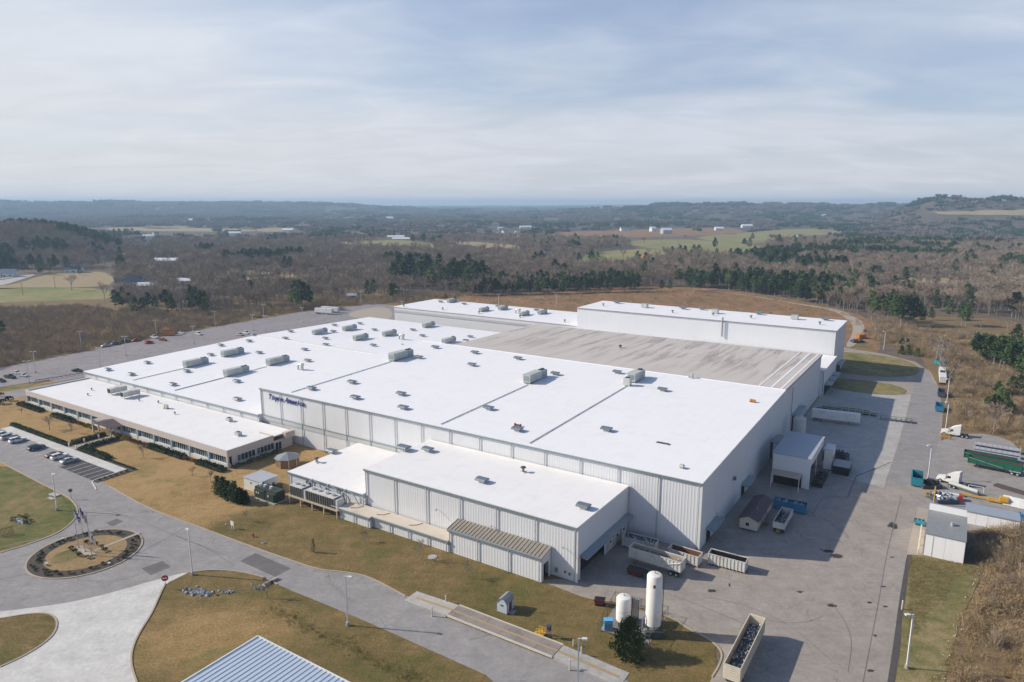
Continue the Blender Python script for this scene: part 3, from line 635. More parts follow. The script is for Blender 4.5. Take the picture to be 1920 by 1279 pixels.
# blue lettering
sg = T('wall_lettering', 'dark blue slanted lettering high on the tall white hall', 'sign', B(-141.6, -.3, 13.1), TH)
def letters(txt, x0, width, size, mat='navy'):
    crv = bpy.data.curves.new('t', 'FONT'); tmp = bpy.data.objects.new('t', crv); COL.objects.link(tmp)
    crv.size = size; crv.shear = .28; crv.offset = .06; crv.extrude = .06; crv.resolution_u = 2
    adv = []
    for ch in txt:
        crv.body = ch; bpy.context.view_layer.update(); me = bpy.data.meshes.new_from_object(tmp.evaluated_get(bpy.context.evaluated_depsgraph_get()))
        xs = [v.co.x for v in me.vertices]; adv.append((me, min(xs), max(xs)))
    tot = sum(b-a for _, a, b in adv)+.03*size*(len(txt)-1); k = width/tot; x = x0
    for me, a, b in adv:
        for v in me.vertices: v.co = Vector((x+(v.co.x-a)*k, -v.co.z, v.co.y))
        me.materials.clear(); me.materials.append(M_[mat]); me.update(); link('letter', me, sg); x += (b-a+.03*size)*k
    bpy.data.objects.remove(tmp)
letters('Topre', 0, 6.6, 2.35); letters('America', 7.5, 9.2, 2.35)
# low left hall
h = BT('factory_hall', 'broad low white hall left of the lettered hall, many units on its roof', 'factory')
roof_slab(h, [(-257, -1.4, 7.3), (-146.4, -1.4, 7.3), (-146.4, 82, 9), (-257, 82, 9)], .35, 'roof_white')
roof_slab(h, [(-257, 82, 8.995), (-130.1, 82, 8.995), (-130.1, 164, 7.3), (-257, 164, 7.3)], .35, 'roof_white')
MB().box(-257, -146.4, 81.6, 82.4, 8.98, 9.35).obj('ridge_cap', 'white_paint', h)
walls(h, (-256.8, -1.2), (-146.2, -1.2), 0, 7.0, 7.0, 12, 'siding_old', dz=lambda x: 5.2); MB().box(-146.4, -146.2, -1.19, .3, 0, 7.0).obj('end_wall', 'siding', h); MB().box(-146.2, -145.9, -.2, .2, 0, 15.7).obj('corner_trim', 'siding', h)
walls(h, (-256.8, 163.8), (-256.8, -1.2), 0, 7, 7, 17, 'siding', gutter=False, down=False)
MB().box(-256, -131, 163.6, 163.8, 0, 7).obj('back_wall', 'siding', h)
# offices
h = BT('office_wing', 'single storey beige office wing with flat white roof and long window bands', 'office')
u0, u1, v0, v1, zt = -252.6, -129.8, -25.0, -1.55, 5.3
MB().box(u0+.3, u1-.3, v0+.3, v1, zt-.75, zt-.4).obj('roof', 'roof_cream', h)
m = MB().box(u0, u1, v0, v0+.3, 3.3, zt).box(u0, u0+.3, v0+.3, v1, 3.3, zt).box(u1-.3, u1, v0+.3, v1-7.2, 3.3, zt).box(u1-6.5, u1-.31, v1-7.5, v1-7.2, 3.3, zt).box(u1-.3, u1+1.2, v1-3.6, v1, 3.3, zt)
m.obj('parapet', 'concrete_wall', h)
MB().box(u0-.04, u1+.04, v0-.04, v0+.36, zt, zt+.06).obj('coping', 'white_paint', h)
MB().box(u1-.36, u1+.04, v0+.37, v1-7.2, zt, zt+.06).obj('coping', 'white_paint', h)
MB().box(u0-.04, u0+.36, v0+.37, v1, zt, zt+.06).obj('coping', 'white_paint', h)
MB().box(u0+.3, u1-.1, v0+1.2, v0+1.4, 0, 3.3).obj('inner_wall', 'dark', h)
MB().box(u0+.1, u1-.05, v0+.05, v0+1.1, 0, 1.1).obj('sill_wall', 'white_paint', h)
MB().box(u1-.25, u1-.02, v0+1.5, v1-7.4, 0, 3.29).obj('wall', 'concrete_wall', h)
MB().box(u0+.02, u0+.3, v0+1.5, v1, 0, 3.29).obj('wall', 'concrete_wall', h)
wN = 13; bw = (u1-u0)/wN
def window(par, w, hh, n, rz, loc, frame='frame', single=True):
    f = MB()
    for i in range(n+1):
        x = w*i/n; f.box(x-.05, x+.05, -.08, .04, 0, hh)
    f.box(-.05, w+.05, -.1, .05, -.08, 0).box(-.05, w+.05, -.1, .05, hh, hh+.08)
    o = f.obj('window', frame, par, loc=loc); o.rotation_euler = (0, 0, rz)
    if single:
        for i in range(n): MB().box(w*i/n+.055, w*(i+1)/n-.055, -.02, 0, .004, hh-.004).obj('pane', 'blind' if (i*7+n) % 5 == 0 else 'glass', o)
    return o
wp = None
for i in range(wN):
    x = u0+bw*i
    MB().box(x+.02, x+.8, v0+.0, v0+.7, 0, 3.29).obj('pier', 'frame_teal', h)
    if i == 6: continue
    if wp is None: wp = window(h, bw-1.3, 2.05, 8, 0, (x+1.0, v0+.55, 1.12)); wk = list(wp.children)
    else:
        q = wp.copy(); COL.objects.link(q); q.location = (x+1.0, v0+.55, 1.12)
        for c in wk: cc = c.copy(); COL.objects.link(cc); cc.parent = q
MB().box(u1-.5, u1-.01, v0+.02, v0+.6, 0, 3.29).obj('pier', 'concrete_wall', h)
window(h, 6.2, 1.9, 5, math.pi/2, (u1+.03, v0+3.2, 1.1)); window(h, 6.2, 1.9, 5, math.pi/2, (u1+.03, v0+10.0, 1.1))
MB().box(u1-6.3, u1-.3, v1-7.55, v1-7.3, 0, 3.29).obj('wall', 'maroon', h, label='dark red recessed wall at the rear door')
window(h, 2.4, 2.3, 2, math.pi/2, (u1-.2, v1-6.6, .3), 'frame'); MB().box(u1-.35, u1-.25, v1-7.2, v1, 0, 3.29).obj('wall', 'concrete_wall', h)
x = u0+bw*6
MB().box(x+.9, x+bw-.2, v0+.9, v0+1.1, 0, 3.25).obj('entrance_glass', 'glass', h)
e = MB().prism([(x-.6, 3.3), (x+bw/2+.6, 4.6), (x+bw+1.8, 3.3)], 'y', v0-4.2, v0-.05).obj('entrance_canopy', 'shingle', h)
for dx in (-.2, bw+1.4):
    for dy in (-4, -2.2): MB().box(x+dx-.2, x+dx+.2, v0+dy-.2, v0+dy+.2, 0, 3.3).obj('canopy_post', 'concrete_wall', h)
MB().box(x-4, x+.5, v0-1.9, v0-.05, 3.0, 3.3).obj('side_canopy', 'galv_light', h)
# chiller block, front block, annexe, lean-to
h = BT('low_annexe', 'low white ribbed block with flat cream roof behind the raised chillers', 'factory')
roof_slab(h, [(-102.2, -26.3, 5.5), (-74.9, -26.3, 5.5), (-74.9, -.35, 5.7), (-102.2, -.35, 5.7)], .3, 'roof_cream')
walls(h, (-102, -26), (-74.4, -26), 0, 5.3, 5.3, 3); MB().box(-74.45, -74.3, -25.98, -25.5, 0, 5.25).obj('end_wall', 'siding', h); walls(h, (-102, -.4), (-102, -26), 0, 5.3, 5.3, 3, gutter=False, down=False)
MB().box(-95.2, -93.9, -26.24, -26.14, 3.2, 4.4).obj('louvre', 'ahu_dark', h)
h = BT('front_block', 'white ribbed front block with flat roof and big dark loading doorway', 'factory')
roof_slab(h, [(-74.7, -25.8, 12.1), (-16.5, -25.8, 12.1), (-16.5, -.35, 11.9), (-74.7, -.35, 11.9)], .35, 'roof_cream')
walls(h, (-74.5, -25.5), (-16.7, -25.5), 0, 11.8, 11.8, 6, dz=lambda x: (2.9 if x < 28 else (6.2 if x < 52 else 0)))
MB().box(-74.55, -74.4, -25.3, -.4, 0, 11.7).obj('side_wall', 'siding', h)
w_ = [(-25.3, -23.9, 0), (-23.9, -12.6, 5.2), (-12.6, -.4, 0)]
for a, b, z in w_:
    o = link('wall_panel', panel_mesh(b-a, z, 11.8, 11.7, 'siding'), h, (-16.7, a, 0)); o.rotation_euler = (0, 0, math.pi/2)
MB().box(-16.95, -16.4, -25.75, -25.4, 0, 11.7).obj('corner_trim', 'white_paint', h)
MB().box(-22, -21.8, -23.9, -12.6, 0, 5.2).obj('doorway', 'dark', h)
MB().hex([(-16.6, -24.4, 5.0), (-14.9, -24.4, 4.8), (-14.9, -1.0, 4.8), (-16.6, -1.0, 5.0)], [(-16.6, -24.4, 5.35), (-14.9, -24.4, 5.05), (-14.9, -1.0, 5.05), (-16.6, -1.0, 5.35)]).obj('canopy', 'trim', h)
for i in range(3):
    o = MB().box(-16.55, -16.45, -11.4+3.6*i, -8.6+3.6*i, 0.4, 3.4).obj('dock_door', 'white_dirty', h)
    MB().box(-16.44, -16.41, -10.4+3.6*i, -9.6+3.6*i, 2.0, 2.5).obj('door_window', 'dark', o)
MB().box(-24.5, -23.5, -25.75, -25.64, 1.2, 2.6)
for k, (a, z, mt, s) in enumerate([(-21.3, 1.0, 'steel', .6), (-19.2, 1.4, 'red', .3), (-18.2, 1.2, 'grey', .35)]):
    MB().box(a-s/2, a+s/2, -25.85, -25.66, z, z+s*1.4).obj('wall_box', mt, h)
for a in (-52, -37, -19.5):
    MB().tube([(a, -25.65, 6.9), (a, -26.5, 7.3), (a+.5, -26.9, 7.1)], .07).obj('wall_lamp', 'steel', h)
h = BT('low_gallery', 'long low white gallery with tan stained roof along the front block', 'factory')
MB().box(-78.7, -68.4, -30.8, -26.2, 2.5, 2.8).obj('roof', 'roof_tan', h); MB().box(-68.39, -46.02, -29.9, -25.9, 2.5, 2.8).obj('roof', 'roof_tan', h)
walls(h, (-78.5, -30.5), (-68.6, -30.5), 0, 2.6, 2.6, 2); walls(h, (-68.5, -29.6), (-46.02, -29.6), 0, 2.6, 2.6, 4)
MB().box(-68.6, -68.42, -30.5, -29.7, 0, 2.5).obj('end_wall', 'siding', h); MB().box(-78.6, -78.4, -30.4, -26.3, 0, 2.5).obj('end_wall', 'siding', h)
for a, b, c in ((-74, -27, -71), (-66, -26.4, -63), (-56, -26.4, -53)):
    MB().tube([(a, b, 2.9), (a-.6, b-1.5, 2.9), (a-2, b-2.4, 2.9)], .06).obj('roof_pipe', 'rust', h)
h = BT('lean_to', 'white ribbed lean-to with brown grey standing seam roof at the front block', 'factory')
za, zb = 5.5, 6.3
roof_slab(h, [(-46.3, -29.7, za), (-22.3, -29.7, za), (-22.3, -25.7, zb), (-46.3, -25.7, zb)], .15, 'downspout')
for i in range(27):
    x = -46.2+i*.915
    MB().hex([(x-.07, -29.72, za), (x+.07, -29.72, za), (x+.07, -25.7, zb), (x-.07, -25.7, zb)], [(x-.04, -29.72, za+.16), (x+.04, -29.72, za+.16), (x+.04, -25.7, zb+.16), (x-.04, -25.7, zb+.16)]).obj('roof_rib', 'tan', h)
    if i < 26: MB().hex([(x+.1, -29.71, za+.002), (x+.8, -29.71, za+.002), (x+.8, -25.71, zb+.002), (x+.1, -25.71, zb+.002)], [(x+.1, -29.71, za+.03), (x+.8, -29.71, za+.03), (x+.8, -25.71, zb+.03), (x+.1, -25.71, zb+.03)]).obj('roof_panel', 'lean', h)
walls(h, (-46, -29.4), (-22.6, -29.4), 0, 5.3, 5.3, 3)
for a, b, z in [(-29.4, -28.6, 0), (-28.6, -26.6, 3.6), (-26.6, -25.7, 0)]:
    o = link('wall_panel', panel_mesh(b-a, z, 5.35+.2*(a+29.4), 5.35+.2*(b+29.4), 'siding', .5), h, (-22.6, a, 0)); o.rotation_euler = (0, 0, math.pi/2)
MB().box(-46.1, -45.95, -29.3, -25.7, 0, 5.3).obj('side_wall', 'siding', h)
MB().box(-23.4, -23.3, -28.6, -26.6, 0, 3.6).obj('doorway', 'dark', h)
# rear buildings
h = BT('rear_hall', 'low rear white hall with grey banded wall and rooftop units', 'factory')
MB().box(-252.8, -124.3, 181.6, 222, 11.65, 12.0).obj('roof', 'roof_white', h)
walls(h, (-252.5, 182), (-124.5, 182), 0, 11.65, 11.65, 13, 'siding', gutter=False, down=False); walls(h, (-252.5, 221.7), (-252.5, 182), 0, 11.65, 11.65, 4, gutter=False, down=False)
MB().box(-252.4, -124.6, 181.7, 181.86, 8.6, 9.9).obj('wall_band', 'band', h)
h = BT('high_bay_hall', 'tallest white hall at the rear right with a row of roof fans', 'factory')
MB().box(-124.2, .6, 180.7, 212.3, 21.25, 21.6).obj('roof', 'roof_white', h)
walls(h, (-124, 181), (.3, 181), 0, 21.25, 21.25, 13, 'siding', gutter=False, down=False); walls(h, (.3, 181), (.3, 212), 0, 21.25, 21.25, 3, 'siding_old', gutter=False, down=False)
walls(h, (-124, 212), (-124, 181), 0, 21.25, 21.25, 3, 'siding', gutter=False, down=False)
MB().box(-124.3, .7, 180.6, 180.699, 21.2, 21.62).obj('fascia', 'steel', h); MB().box(-124, .3, 212, 212.2, 0, 21.2).obj('back_wall', 'siding', h)
MB().box(.45, 2.6, 191, 203, 4.6, 4.9).obj('canopy', 'trim', h); MB().box(.44, .55, 191.5, 202, 0, 4.4).obj('doorway', 'dark', h)
MB().cyl((-48, 180.2, 14.2), (-48, 180.2, 23.2), .35, n=10).obj('stack_pipe', 'steel', h)
h = BT('link_block', 'small white link block between the grey roofed hall and tallest hall', 'factory')
MB().box(-60, 1.6, 149.3, 180.5, 10.4, 10.7).obj('roof', 'roof_white', h); walls(h, (1.4, 149.3), (1.4, 180.5), 0, 10.4, 10.4, 3, 'siding', gutter=False, down=False)
MB().box(-59.5, 1.2, 149.2, 149.29, 0, 10.3).obj('end_wall', 'siding', h); MB().box(-130, -59.9, 149.3, 180.5, 8.5, 8.8).obj('roof', 'roof_white', h)
for v in (152, 161, 170): MB().box(1.55, 4.2, v, v+7.4, 4.2, 4.5).obj('canopy', 'trim', h)
MB().box(1.56, 1.68, 152, 178, 0, 4).obj('doorway', 'dark', h)
# ------------------------------------------------------------------ rooftop equipment
ORD = ['leftmost', 'second from the left', 'third from the left', 'fourth from the left', 'fifth from the left', 'sixth from the left', 'seventh from the left', 'eighth from the left', 'ninth from the left', 'tenth from the left', 'eleventh from the left', 'twelfth from the left', 'thirteenth from the left', 'fourteenth from the left', 'fifteenth from the left', 'sixteenth from the left', 'seventeenth from the left']
def ordn(i, n): return 'rightmost' if i == n-1 and n > 1 else ORD[i] if i < len(ORD) else '%dth from the left' % (i+1)
def z_tall(u, v): return 16.2+1.8*v/82 if v < 82 else 18-(v-82)/67
def z_left(u, v): return 7.3+1.7*(1-abs(v-82)/82)
def on_roof(x, y, f, z=12.0):
    for _ in range(12): z = f(*uv(x, y, z))
    q = P(x, y, z); return q
flat = lambda k: (lambda u, v: k)
def make_vent(name, mat='galv'):
    t = T(name, 'x', 'roof vent', rot=TH)
    MB().box(-.75, .75, -.6, .6, -.05, .28).obj('curb', 'roof_white', t)
    MB().hex([(-.62, -.48, .28), (.62, -.48, .28), (.62, .48, .28), (-.62, .48, .28)], [(-.8, -.65, .62), (.8, -.65, .62), (.8, .65, .62), (-.8, .65, .62)]).obj('throat', 'ahu_dark', t)
    pr = [(-1.15, .58), (-1.15, .74), (-.85, .98), (-.4, 1.1), (.4, 1.1), (.85, .98), (1.15, .74), (1.15, .58)]
    MB().prism(pr, 'x', -1.35, 1.35).obj('hood', mat, t)
    m = MB()
    for i in range(6):
        x = -1.25+i*.5; m.prism([(p[0]*1.02, p[1]+.035) for p in pr[1:-1]]+[(.9, .9), (-.9, .9)], 'x', x-.05, x+.05)
    m.obj('hood_rib', 'galv_light', t); return t
def place(proto, first, loc, label, rot=None, scale=None):
    if first: proto.location = loc; proto['label'] = label; proto.rotation_euler = (0, 0, TH if rot is None else rot); proto.scale = (scale or 1,)*3; return proto
    return copy_tree(proto, loc, TH if rot is None else rot, label, scale)
KIDSF = lambda t: None
def cache(t):
    KIDS[t.name] = [x for x in COL.objects if x.parent == t]
    for c in KIDS[t.name]:
        KIDS[c.name] = [x for x in COL.objects if x.parent == c]
        for g_ in KIDS[c.name]: KIDS[g_.name] = []
    return t
vent = cache(make_vent('roof_vent'))
L1 = [(202, 692), (246, 701), (276, 679), (324, 720), (350, 695), (395, 664), (414, 646), (467, 638), (486, 660), (571, 654), (577, 675), (444, 714), (445, 748)]
L2 = [(475, 626), (535, 633), (545, 620), (611, 645), (610, 633), (625, 620), (627, 608), (675, 605), (702, 617), (700, 646), (774, 617), (792, 628), (882, 630)]
L3 = [(584, 728), (660, 716), (666, 745), (752, 738), (756, 764), (785, 669), (816, 650), (890, 660), (885, 683), (971, 671), (1041, 700), (1157, 697), (916, 765), (970, 805), (1137, 805), (1242, 730)]
L4 = [(757, 841), (802, 843), (904, 901), (1094, 950)]
first = True
for lst, f, what, grp in ((L1, z_left, "grey curved vent on the near slope of the low left roof", 'roof vents of the low left hall'), (L2, z_left, "grey curved vent on the far slope of the low left roof", 'roof vents of the low left hall'),
                     (L3, z_tall, "grey curved vent on the tall hall's white roof", 'roof vents of the tall hall'), (L4, flat(12.02), "grey curved vent on the front block's roof", 'roof vents of the front block'), ([(622, 846)], flat(5.6), 'single grey curved vent on the low annexe roof behind the chillers', None)):
    n = len(lst)
    for i, (x, y) in enumerate(sorted(lst)):
        lab = what if n == 1 else f'{what}, {ordn(i, n)}'
        if (x, y) == (970, 805): lab = "grey vent with a red cable reel beside it on the tall hall's roof"
        o = place(vent, first, on_roof(x, y+3, f), lab, scale=1.2 if (x, y) == (757, 841) else 1.0); first = False
        if grp: o['group'] = grp
        elif 'group' in o: del o['group']
def make_ahu():
    t = T('air_handler', 'x', 'air handler', rot=TH)
    MB().box(-1.0, 1.0, 0, 10.6, .25, .5).obj('skid', 'steel', t)
    for y in (.3, 3.6, 7, 10.3):
        for x in (-.95, .95): MB().box(x-.12, x+.12, y-.12, y+.12, -.1, .25).obj('leg', 'white_paint', t)
    MB().box(-1.25, 1.25, 0, 7.2, .5, 2.75).obj('cabinet', 'ahu', t)
    for i in range(6): MB().box(-1.29, -1.25, .12+i*1.18, 1.12+i*1.18, .6, 2.65).obj('access_panel', 'ahu', t)
    for i in range(6): MB().box(1.25, 1.29, .12+i*1.18, 1.12+i*1.18, .6, 2.65).obj('access_panel', 'ahu', t)
    MB().box(-1.32, 1.32, -.05, 7.25, 2.75, 2.85).obj('lid', 'ahu', t)
    MB().box(-1.2, 1.2, 7.26, 10.5, .5, 2.6).obj('condenser', 'ahu', t)
    MB().box(-1.24, -1.2, 7.5, 10.3, .75, 2.45).obj('louvre', 'trim', t); MB().box(1.2, 1.24, 7.5, 10.3, .75, 2.45).obj('louvre', 'trim', t)
    MB().box(-1.0, 1.0, 10.5, 10.54, .75, 2.4).obj('louvre', 'ahu_dark', t)
    for y in (8.1, 9.6): MB().cyl((0, y, 2.6), (0, y, 2.95), .62, n=12).obj('fan', 'ahu_dark', t)
    MB().box(-.9, .9, -.06, -.001, .9, 2.4).obj('intake_louvre', 'trim', t)
    return cache(t)
ahu = make_ahu(); first = True
A1 = [(346, 690), (422, 707), (417, 670), (502, 686)]; A2 = [(587, 628), (644, 621), (664, 639), (719, 631), (794, 615), (831, 645)]; A3 = [(733, 678), (987, 720)]
A4 = [(840, 568), (900, 585), (936, 582), (976, 593), (1010, 590)]
for lst, f, what, grp, s in ((A1, z_left, 'long grey air handler on the low left roof, near slope', 'air handlers of the low left hall', 1.0), (A2, z_left, 'shorter grey air handler on the low left roof, far slope', 'air handlers of the low left hall', .86),
                             (A3, z_tall, "long grey air handler on the tall hall's white roof", 'air handlers of the tall hall', 1.08), (A4, flat(12.0), 'grey air handler on the low rear hall roof', 'air handlers of the rear hall', .8)):
    for i, (x, y) in enumerate(sorted(lst)):
        o = place(ahu, first, on_roof(x, y, f), f'{what}, {ordn(i, len(lst))}', scale=s); first = False; o['group'] = grp
# the unit with a separate condenser near the grey roof
o = copy_tree(ahu, on_roof(1183, 718, z_tall), TH, "light grey air handler next to the old grey roof's edge, condenser at its near end", (1.15, .82, 1.1)); o['group'] = 'air handlers of the tall hall'
t = T('condenser_unit', 'pale louvred condenser cube at the near end of the air handler by the grey roof', 'condenser', on_roof(1178, 722, z_tall), TH)
MB().box(-1.1, 1.1, -1.6, .1, .2, 2.6).obj('cabinet', 'ahu', t); MB().box(-1.14, -1.1, -1.4, -.1, .5, 2.4).obj('louvre', 'ahu_dark', t); MB().cyl((0, -.8, 2.6), (0, -.8, 2.85), .7, n=12).obj('fan', 'ahu_dark', t)
# conduits along the roof from the front gutter to the units
for (a, b, f, lab) in [((566, 741), (733, 679), z_tall, 'dark pipe run across the tall roof, leftmost of three'), ((846, 803), (990, 722), z_tall, 'dark pipe run across the tall roof, middle of three'), ((1005, 836), (1176, 724), z_tall, 'dark pipe run across the tall roof, rightmost of three'),
                       ((252, 729), (346, 691), z_left, 'dark pipe run across the low left roof, leftmost of three'), ((336, 737), (420, 709), z_left, 'dark pipe run across the low left roof, middle of three'), ((440, 766), (500, 688), z_left, 'dark pipe run across the low left roof, rightmost of three')]:
    qa, qb = on_roof(*a, f), on_roof(*b, f); ub = (qb-O).dot(U); va, vb = (qa-O).dot(V), (qb-O).dot(V); va = max(va, 1.0)
    t = T('roof_pipe', lab, 'pipe', B(ub, va, f(ub, va)), TH); n = 8; dv = (vb-va)
    MB().cyl((0, 0, .16), (0, dv, f(ub, vb)-f(ub, va)+.16), .11, n=6).obj('pipe', 'downspout', t)
    m = MB()
    for i in range(n):
        y = dv*(i+.5)/n; zz_ = (f(ub, vb)-f(ub, va))*(i+.5)/n; m.box(-.2, .2, y-.1, y+.1, zz_, zz_+.08)
    m.obj('support', 'wood', t)
# duct loops
def duct(loc, lab, s=1.0):
    t = T('exhaust_duct', lab, 'exhaust duct', loc, TH)
    pts = [(-2.2*s, 0, 0), (-2.2*s, 0, 1.5*s), (-1.9*s, 0, 2.1*s), (-1.2*s, 0, 2.3*s), (-.4*s, 0, 2.2*s)]
    MB().tube(pts, .42*s, 9).obj('duct', 'galv_light', t); MB().cyl((.4*s, 0, 0), (.4*s, 0, 1.2*s), .5*s, n=10).obj('fan_housing', 'galv_light', t)
    MB().lathe([(.3*s, 1.2*s), (.75*s, 1.7*s), (.8*s, 2.5*s), (.5*s, 2.9*s)], 12, (.4*s, 0, 0)).obj('cowl', 'ahu', t)
    for x in (0, 1.1): MB().box(x*s-.06, x*s+.06, -.5, -.4, 0, 1.6*s).obj('leg', 'steel', t)
duct(on_roof(566, 694, z_left), 'curved exhaust duct with round cowl near the middle of the white roofs')
duct(on_roof(755, 637, z_left), 'curved exhaust duct beside a thin mast on the far left roof'); duct(on_roof(973, 588, flat(12.0)), 'curved exhaust duct on the low rear hall roof')
t = T('roof_mast', 'thin pale mast standing beside the curved exhaust duct', 'mast', on_roof(754, 646, z_left)); MB().cyl((0, 0, 0), (0, 0, 4.5), .07, n=6).obj('pole', 'pole', t); MB().cyl((0, 0, 0), (0, 0, .3), .6, n=10).obj('foot', 'galv_light', t)
t = T('roof_fan', 'small mushroom fan on the old grey streaked roof', 'roof fan', on_roof(1163, 652, z_tall), TH)
MB().cyl((0, 0, -.1), (0, 0, .7), .35, n=10).obj('stack', 'ahu_dark', t); MB().lathe([(.7, .7), (.75, .9), (.3, 1.2)], 12).obj('cap', 'ahu_dark', t); MB().tube([(1.2, 0, -.1), (1.4, 0, .7), (1.9, 0, .75), (2.1, 0, .1)], .14).obj('pipe', 'white_paint', t)
t = T('roof_fan', 'small grey fan with a bent pipe at the right part of the white roof', 'roof fan', on_roof(1297, 709, z_tall), TH)
MB().box(-1, .4, -.5, .5, 0, .5).obj('curb', 'galv_light', t); MB().cyl((.1, 0, .5), (.1, 0, 1.3), .35, n=10).obj('stack', 'ahu', t); MB().lathe([(.5, 1.3), (.55, 1.5), (.2, 1.75)], 10, (.1, 0, 0)).obj('cap', 'ahu', t)
t = T('roof_crate', 'small orange brown crate alone near the right roof edge', 'crate', on_roof(1411, 754, z_tall), TH)
MB().box(-.8, .8, -.5, .5, 0, .2).obj('pallet', 'wood', t)
for k in range(3): MB().box(-.75+.55*k, -.3+.55*k, -.45, .45, .2, .75).obj('box', 'orange', t)
t = T('cable_reel', 'red brown cable reel lying behind a vent on the tall white roof', 'reel', on_roof(969, 800, z_tall), TH)
MB().cyl((-.9, .5, .35), (.9, .5, .35), .22, n=10).obj('drum', 'rust', t)
for x in (-.95, .85): MB().cyl((x, .5, .38), (x+.1, .5, .38), .4, n=12).obj('flange', 'red', t)
t = T('roof_hatch', 'flat dark hatch with raised lid near the front right roof corner', 'hatch', on_roof(1243, 832, z_tall), TH)
MB().box(-1.7, 1.7, -.5, .5, -.02, .14).obj('curb', 'galv_light', t); MB().box(-1.6, 1.6, -.42, .42, .14, .24).obj('lid', 'ahu_dark', t)
t = T('roof_hatch', "dark flat hatch at the left roof's edge beside the old grey roof", 'hatch', on_roof(873, 639, z_left), TH)
MB().box(-1.4, 1.4, -1, 1, 0, .5).obj('curb', 'galv_light', t); MB().box(-1.3, 1.3, -.9, .9, .5, .62).obj('lid', 'ahu_dark', t)
t = T('roof_hood', 'small square roof hood above the front right wall corner', 'roof hood', on_roof(1278, 878, z_tall), TH)
MB().box(-.4, .4, -.4, .4, 0, .5).obj('curb', 'galv_light', t); MB().hex([(-.6, -.6, .5), (.6, -.6, .5), (.6, .6, .5), (-.6, .6, .5)], [(-.35, -.35, .9), (.35, -.35, .9), (.35, .35, .9), (-.35, .35, .9)]).obj('cap', 'ahu', t)
def stub(loc, lab, hgt=.9, r=.22):
    t = T('roof_stack', lab, 'roof stack', loc, TH, 'small roof stacks')
    MB().cyl((0, 0, -.05), (0, 0, hgt), r, n=9).obj('stack', 'galv', t); MB().lathe([(r*2.1, hgt), (r*2.2, hgt+.15), (r*.5, hgt+.4)], 10).obj('cap', 'ahu_dark', t); MB().box(-r*2, r*2, -r*2, r*2, -.05, .12).obj('flashing', 'white_paint', t)
for f, what, lst in [(flat(12.0), 'small capped stack on the low rear hall roof', [(757, 575), (830, 581), (898, 588), (975, 596), (1059, 604)]), (flat(21.6), "small capped stack near the front edge of the tallest hall's roof", [(1131, 574), (1261, 587), (1337, 592), (1408, 597), (1537, 609)]), (flat(12.0), "small capped stack on the front block's cream roof", [(981, 885)]), (flat(5.62), 'small capped stack on the low annexe roof', [(594, 867)]),
                     (flat(4.9), 'tiny capped pipe on the office roof', [(165, 742), (172, 732), (297, 756), (328, 777), (261, 752)])]:
    for i, (x, y) in enumerate(sorted(lst)): stub(on_roof(x, y, f), what if len(lst) == 1 else f'{what}, {ordn(i, len(lst))}', 1.1 if what[0] == 's' else .6, .32 if what[0] == 's' else .16)
for i, (x, y) in enumerate([(826, 566), (870, 570), (934, 575), (1006, 582)]):
    copy_tree(vent, on_roof(x, y+1, flat(12.0)), TH, f'grey curved vent on the low rear hall roof, {ordn(i, 4)}', 1.05)['group'] = 'roof vents of the rear hall'
for i, (x, y) in enumerate([(1157, 569), (1281, 580), (1316, 581), (1423, 590), (1548, 601)]):
    copy_tree(vent, on_roof(x, y, flat(21.6)), TH, f"low pale vent at the back of the tallest hall's roof, {ordn(i, 5)}", 1.25)['group'] = 'roof vents of the tallest hall'
for i, (x, y) in enumerate([(1209, 577), (1341, 588), (1490, 599)]):
    t = T('fan_unit', f"pale cube fan unit on the tallest hall's roof, {ordn(i, 3)}", 'fan unit', on_roof(x, y, flat(21.6)), TH, 'cube fan units')
    MB().box(-1.5, 1.5, -1.3, 1.3, .3, 2.2).obj('cabinet', 'galv_light', t); MB().box(-1.54, -1.5, -1.1, 1.1, .5, 2.0).obj('louvre', 'ahu_dark', t); MB().box(-1.3, -.1, -1.34, -1.3, .5, 2.0).obj('louvre', 'ahu', t); MB().box(.1, 1.3, -1.34, -1.3, .5, 2.0).obj('louvre', 'ahu', t); MB().box(-1.2, 1.2, -1, 1, -.02, .3).obj('curb', 'white_paint', t)
t = T('packaged_unit', 'white packaged rooftop unit on legs, left one of the office pair', 'air conditioner', on_roof(205, 741, flat(4.9)), TH, 'office packaged units')
for k in range(1):
    MB().box(-1.2, 1.2, 0, 6.2, .7, 2.5).obj('cabinet', 'white_dirty', t); MB().box(-1.0, 1.0, -.05, 0, .85, 2.35).obj('coil_face', 'coil', t); MB().box(-1.24, -1.2, .4, 2.2, .9, 2.3).obj('coil_face', 'slate', t)
    MB().box(-1.2, 1.2, 2.8, 3.1, 2.5, 2.56).obj('seam', 'steel', t)
    for x in (-1.1, 1.1):
        for y in (.2, 3, 6): MB().box(x-.1, x+.1, y-.1, y+.1, 0, .7).obj('leg', 'white_paint', t)
cache(t); copy_tree(t, on_roof(229, 748, flat(4.9)), TH, 'white packaged rooftop unit on legs, right one of the office pair')
t = T('condenser_unit', 'pair of small upright condensers in the middle of the office roof', 'condenser', on_roof(311, 766, flat(4.9)), TH)
for x in (-.75, .35): MB().box(x, x+.75, -.4, .4, .1, 1.5).obj('cabinet', 'white_dirty', t); MB().box(x+.1, x+.65, -.44, -.4, .3, 1.3).obj('grille', 'ahu', t)
MB().box(-1, 1.3, -.6, .6, -.02, .1).obj('skid', 'wood', t)
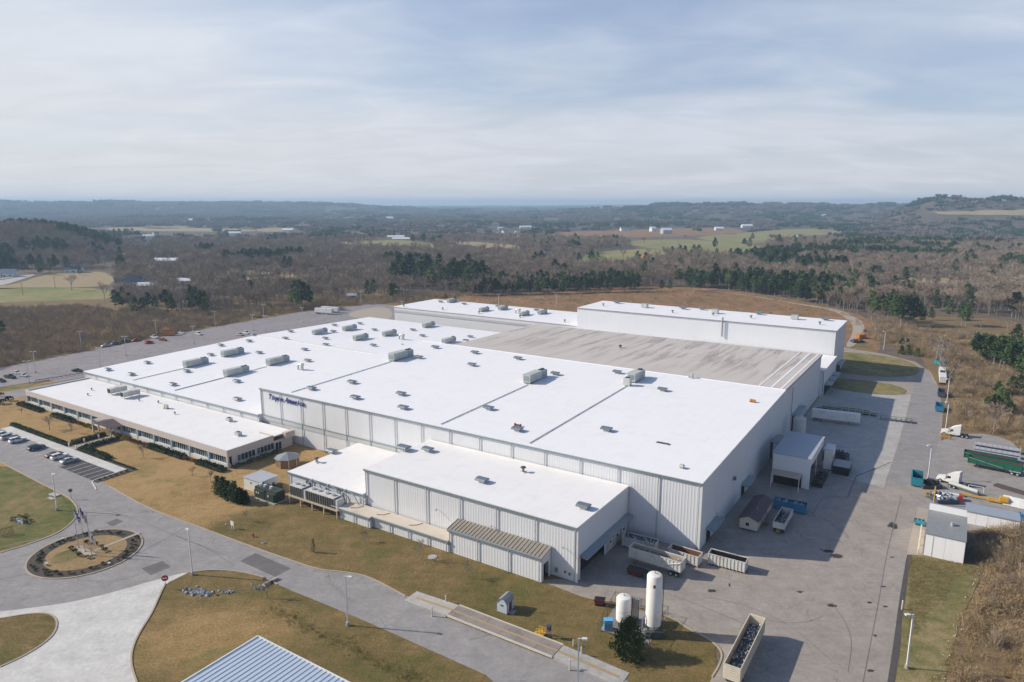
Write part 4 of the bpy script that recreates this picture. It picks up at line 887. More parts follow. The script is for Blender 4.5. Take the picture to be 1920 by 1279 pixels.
for q, lab in (((430, 790), 'small boxy condenser on the office roof near the lettered wall'), ((447, 817), 'small boxy condenser at the near corner of the office roof')):
    t = T('condenser_unit', lab, 'condenser', on_roof(*q, flat(4.9)), TH); MB().box(-.9, .9, -.7, .7, .15, 1.25).obj('cabinet', 'ahu', t); MB().cyl((0, 0, 1.25), (0, 0, 1.36), .55, n=12).obj('fan', 'ahu_dark', t); MB().box(-.94, -.9, -.5, .5, .3, 1.1).obj('louvre', 'ahu_dark', t); MB().box(-1, 1, -.8, .8, 0, .15).obj('curb', 'white_paint', t)
# ------------------------------------------------------------------ canopies and doors on the shaded right wall
for i, (v0, v1, z) in enumerate([(4.5, 12.5, 3.4), (34, 42, 3.4), (66, 74, 5.6), (96, 110, 6.0)]):
    t = T('door_canopy', f'dark flat canopy over a loading door on the shaded right wall, {["nearest", "second", "third", "farthest"][i]} of four', 'canopy', B(.02, v0, 0), TH, 'canopies along the right wall')
    L_ = v1-v0
    MB().hex([(0, 0, z), (2.1, 0, z-.15), (2.1, L_, z-.15), (0, L_, z)], [(0, 0, z+.3), (2.1, 0, z+.1), (2.1, L_, z+.1), (0, L_, z+.3)]).obj('roof', 'trim', t)
    MB().box(.01, .09, .8, L_*.45, 0, z-.3).obj('door', 'dark', t); MB().box(.01, .09, L_*.55, L_-.5, 0, z-.3).obj('door', 'white_dirty', t)
    for y in (.3, L_-.3): MB().cyl((0, y, z+1.2), (1.9, y, z+.1), .05, n=6).obj('brace', 'steel', t)
t = T('wall_exhaust', 'round dark exhaust opening halfway up the shaded right wall', 'exhaust', B(.1, 26, 8.2), TH); MB().cyl((0, 0, 0), (.5, 0, 0), .55, n=12).obj('collar', 'galv', t); MB().cyl((.5, 0, 0), (.52, 0, 0), .42, n=12).obj('opening', 'dark', t)  # exhaust collar with a dark round opening, not a lamp
t = T('vent_pipe', 'thin tall vent pipe on the shaded right wall', 'pipe', B(.6, 92, 0), TH); MB().cyl((0, 0, 0), (0, 0, 16.5), .12, n=8).obj('pipe', 'steel', t); MB().box(-.5, 0, -.05, .05, 9, 9.1).obj('bracket', 'steel', t)
# ------------------------------------------------------------------ vehicles
def make_car(name, kind, paint):
    t = T(name, 'x', 'car'); hl = 2.35 if kind != 'sedan' else 2.4; w = .92
    hood, belt, top = (1.02, 1.08, 1.72) if kind == 'suv' else (.9, .95, 1.45) if kind == 'sedan' else (1.08, 1.12, 1.8)
    if kind == 'pickup': hl = 2.8
    pr = [(-hl, .36), (-hl+.15, .3), (hl-.1, .3), (hl, .45), (hl-.04, hood-.22), (hl-.35, hood-.06), (.95, hood), (.7, belt), (-hl+.25, belt), (-hl, belt-.25)]
    m = MB().prism(pr, 'y', -w, w)
    if kind == 'pickup': m = MB().prism(pr[:7]+[(.7, belt), (-.9, belt), (-.9, .75), (-hl, .75)], 'y', -w, w).box(-hl, -.9, -w, -w+.08, .75, 1.12).box(-hl, -.9, w-.08, w, .75, 1.12).box(-hl, -hl+.08, -w+.08, w-.08, .75, 1.12)
    m.obj('body', paint, t)
    b0, b1, t0, t1 = {'suv': (-2.2, 1.0, -1.95, .15), 'sedan': (-1.75, 1.05, -1.05, .15), 'pickup': (-.88, 1.1, -.7, .35)}[kind]
    MB().hex([(b0, -w+.04, belt), (b1, -w+.04, belt), (b1, w-.04, belt), (b0, w-.04, belt)], [(t0, -w+.22, top-.06), (t1, -w+.22, top-.06), (t1, w-.22, top-.06), (t0, w-.22, top-.06)]).obj('glasshouse', 'glass', t)
    MB().hex([(t0-.06, -w+.2, top-.06), (t1+.06, -w+.2, top-.06), (t1+.06, w-.2, top-.06), (t0-.06, w-.2, top-.06)], [(t0+.1, -w+.3, top), (t1-.1, -w+.3, top), (t1-.1, w-.3, top), (t0+.1, w-.3, top)]).obj('roof', paint, t)
    xm = (b0+b1)/2; xt = (t0+t1)/2
    for s in (-1, 1):
        for x, xx in ((xm-.1, xt-.05), (b0+.3, t0+.15)):
            MB().hex([(x-.06, s*(w-.03), belt), (x+.06, s*(w-.03), belt), (x+.06, s*(w-.1), belt), (x-.06, s*(w-.1), belt)], [(xx-.06, s*(w-.2), top-.05), (xx+.06, s*(w-.2), top-.05), (xx+.06, s*(w-.28), top-.05), (xx-.06, s*(w-.28), top-.05)]).obj('pillar', paint, t)
        MB().box(hl-.12, hl+.005, s*.62-.2, s*.62+.2, hood-.34, hood-.2).obj('headlight', 'silver', t); MB().box(-hl-.01, -hl+.06, s*.72-.13, s*.72+.13, belt-.35, belt-.1).obj('tail_light', 'red', t)
        MB().box(.75, .95, s*(w+.09)-.09, s*(w+.09)+.09, belt+.0, belt+.16).obj('mirror', paint, t)
    for x in (-hl+.9, hl-.88):
        for s in (-1, 1):
            wl = MB().cyl((0, -.12, 0), (0, .12, 0), .35, n=14).obj('wheel', 'tyre', t, loc=(x, s*(w-.1), .35)); MB().cyl((0, s*.1, 0), (0, s*.135, 0), .21, n=10).obj('rim', 'silver', wl)
    return cache(t)
VA = math.atan2(V.y, V.x); UA = TH
def car(x, y, kind, paint, label, rot, group, protos={}):
    k = (kind, paint)
    if k not in protos: protos[k] = make_car('parked_car' if kind != 'pickup' else 'pickup_truck', kind, paint); o = protos[k]; o.location = P(x, y); o.rotation_euler = (0, 0, rot); o['label'] = label
    else: o = copy_tree(protos[k], P(x, y), rot, label)
    o['group'] = group; o['category'] = 'pickup' if kind == 'pickup' else 'car'
    q = o.location; o.location = (q.x, q.y, .03)
g = 'cars parked before the office'
for i, (u, kind, paint, lab) in enumerate([(-216.6, 'suv', 'white_paint', 'white SUV at the far left end of the office parking bays'), (-212.6, 'suv', 'silver', 'silver SUV between two white cars by the office'), (-206.6, 'suv', 'white_paint', 'white estate car third from the left by the office'),
                                        (-194.0, 'suv', 'slate', 'dark blue grey SUV parked alone in the office bays'), (-182.6, 'sedan', 'darkred', 'dark red sedan half hidden behind a white SUV'), (-179.4, 'suv', 'white_paint', 'white SUV parked beside the dark red sedan'), (-173.6, 'sedan', 'silver', 'silver sedan next to the empty dark office bays')]):
    q = B(u, -47.2); x, y = proj(q.x, q.y, 0); car(x, y, kind, paint, lab, VA, g)
g = 'cars in the big parking lot'
for x, y, kind, paint, lab, a in [(19, 709, 'pickup', 'dkgreen', 'dark green pickup on the near left side of the big lot', UA+.2), (32, 701, 'sedan', 'white_paint', 'white sedan behind the dark green pickup in the lot', UA+.2), (45, 706, 'sedan', 'white_paint', 'white sedan right of the dark green pickup in the lot', UA+.2), (1, 716, 'sedan', 'black', 'black car at the extreme left edge of the lot', UA+.2), (145, 697, 'sedan', 'black', 'black car parked beside the low left roof corner', UA+.3),
                                 (199, 650, 'sedan', 'silver', 'silver car leftmost in the row along the scrub', VA), (217, 646, 'suv', 'grey', 'dark grey SUV in the row along the scrub', VA), (236, 642, 'pickup', 'slate', 'slate blue pickup in the row along the scrub', VA), (255.5, 640, 'sedan', 'red', 'small red car at the right of the row along the scrub', VA), (279.5, 644, 'suv', 'red', 'red SUV standing out in front of the row', VA+.2), (289.5, 634, 'pickup', 'white_paint', 'white pickup beside the tall lot lamp', UA), (305.5, 639, 'sedan', 'red', 'red sedan beside the rusty skip', UA+.2),
                                 (340, 626, 'sedan', 'white_paint', 'white car just right of the rusty skip', UA), (373, 628, 'suv', 'white_paint', 'white SUV alone toward the right of the lot', UA), (450, 629, 'sedan', 'silver', 'silver car half behind the low roof edge', UA), (462, 626, 'suv', 'white_paint', 'white car half behind the low roof edge', UA)]:
    car(x, y, kind, paint, lab, a, g)
def wheels(t, xs, ys, r=.5, wd=.28, mat='tyre'):
    for x in xs:
        for y in ys:
            q = MB().cyl((0, -wd/2, 0), (0, wd/2, 0), r, n=14).obj('wheel', mat, t, loc=(x, y, r)); s = 1 if y > 0 else -1
            MB().cyl((0, s*wd*.42, 0), (0, s*(wd*.5+.02), 0), r*.55, n=10).obj('rim', 'silver', q)
def tractor(loc, rot, label):
    t = T('semi_tractor', label, 'truck', loc, rot)
    for y in (-.45, .45): MB().box(-3.9, 3.0, y-.08, y+.08, .75, 1.0).obj('frame_rail', 'grey', t)
    MB().hex([(1.5, -1.0, .7), (3.6, -.95, .6), (3.6, .95, .6), (1.5, 1.0, .7)], [(1.5, -.95, 1.95), (3.45, -.8, 1.6), (3.45, .8, 1.6), (1.5, .95, 1.95)]).obj('hood', 'white_paint', t)
    MB().box(3.601, 3.66, -.6, .6, .75, 1.5).obj('grille', 'ahu_dark', t); MB().box(3.3, 3.8, -1.15, 1.15, .4, .68).obj('bumper', 'silver', t)
    MB().hex([(-.2, -1.15, .7), (1.49, -1.1, .7), (1.49, 1.1, .7), (-.2, 1.15, .7)], [(-.2, -1.1, 2.75), (.95, -1.0, 2.6), (.95, 1.0, 2.6), (-.2, 1.1, 2.75)]).obj('cab', 'white_paint', t)
    MB().hex([(1.1, -.92, 1.98), (1.33, -.92, 1.98), (1.33, .92, 1.98), (1.1, .92, 1.98)], [(.9, -.86, 2.58), (1.02, -.86, 2.55), (1.02, .86, 2.55), (.9, .86, 2.58)]).obj('windscreen', 'glass', t)
    for s in (-1, 1): MB().box(.1, .85, s*1.1-.05, s*1.1+.05, 1.75, 2.4).obj('side_window', 'glass', t); MB().box(1.2, 1.45, s*1.3-.1, s*1.3+.1, 1.7, 2.3).obj('mirror', 'white_paint', t); MB().cyl((-1.4, s*.9, .7), (.2, s*.9, .7), .32, n=12).obj('fuel_tank', 'silver', t); MB().cyl((-1.95, s*1.0, 1.0), (-1.95, s*1.0, 3.6), .09, n=8).obj('exhaust_stack', 'silver', t)
    MB().box(-1.9, -.21, -1.2, 1.2, .8, 2.8).obj('sleeper', 'white_paint', t)
    MB().prism([(-1.9, 2.81), (.6, 2.77), (-.2, 3.3), (-1.9, 3.95)], 'y', -1.1, 1.1).obj('roof_fairing', 'white_paint', t)
    MB().cyl((-3.0, 0, 1.02), (-3.0, 0, 1.15), .5, n=12).obj('fifth_wheel', 'grey', t)
    wheels(t, (2.5,), (-1.0, 1.0)); wheels(t, (-2.5, -3.75), (-.98, -.66, .66, .98)); return t
def away(a, b): d = P(*b)-P(*a); return math.atan2(d.y, d.x)
tractor((P(1784, 812)+P(1790, 822))/2, away((1815, 822), (1765, 814)), 'white semi tractor nose to the road beside the brush')
tractor(P(1784, 907), away((1815, 915), (1757, 900)), 'white semi tractor with flat frame behind the blue skip')
def bin_(name, label, cat, loc, rot, L, W, H, paint, inner, load=None, lf=.6, ribs=9, z0=.25, group=None, skids=True):
    """open topped steel container: local x along its length"""
    t = T(name, label, cat, loc, rot, group); a, b = L/2, W/2
    MB().box(-a, a, -b, b, z0, z0+.12).obj('floor', inner, t)
    for s in (-1, 1): MB().box(-a, a, s*(b-.04)-.04, s*(b-.04)+.04, z0+.121, H).obj('side', paint, t); MB().box(s*(a-.04)-.04, s*(a-.04)+.04, -b+.081, b-.081, z0+.121, H-.02).obj('end', paint, t); MB().box(-a+.081, a-.081, s*(b-.09)-.008, s*(b-.09)+.008, z0+.125, H-.03).obj('lining', inner, t)
    m = MB().box(-a-.06, a+.06, -b-.06, -b+.06, H, H+.12).box(-a-.06, a+.06, b-.06, b+.06, H, H+.12).box(-a-.06, -a+.06, -b+.06, b-.06, H, H+.12).box(a-.06, a+.06, -b+.06, b-.06, H, H+.12).obj('top_rail', paint, t)
    rm = MB().box(-.07, .07, -.1, 0, z0, H-.01).mesh('rib', paint)
    for i in range(ribs):
        x = -a+.15+(L-.3)*i/(ribs-1)
        o = link('rib', rm, t, (x, -b, 0)); o = link('rib', rm, t, (x, b, 0)); o.rotation_euler = (0, 0, math.pi)
    if skids:
        for y in (-.6, .6): MB().box(-a+.1, a-.1, y-.1, y+.1, 0, z0-.002).obj('skid', 'grey', t)
    if load:
        q = heap(-a+.15, a-.15, -b+.13, b-.13, z0+.14, H*lf, 260, .55); o = q.obj('load', ['scrap', 'scrap_dark', 'blue'] if load == 'scrap' else load, t); o['kind'] = 'stuff'
    return t
def heap(x0, x1, y0, y1, z0, zt, n, s, rnd=random.Random(5)):
    m = MB(); m.box(x0, x1, y0, y1, z0, zt*.75, 1)
    for i in range(n):
        c = Vector((rnd.uniform(x0+s*.4, x1-s*.4), rnd.uniform(y0+s*.4, y1-s*.4), zt*.74+rnd.random()*zt*.28)); q = [c+Vector((rnd.uniform(-s, s), rnd.uniform(-s, s), rnd.uniform(-s, s)))*.42 for _ in range(4)]
        for v in q: v.x = min(max(v.x, x0), x1); v.y = min(max(v.y, y0), y1)
        m.add(q, [(0, 1, 2), (0, 3, 1), (1, 3, 2), (2, 3, 0)], rnd.choice((0, 0, 0, 1, 1, 2)) if i % 2 else 0)
    return m
bin_('scrap_container', 'white scrap container heaped with pale offcuts against the white wall', 'container', B(-11.4, -5.4), TH+.06, 7.6, 2.5, 2.4, 'white_dirty', 'grey', 'scrap', 1.0)
bin_('scrap_container', 'white ribbed container with rusty empty inside at the hall corner', 'container', B(-1.2, -5.4), TH-.05, 6.8, 2.5, 2.4, 'white_dirty', 'rust', None)
bin_('scrap_container', 'white ribbed container with dark inside, rightmost at the hall corner', 'container', B(7.2, -2.9), TH+.02, 7.7, 2.4, 2.5, 'white_dirty', 'black', None, ribs=11)
t = bin_('scrap_trailer', 'long white ribbed scrap trailer parked before the loading doorway', 'trailer', B(-5.2, -11.6), TH-.03, 11.6, 2.5, 3.6, 'white_dirty', 'tan', 'scrap', .82, 15, 1.35, skids=False)
wheels(t, (3.6, 4.8), (-1.0, 1.0)); MB().box(-5.6, 5.6, -.5, .5, 1.05, 1.345).obj('chassis', 'darkred', t)
for s in (-.8, .8): MB().box(-4.6, -4.4, s-.08, s+.08, 0, 1.34).obj('landing_leg', 'grey', t)
MB().cyl((2.0, -1.4, 2.2), (5.6, -1.4, 3.4), .07, n=6).obj('tarp_arm', 'white_paint', t)
t = bin_('scrap_trailer', 'long cream scrap trailer full of shiny offcuts at the bottom edge', 'trailer', B(18.3, -32.4), VA, 15.8, 2.6, 3.9, 'cream', 'tan', 'scrap', .78, 19, 1.35, skids=False)
wheels(t, (-6.2, -4.9), (-1.05, 1.05)); MB().box(-7.7, 7.7, -.5, .5, 1.05, 1.345).obj('chassis', 'grey', t); MB().box(7.98, 8.1, -1.3, 1.3, 1.4, 4.1).obj('headboard', 'cream', t)
for i in range(7): MB().box(-7.97, -7.91, -1.28, 1.28, 1.5+.34*i, 1.6+.34*i).obj('tail_rib', 'cream', t)
t = T('skip', 'dark red and green skip standing in shade behind the tall tank', 'skip', B(-7.6, -16.2), TH)
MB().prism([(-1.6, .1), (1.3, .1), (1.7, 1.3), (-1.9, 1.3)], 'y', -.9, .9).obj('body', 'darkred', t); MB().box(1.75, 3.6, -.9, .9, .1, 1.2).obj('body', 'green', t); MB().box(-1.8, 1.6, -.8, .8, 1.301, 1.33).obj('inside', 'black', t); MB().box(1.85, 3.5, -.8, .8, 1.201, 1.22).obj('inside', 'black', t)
t = T('tipping_hopper', 'small dark red tipping hopper on the grass edge by the tanks', 'hopper', P(1125, 1134), TH+.3)
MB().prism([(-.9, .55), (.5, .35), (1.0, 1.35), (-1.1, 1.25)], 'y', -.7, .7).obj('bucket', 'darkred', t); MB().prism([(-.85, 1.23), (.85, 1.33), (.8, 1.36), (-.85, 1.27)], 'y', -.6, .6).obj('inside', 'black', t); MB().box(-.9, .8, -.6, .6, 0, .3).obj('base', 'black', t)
# ------------------------------------------------------------------ tanks in their fence
def tank(loc, r, z0, hgt, label):
    t = T('storage_tank', label, 'tank', loc)
    MB().lathe([(r*.05, z0-.35), (r*.7, z0-.25), (r, z0), (r, hgt-r*.35), (r*.86, hgt-r*.12), (r*.5, hgt), (.02, hgt+.05)], 32).obj('shell', 'tank_white', t, smooth=.6)
    for k in range(4):
        a = .5+k*math.pi/2; MB().cyl((r*.8*math.cos(a), r*.8*math.sin(a), 0), (r*.85*math.cos(a), r*.85*math.sin(a), z0+.6), .12, n=8).obj('leg', 'steel', t)
    for k in range(1, 4): MB().lathe([(r, z0+(hgt-z0)*k/4.4), (r+.03, z0+(hgt-z0)*k/4.4), (r+.03, z0+(hgt-z0)*k/4.4+.07), (r, z0+(hgt-z0)*k/4.4+.07)], 32).obj('seam', 'tank_white', t)
    a = -.1; x, y = (r+.22)*math.cos(a), (r+.22)*math.sin(a)
    for s in (-.2, .2): MB().cyl((x, y+s, .4), (x, y+s, hgt-.2), .035, n=5).obj('ladder_rail', 'rust', t)
    m = MB()
    for k in range(int(hgt/.5)): m.box(x-.02, x+.02, y-.2, y+.2, .6+k*.45, .64+k*.45)
    m.obj('rungs', 'rust', t); MB().cyl((0, 0, hgt), (0, 0, hgt+.35), .1, n=8).obj('valve', 'steel', t); return t
tk = tank((25.0, 111.3, 0), 1.35, 1.9, 11.6, 'tall slim white tank on legs in the fenced compound')
MB().tube([(-1.9, -.4, 0), (-1.9, -.4, 3.4), (-1.35, -.2, 3.6)], .14).obj('pipe', 'steel', tk); MB().lathe([(.35, .4), (.5, .7), (.45, 1.0), (.1, 1.2)], 12, (-2.3, -.9, 0)).obj('pump', 'white_paint', tk)
MB().box(-1.6, 1.6, -1.8, -.9, .1, 1.3).obj('control_box', 'ahu_dark', tk)
MB().box(-.5, -.1, -1.38, -1.33, 9.5, 10.1).obj('plate', 'rust', tk)
tank((20.3, 114.6, 0), 1.35, .6, 5.3, 'short wide white tank in the fenced compound')
t = T('vaporiser', 'dark finned vaporiser between the two white tanks', 'vaporiser', (22.35, 115.2, 0))
fm_ = MB().box(-.07, .07, -.45, .45, .3, 4.4).mesh('fin', 'steel')
for k in range(5): link('fin', fm_, t, (-.8+.38*k, 0, 0))
MB().box(-1, .95, -.5, .5, .1, .3).obj('base', 'grey', t)
t = T('utility_cabinet', 'bright blue cabinet inside the tank fence', 'cabinet', P(1140, 1180)); MB().box(-.75, .75, -.5, .5, .1, 1.9).obj('body', 'lightblue', t); MB().box(-.8, .8, -.55, .55, 1.9, 2.0).obj('lid', 'lightblue', t); MB().box(-.65, .65, -.53, -.5, .3, 1.7).obj('door', 'lightblue', t); MB().box(-.8, .8, -.6, .6, 0, .1).obj('plinth', 'concrete', t)
FP = [P(1122, 1183), P(1153, 1128), P(1252, 1156), P(1217, 1213)]
sheet('tank_pad', [P(1126, 1181), P(1156, 1131), P(1249, 1158), P(1216, 1209)], .03, 'gravel', 0)
t = T('chain_link_fence', 'dark chain link fence around the two white tanks', 'fence', FP[0])
wm = MB()
for k in range(4):
    a, b = FP[k]-FP[0], FP[(k+1) % 4]-FP[0]; L_ = (b-a).length; n = max(2, round(L_/2.4))
    for i in range(n):
        q = a.lerp(b, i/n); MB().cyl((0, 0, 0), (0, 0, 2.2), .05, n=6).obj('post', 'grey', t, loc=q)
    MB().cyl(a+Vector((0, 0, 2.1)), b+Vector((0, 0, 2.1)), .035, n=5).obj('rail', 'grey', t)
    n = int(L_/.22); dd = (b-a)/L_
    for i in range(n):
        for s in (-1, 1):
            p = a+dd*(i*.22); q = p+dd*(s*2.0); 
            if 0 <= (q-a).dot(dd) <= L_: wm.add([p, p+dd*.028, q+Vector((0, 0, 2.1))+dd*.028, q+Vector((0, 0, 2.1))], [(0, 1, 2, 3)])
wm.obj('mesh', 'black', t)['kind'] = 'stuff'
# ------------------------------------------------------------------ shaded yard on the right
t = T('mobile_office', 'cream mobile office with brown pitched roof in the shaded yard', 'mobile office', B(6.6, 16), TH)
MB().box(-2, 2, 0, 14.2, .5, 2.9).obj('wall', 'cream', t); MB().box(-1.8, 1.8, .2, 14, 0, .5).obj('skirt', 'grey', t)
for s in (-1, 1): MB().hex([(s*2.35, -.35, 2.75), (0, -.35, 3.75), (0, 14.55, 3.75), (s*2.35, 14.55, 2.75)], [(s*2.35, -.35, 2.88), (0, -.35, 3.9), (0, 14.55, 3.9), (s*2.35, 14.55, 2.88)]).obj('roof', 'shingle', t)
MB().prism([(-2, 2.9), (2, 2.9), (0, 3.72)], 'y', 0, .1).obj('gable', 'cream', t); MB().prism([(-2, 2.9), (2, 2.9), (0, 3.72)], 'y', 14.1, 14.2).obj('gable', 'cream', t)
for i in range(8):
    for s in (-1, 1): MB().hex([(s*2.3, 1+i*1.7, 2.9), (s*.05, 1+i*1.7, 3.87), (s*.05, 1.12+i*1.7, 3.87), (s*2.3, 1.12+i*1.7, 2.9)], [(s*2.3, 1+i*1.7, 2.96), (s*.05, 1+i*1.7, 3.93), (s*.05, 1.12+i*1.7, 3.93), (s*2.3, 1.12+i*1.7, 2.96)]).obj('roof_batten', 'brown', t)
o = MB().box(-.7, .3, -.06, 0, 1.2, 2.2).obj('window', 'white_paint', t); MB().box(-.6, .2, -.08, -.06, 1.3, 2.1).obj('pane', 'glass', o)
for y in (3, 8): o = MB().box(2, 2.06, y, y+1.0, 1.2, 2.2).obj('window', 'white_paint', t); MB().box(2.06, 2.08, y+.1, y+.9, 1.3, 2.1).obj('pane', 'glass', o)
MB().box(2, 2.05, 5.3, 6.2, .5, 2.5).obj('door', 'white_dirty', t); MB().box(2.1, 3.2, 5, 6.5, 0, .45).obj('step', 'wood', t)
MB().cyl((.7, 5, 3.5), (.7, 5, 4.2), .15, n=8).obj('flue', 'steel', t)
t = bin_('dump_trailer', 'small white dump trailer loaded with dark scrap next to the mobile office', 'trailer', B(12.8, 23.2), VA, 9.4, 2.5, 2.6, 'white_dirty', 'brown', 'scrap', .7, 10, 1.1, skids=False); wheels(t, (-2.6, -3.8), (-1, 1), .48); MB().box(-4.6, 4.6, -.4, .4, .8, 1.095).obj('chassis', 'grey', t); MB().box(-5.3, -4.7, -.3, .3, .6, .8).obj('hitch', 'yellow', t)
bin_('roll_off_container', 'long blue container behind the white dump trailer in shade', 'container', B(12.5, 33.2), TH+.05, 7.6, 2.4, 2.3, 'blue', 'slate', 'scrap', .95)
t = T('loading_shed', 'flat roofed open white shed in the middle of the shaded yard', 'shed', B(4.4, 49.3), TH)
MB().hex([(-.2, -.2, 8.4), (9.8, -.2, 8.4), (9.8, 20.8, 8.5), (-.2, 20.8, 8.5)], [(-.2, -.2, 8.7), (9.8, -.2, 8.7), (9.8, 20.8, 8.8), (-.2, 20.8, 8.8)]).obj('roof', 'shed_roof', t)
for k in range(3):
    link('wall_panel', panel_mesh(3.2, 0, 8.4, 8.4, 'siding'), t, (k*3.2, 0, 0))
MB().box(9.45, 9.6, .1, .5, 0, 8.38).obj('corner_post', 'white_paint', t); MB().box(9.45, 9.6, 20.2, 20.6, 0, 8.38).obj('corner_post', 'white_paint', t); MB().box(0, 9.4, 20.45, 20.6, 0, 8.38).obj('back_wall', 'siding', t); MB().box(.02, .17, .1, 20.4, 0, 8.38).obj('side_wall', 'siding', t)
MB().box(9.45, 9.6, .51, 20.19, 6.2, 8.38).obj('door_header', 'siding', t); MB().box(9.45, 9.6, 10, 10.4, 0, 6.19).obj('door_post', 'white_paint', t)
MB().hex([(.4, -3.6, 3.6), (7.8, -3.6, 3.6), (7.8, -.2, 3.9), (.4, -.2, 3.9)], [(.4, -3.6, 3.75), (7.8, -3.6, 3.75), (7.8, -.2, 4.05), (.4, -.2, 4.05)]).obj('porch_roof', 'tan', t)
for x in (.6, 7.6): MB().box(x-.08, x+.08, -3.5, -3.34, 0, 3.6).obj('porch_post', 'white_paint', t)
MB().box(.5, 7.7, -.16, -.14, 0, 3.5).obj('doorway', 'dark', t)
t = T('yard_debris', 'heap of dark scrap lying at the open side of the shed', 'scrap heap', B(15.6, 57), TH); heap(-1.4, 1.2, -5, 5, 0, 1.4, 220, .9).obj('pieces', ['scrap_dark', 'black', 'rust'], t)['kind'] = 'stuff'
t = T('dust_collector', 'tall narrow white cabinet at the far corner of the shed', 'cabinet', B(14.8, 66.5), TH); MB().box(0, 2.2, 0, 5.5, .4, 6.2).obj('body', 'white_paint', t); MB().box(2.2, 2.3, 1, 4.5, 2.5, 4).obj('grille', 'steel', t); MB().box(.1, 2.1, .1, 5.4, 0, .4).obj('plinth', 'grey', t); MB().box(-.1, 2.3, -.1, 5.6, 6.2, 6.35).obj('lid', 'galv_light', t)
t = T('covered_container', 'dark container with pale flat lid right of the shed', 'container', B(17.6, 64.5), TH); MB().box(0, 4.2, 0, 6, .2, 2.5).obj('body', 'black', t); MB().box(-.1, 4.3, -.1, 6.1, 2.5, 2.65).obj('lid', 'steel', t); MB().box(.2, 4, .2, 5.8, 0, .2).obj('skid', 'grey', t)
t = T('process_unit', 'pale green box unit with two roof fans against the shaded wall', 'process unit', B(4.2, 75), TH); MB().box(0, 8, 0, 6, .3, 3.6).obj('body', 'ahu', t); MB().box(.3, 7.7, .3, 5.7, 0, .3).obj('base', 'grey', t)
for x in (4.2, 6.6): MB().cyl((x, 3, 3.6), (x, 3, 4.0), .9, n=14).obj('fan', 'ahu_dark', t)
t = T('cyclone_silo', 'grey green round silo standing close to the shaded wall', 'silo', B(4.4, 86)); MB().lathe([(.4, 1.2), (1.9, 3.0), (1.9, 8.4), (1.6, 8.8), (.3, 9.2)], 22).obj('shell', 'ahu', t, smooth=.6)
for k in range(4): MB().cyl((1.6*math.cos(k*1.57), 1.6*math.sin(k*1.57), 0), (1.6*math.cos(k*1.57), 1.6*math.sin(k*1.57), 3.4), .1, n=6).obj('leg', 'steel', t)
t = T('machine_scrap', 'jumble of dark machine parts behind the shed', 'scrap heap', B(16, 77), TH); heap(-3, 4, -3, 3.5, 0, 2.2, 180, 1.6).obj('pieces', ['scrap_dark', 'black', 'slate'], t)['kind'] = 'stuff'
def trailer(name, label, a, b, H=2.8, z0=1.2, W=2.55, paint='white_paint', wh=-1):
    """box trailer between two ground points"""
    a, b = Vector((*a[:2], 0)), Vector((*b[:2], 0)); d = b-a; L = d.length; t = T(name, label, 'trailer', (a+b)/2, math.atan2(d.y, d.x)); h = L/2
    MB().box(-h, h, -W/2, W/2, z0, z0+H).obj('body', paint, t); MB().box(-h-.02, h+.02, -W/2-.02, W/2+.02, z0+H, z0+H+.06).obj('roof', 'white_paint', t); MB().box(-h+.2, h-.2, -.5, .5, z0-.3, z0-.002).obj('chassis', 'grey', t)
    for s in (-1, 1): MB().box(s*h-.03, s*h+.03, -W/2+.1, W/2-.1, z0+.1, z0+H-.1).obj('end_door', 'white_dirty', t); MB().box(-wh*h*.55-.08, -wh*h*.55+.08, s*.8-.08, s*.8+.08, 0, z0-.002).obj('landing_leg', 'grey', t)
    wheels(t, (wh*(h-1.2), wh*(h-2.5)), (-1.05, 1.05), .5); return t
trailer('box_trailer', 'long white box trailer backed up to the shaded dock', B(3.4, 115.3), B(18.5, 117.2))
trailer('box_trailer', 'white box trailer nearer the lot corner, left of two', P(592, 588), P(624, 590)); trailer('box_trailer', 'white box trailer behind its twin at the lot corner', P(604, 585), P(635, 587))
rk = T('steel_rack', 'row of dark green steel racks in the shade near the green islands', 'rack', B(4, 131), TH)
for i in range(9):
    for y in (0, 3):
        MB().box(i*2.3-.06, i*2.3+.06, y-.06, y+.06, 0, 2.2).obj('post', 'ahu', rk)
for z in (.7, 1.4, 2.1):
    for y in (0, 3): MB().box(-.1, 18.6, y-.05, y+.05, z, z+.1).obj('beam', 'ahu', rk)
for i in range(8):
    MB().box(i*2.3+.3, i*2.3+2, .2, 2.8, .2, .68).obj('tray', 'dkgreen', rk)
rk = T('steel_rack', 'low dark steel rack lying out on the concrete apron', 'rack', B(24, 128), TH+.1)
for i in range(7): MB().box(i*1.6-.05, i*1.6+.05, 0, 2.4, .1, 1.1).obj('cross_frame', 'ahu_dark', rk)
for y in (0, 2.4): MB().box(-.1, 9.8, y-.05, y+.05, 1.1, 1.2).obj('beam', 'ahu_dark', rk)
# ------------------------------------------------------------------ east side of the right road
VR = VA+.05
def skip(x, y, L, W, H, paint, inner, label, rot=VR): return bin_('roll_off_container', label, 'container', P(x, y), rot, L, W, H, paint, inner, None, ribs=5)
skip(1719, 906, 6.4, 2.6, 2.5, 'teal', 'black', 'teal blue open skip at the road edge before the white tractor')
skip(1761, 769, 6.2, 2.5, 2.2, 'blue', 'brown', 'bright blue open skip by the road behind the nearer white tractor'); skip(1765, 742, 6.4, 2.4, 2.2, 'slate', 'darkred', 'slate grey skip with dark red inside beside the road'); skip(1765, 685, 7, 2.6, 2.2, 'teal', 'teal', 'teal skip farthest along the right road', VR+.6)
t = trailer('hopper_truck', 'white box truck with dark open top parked between skips', P(1767, 722), P(1765, 702), 2.4, 1.0, 2.4); MB().box(-1.5, 2.8, -.95, .95, 3.462, 3.5).obj('open_top', 'black', t)
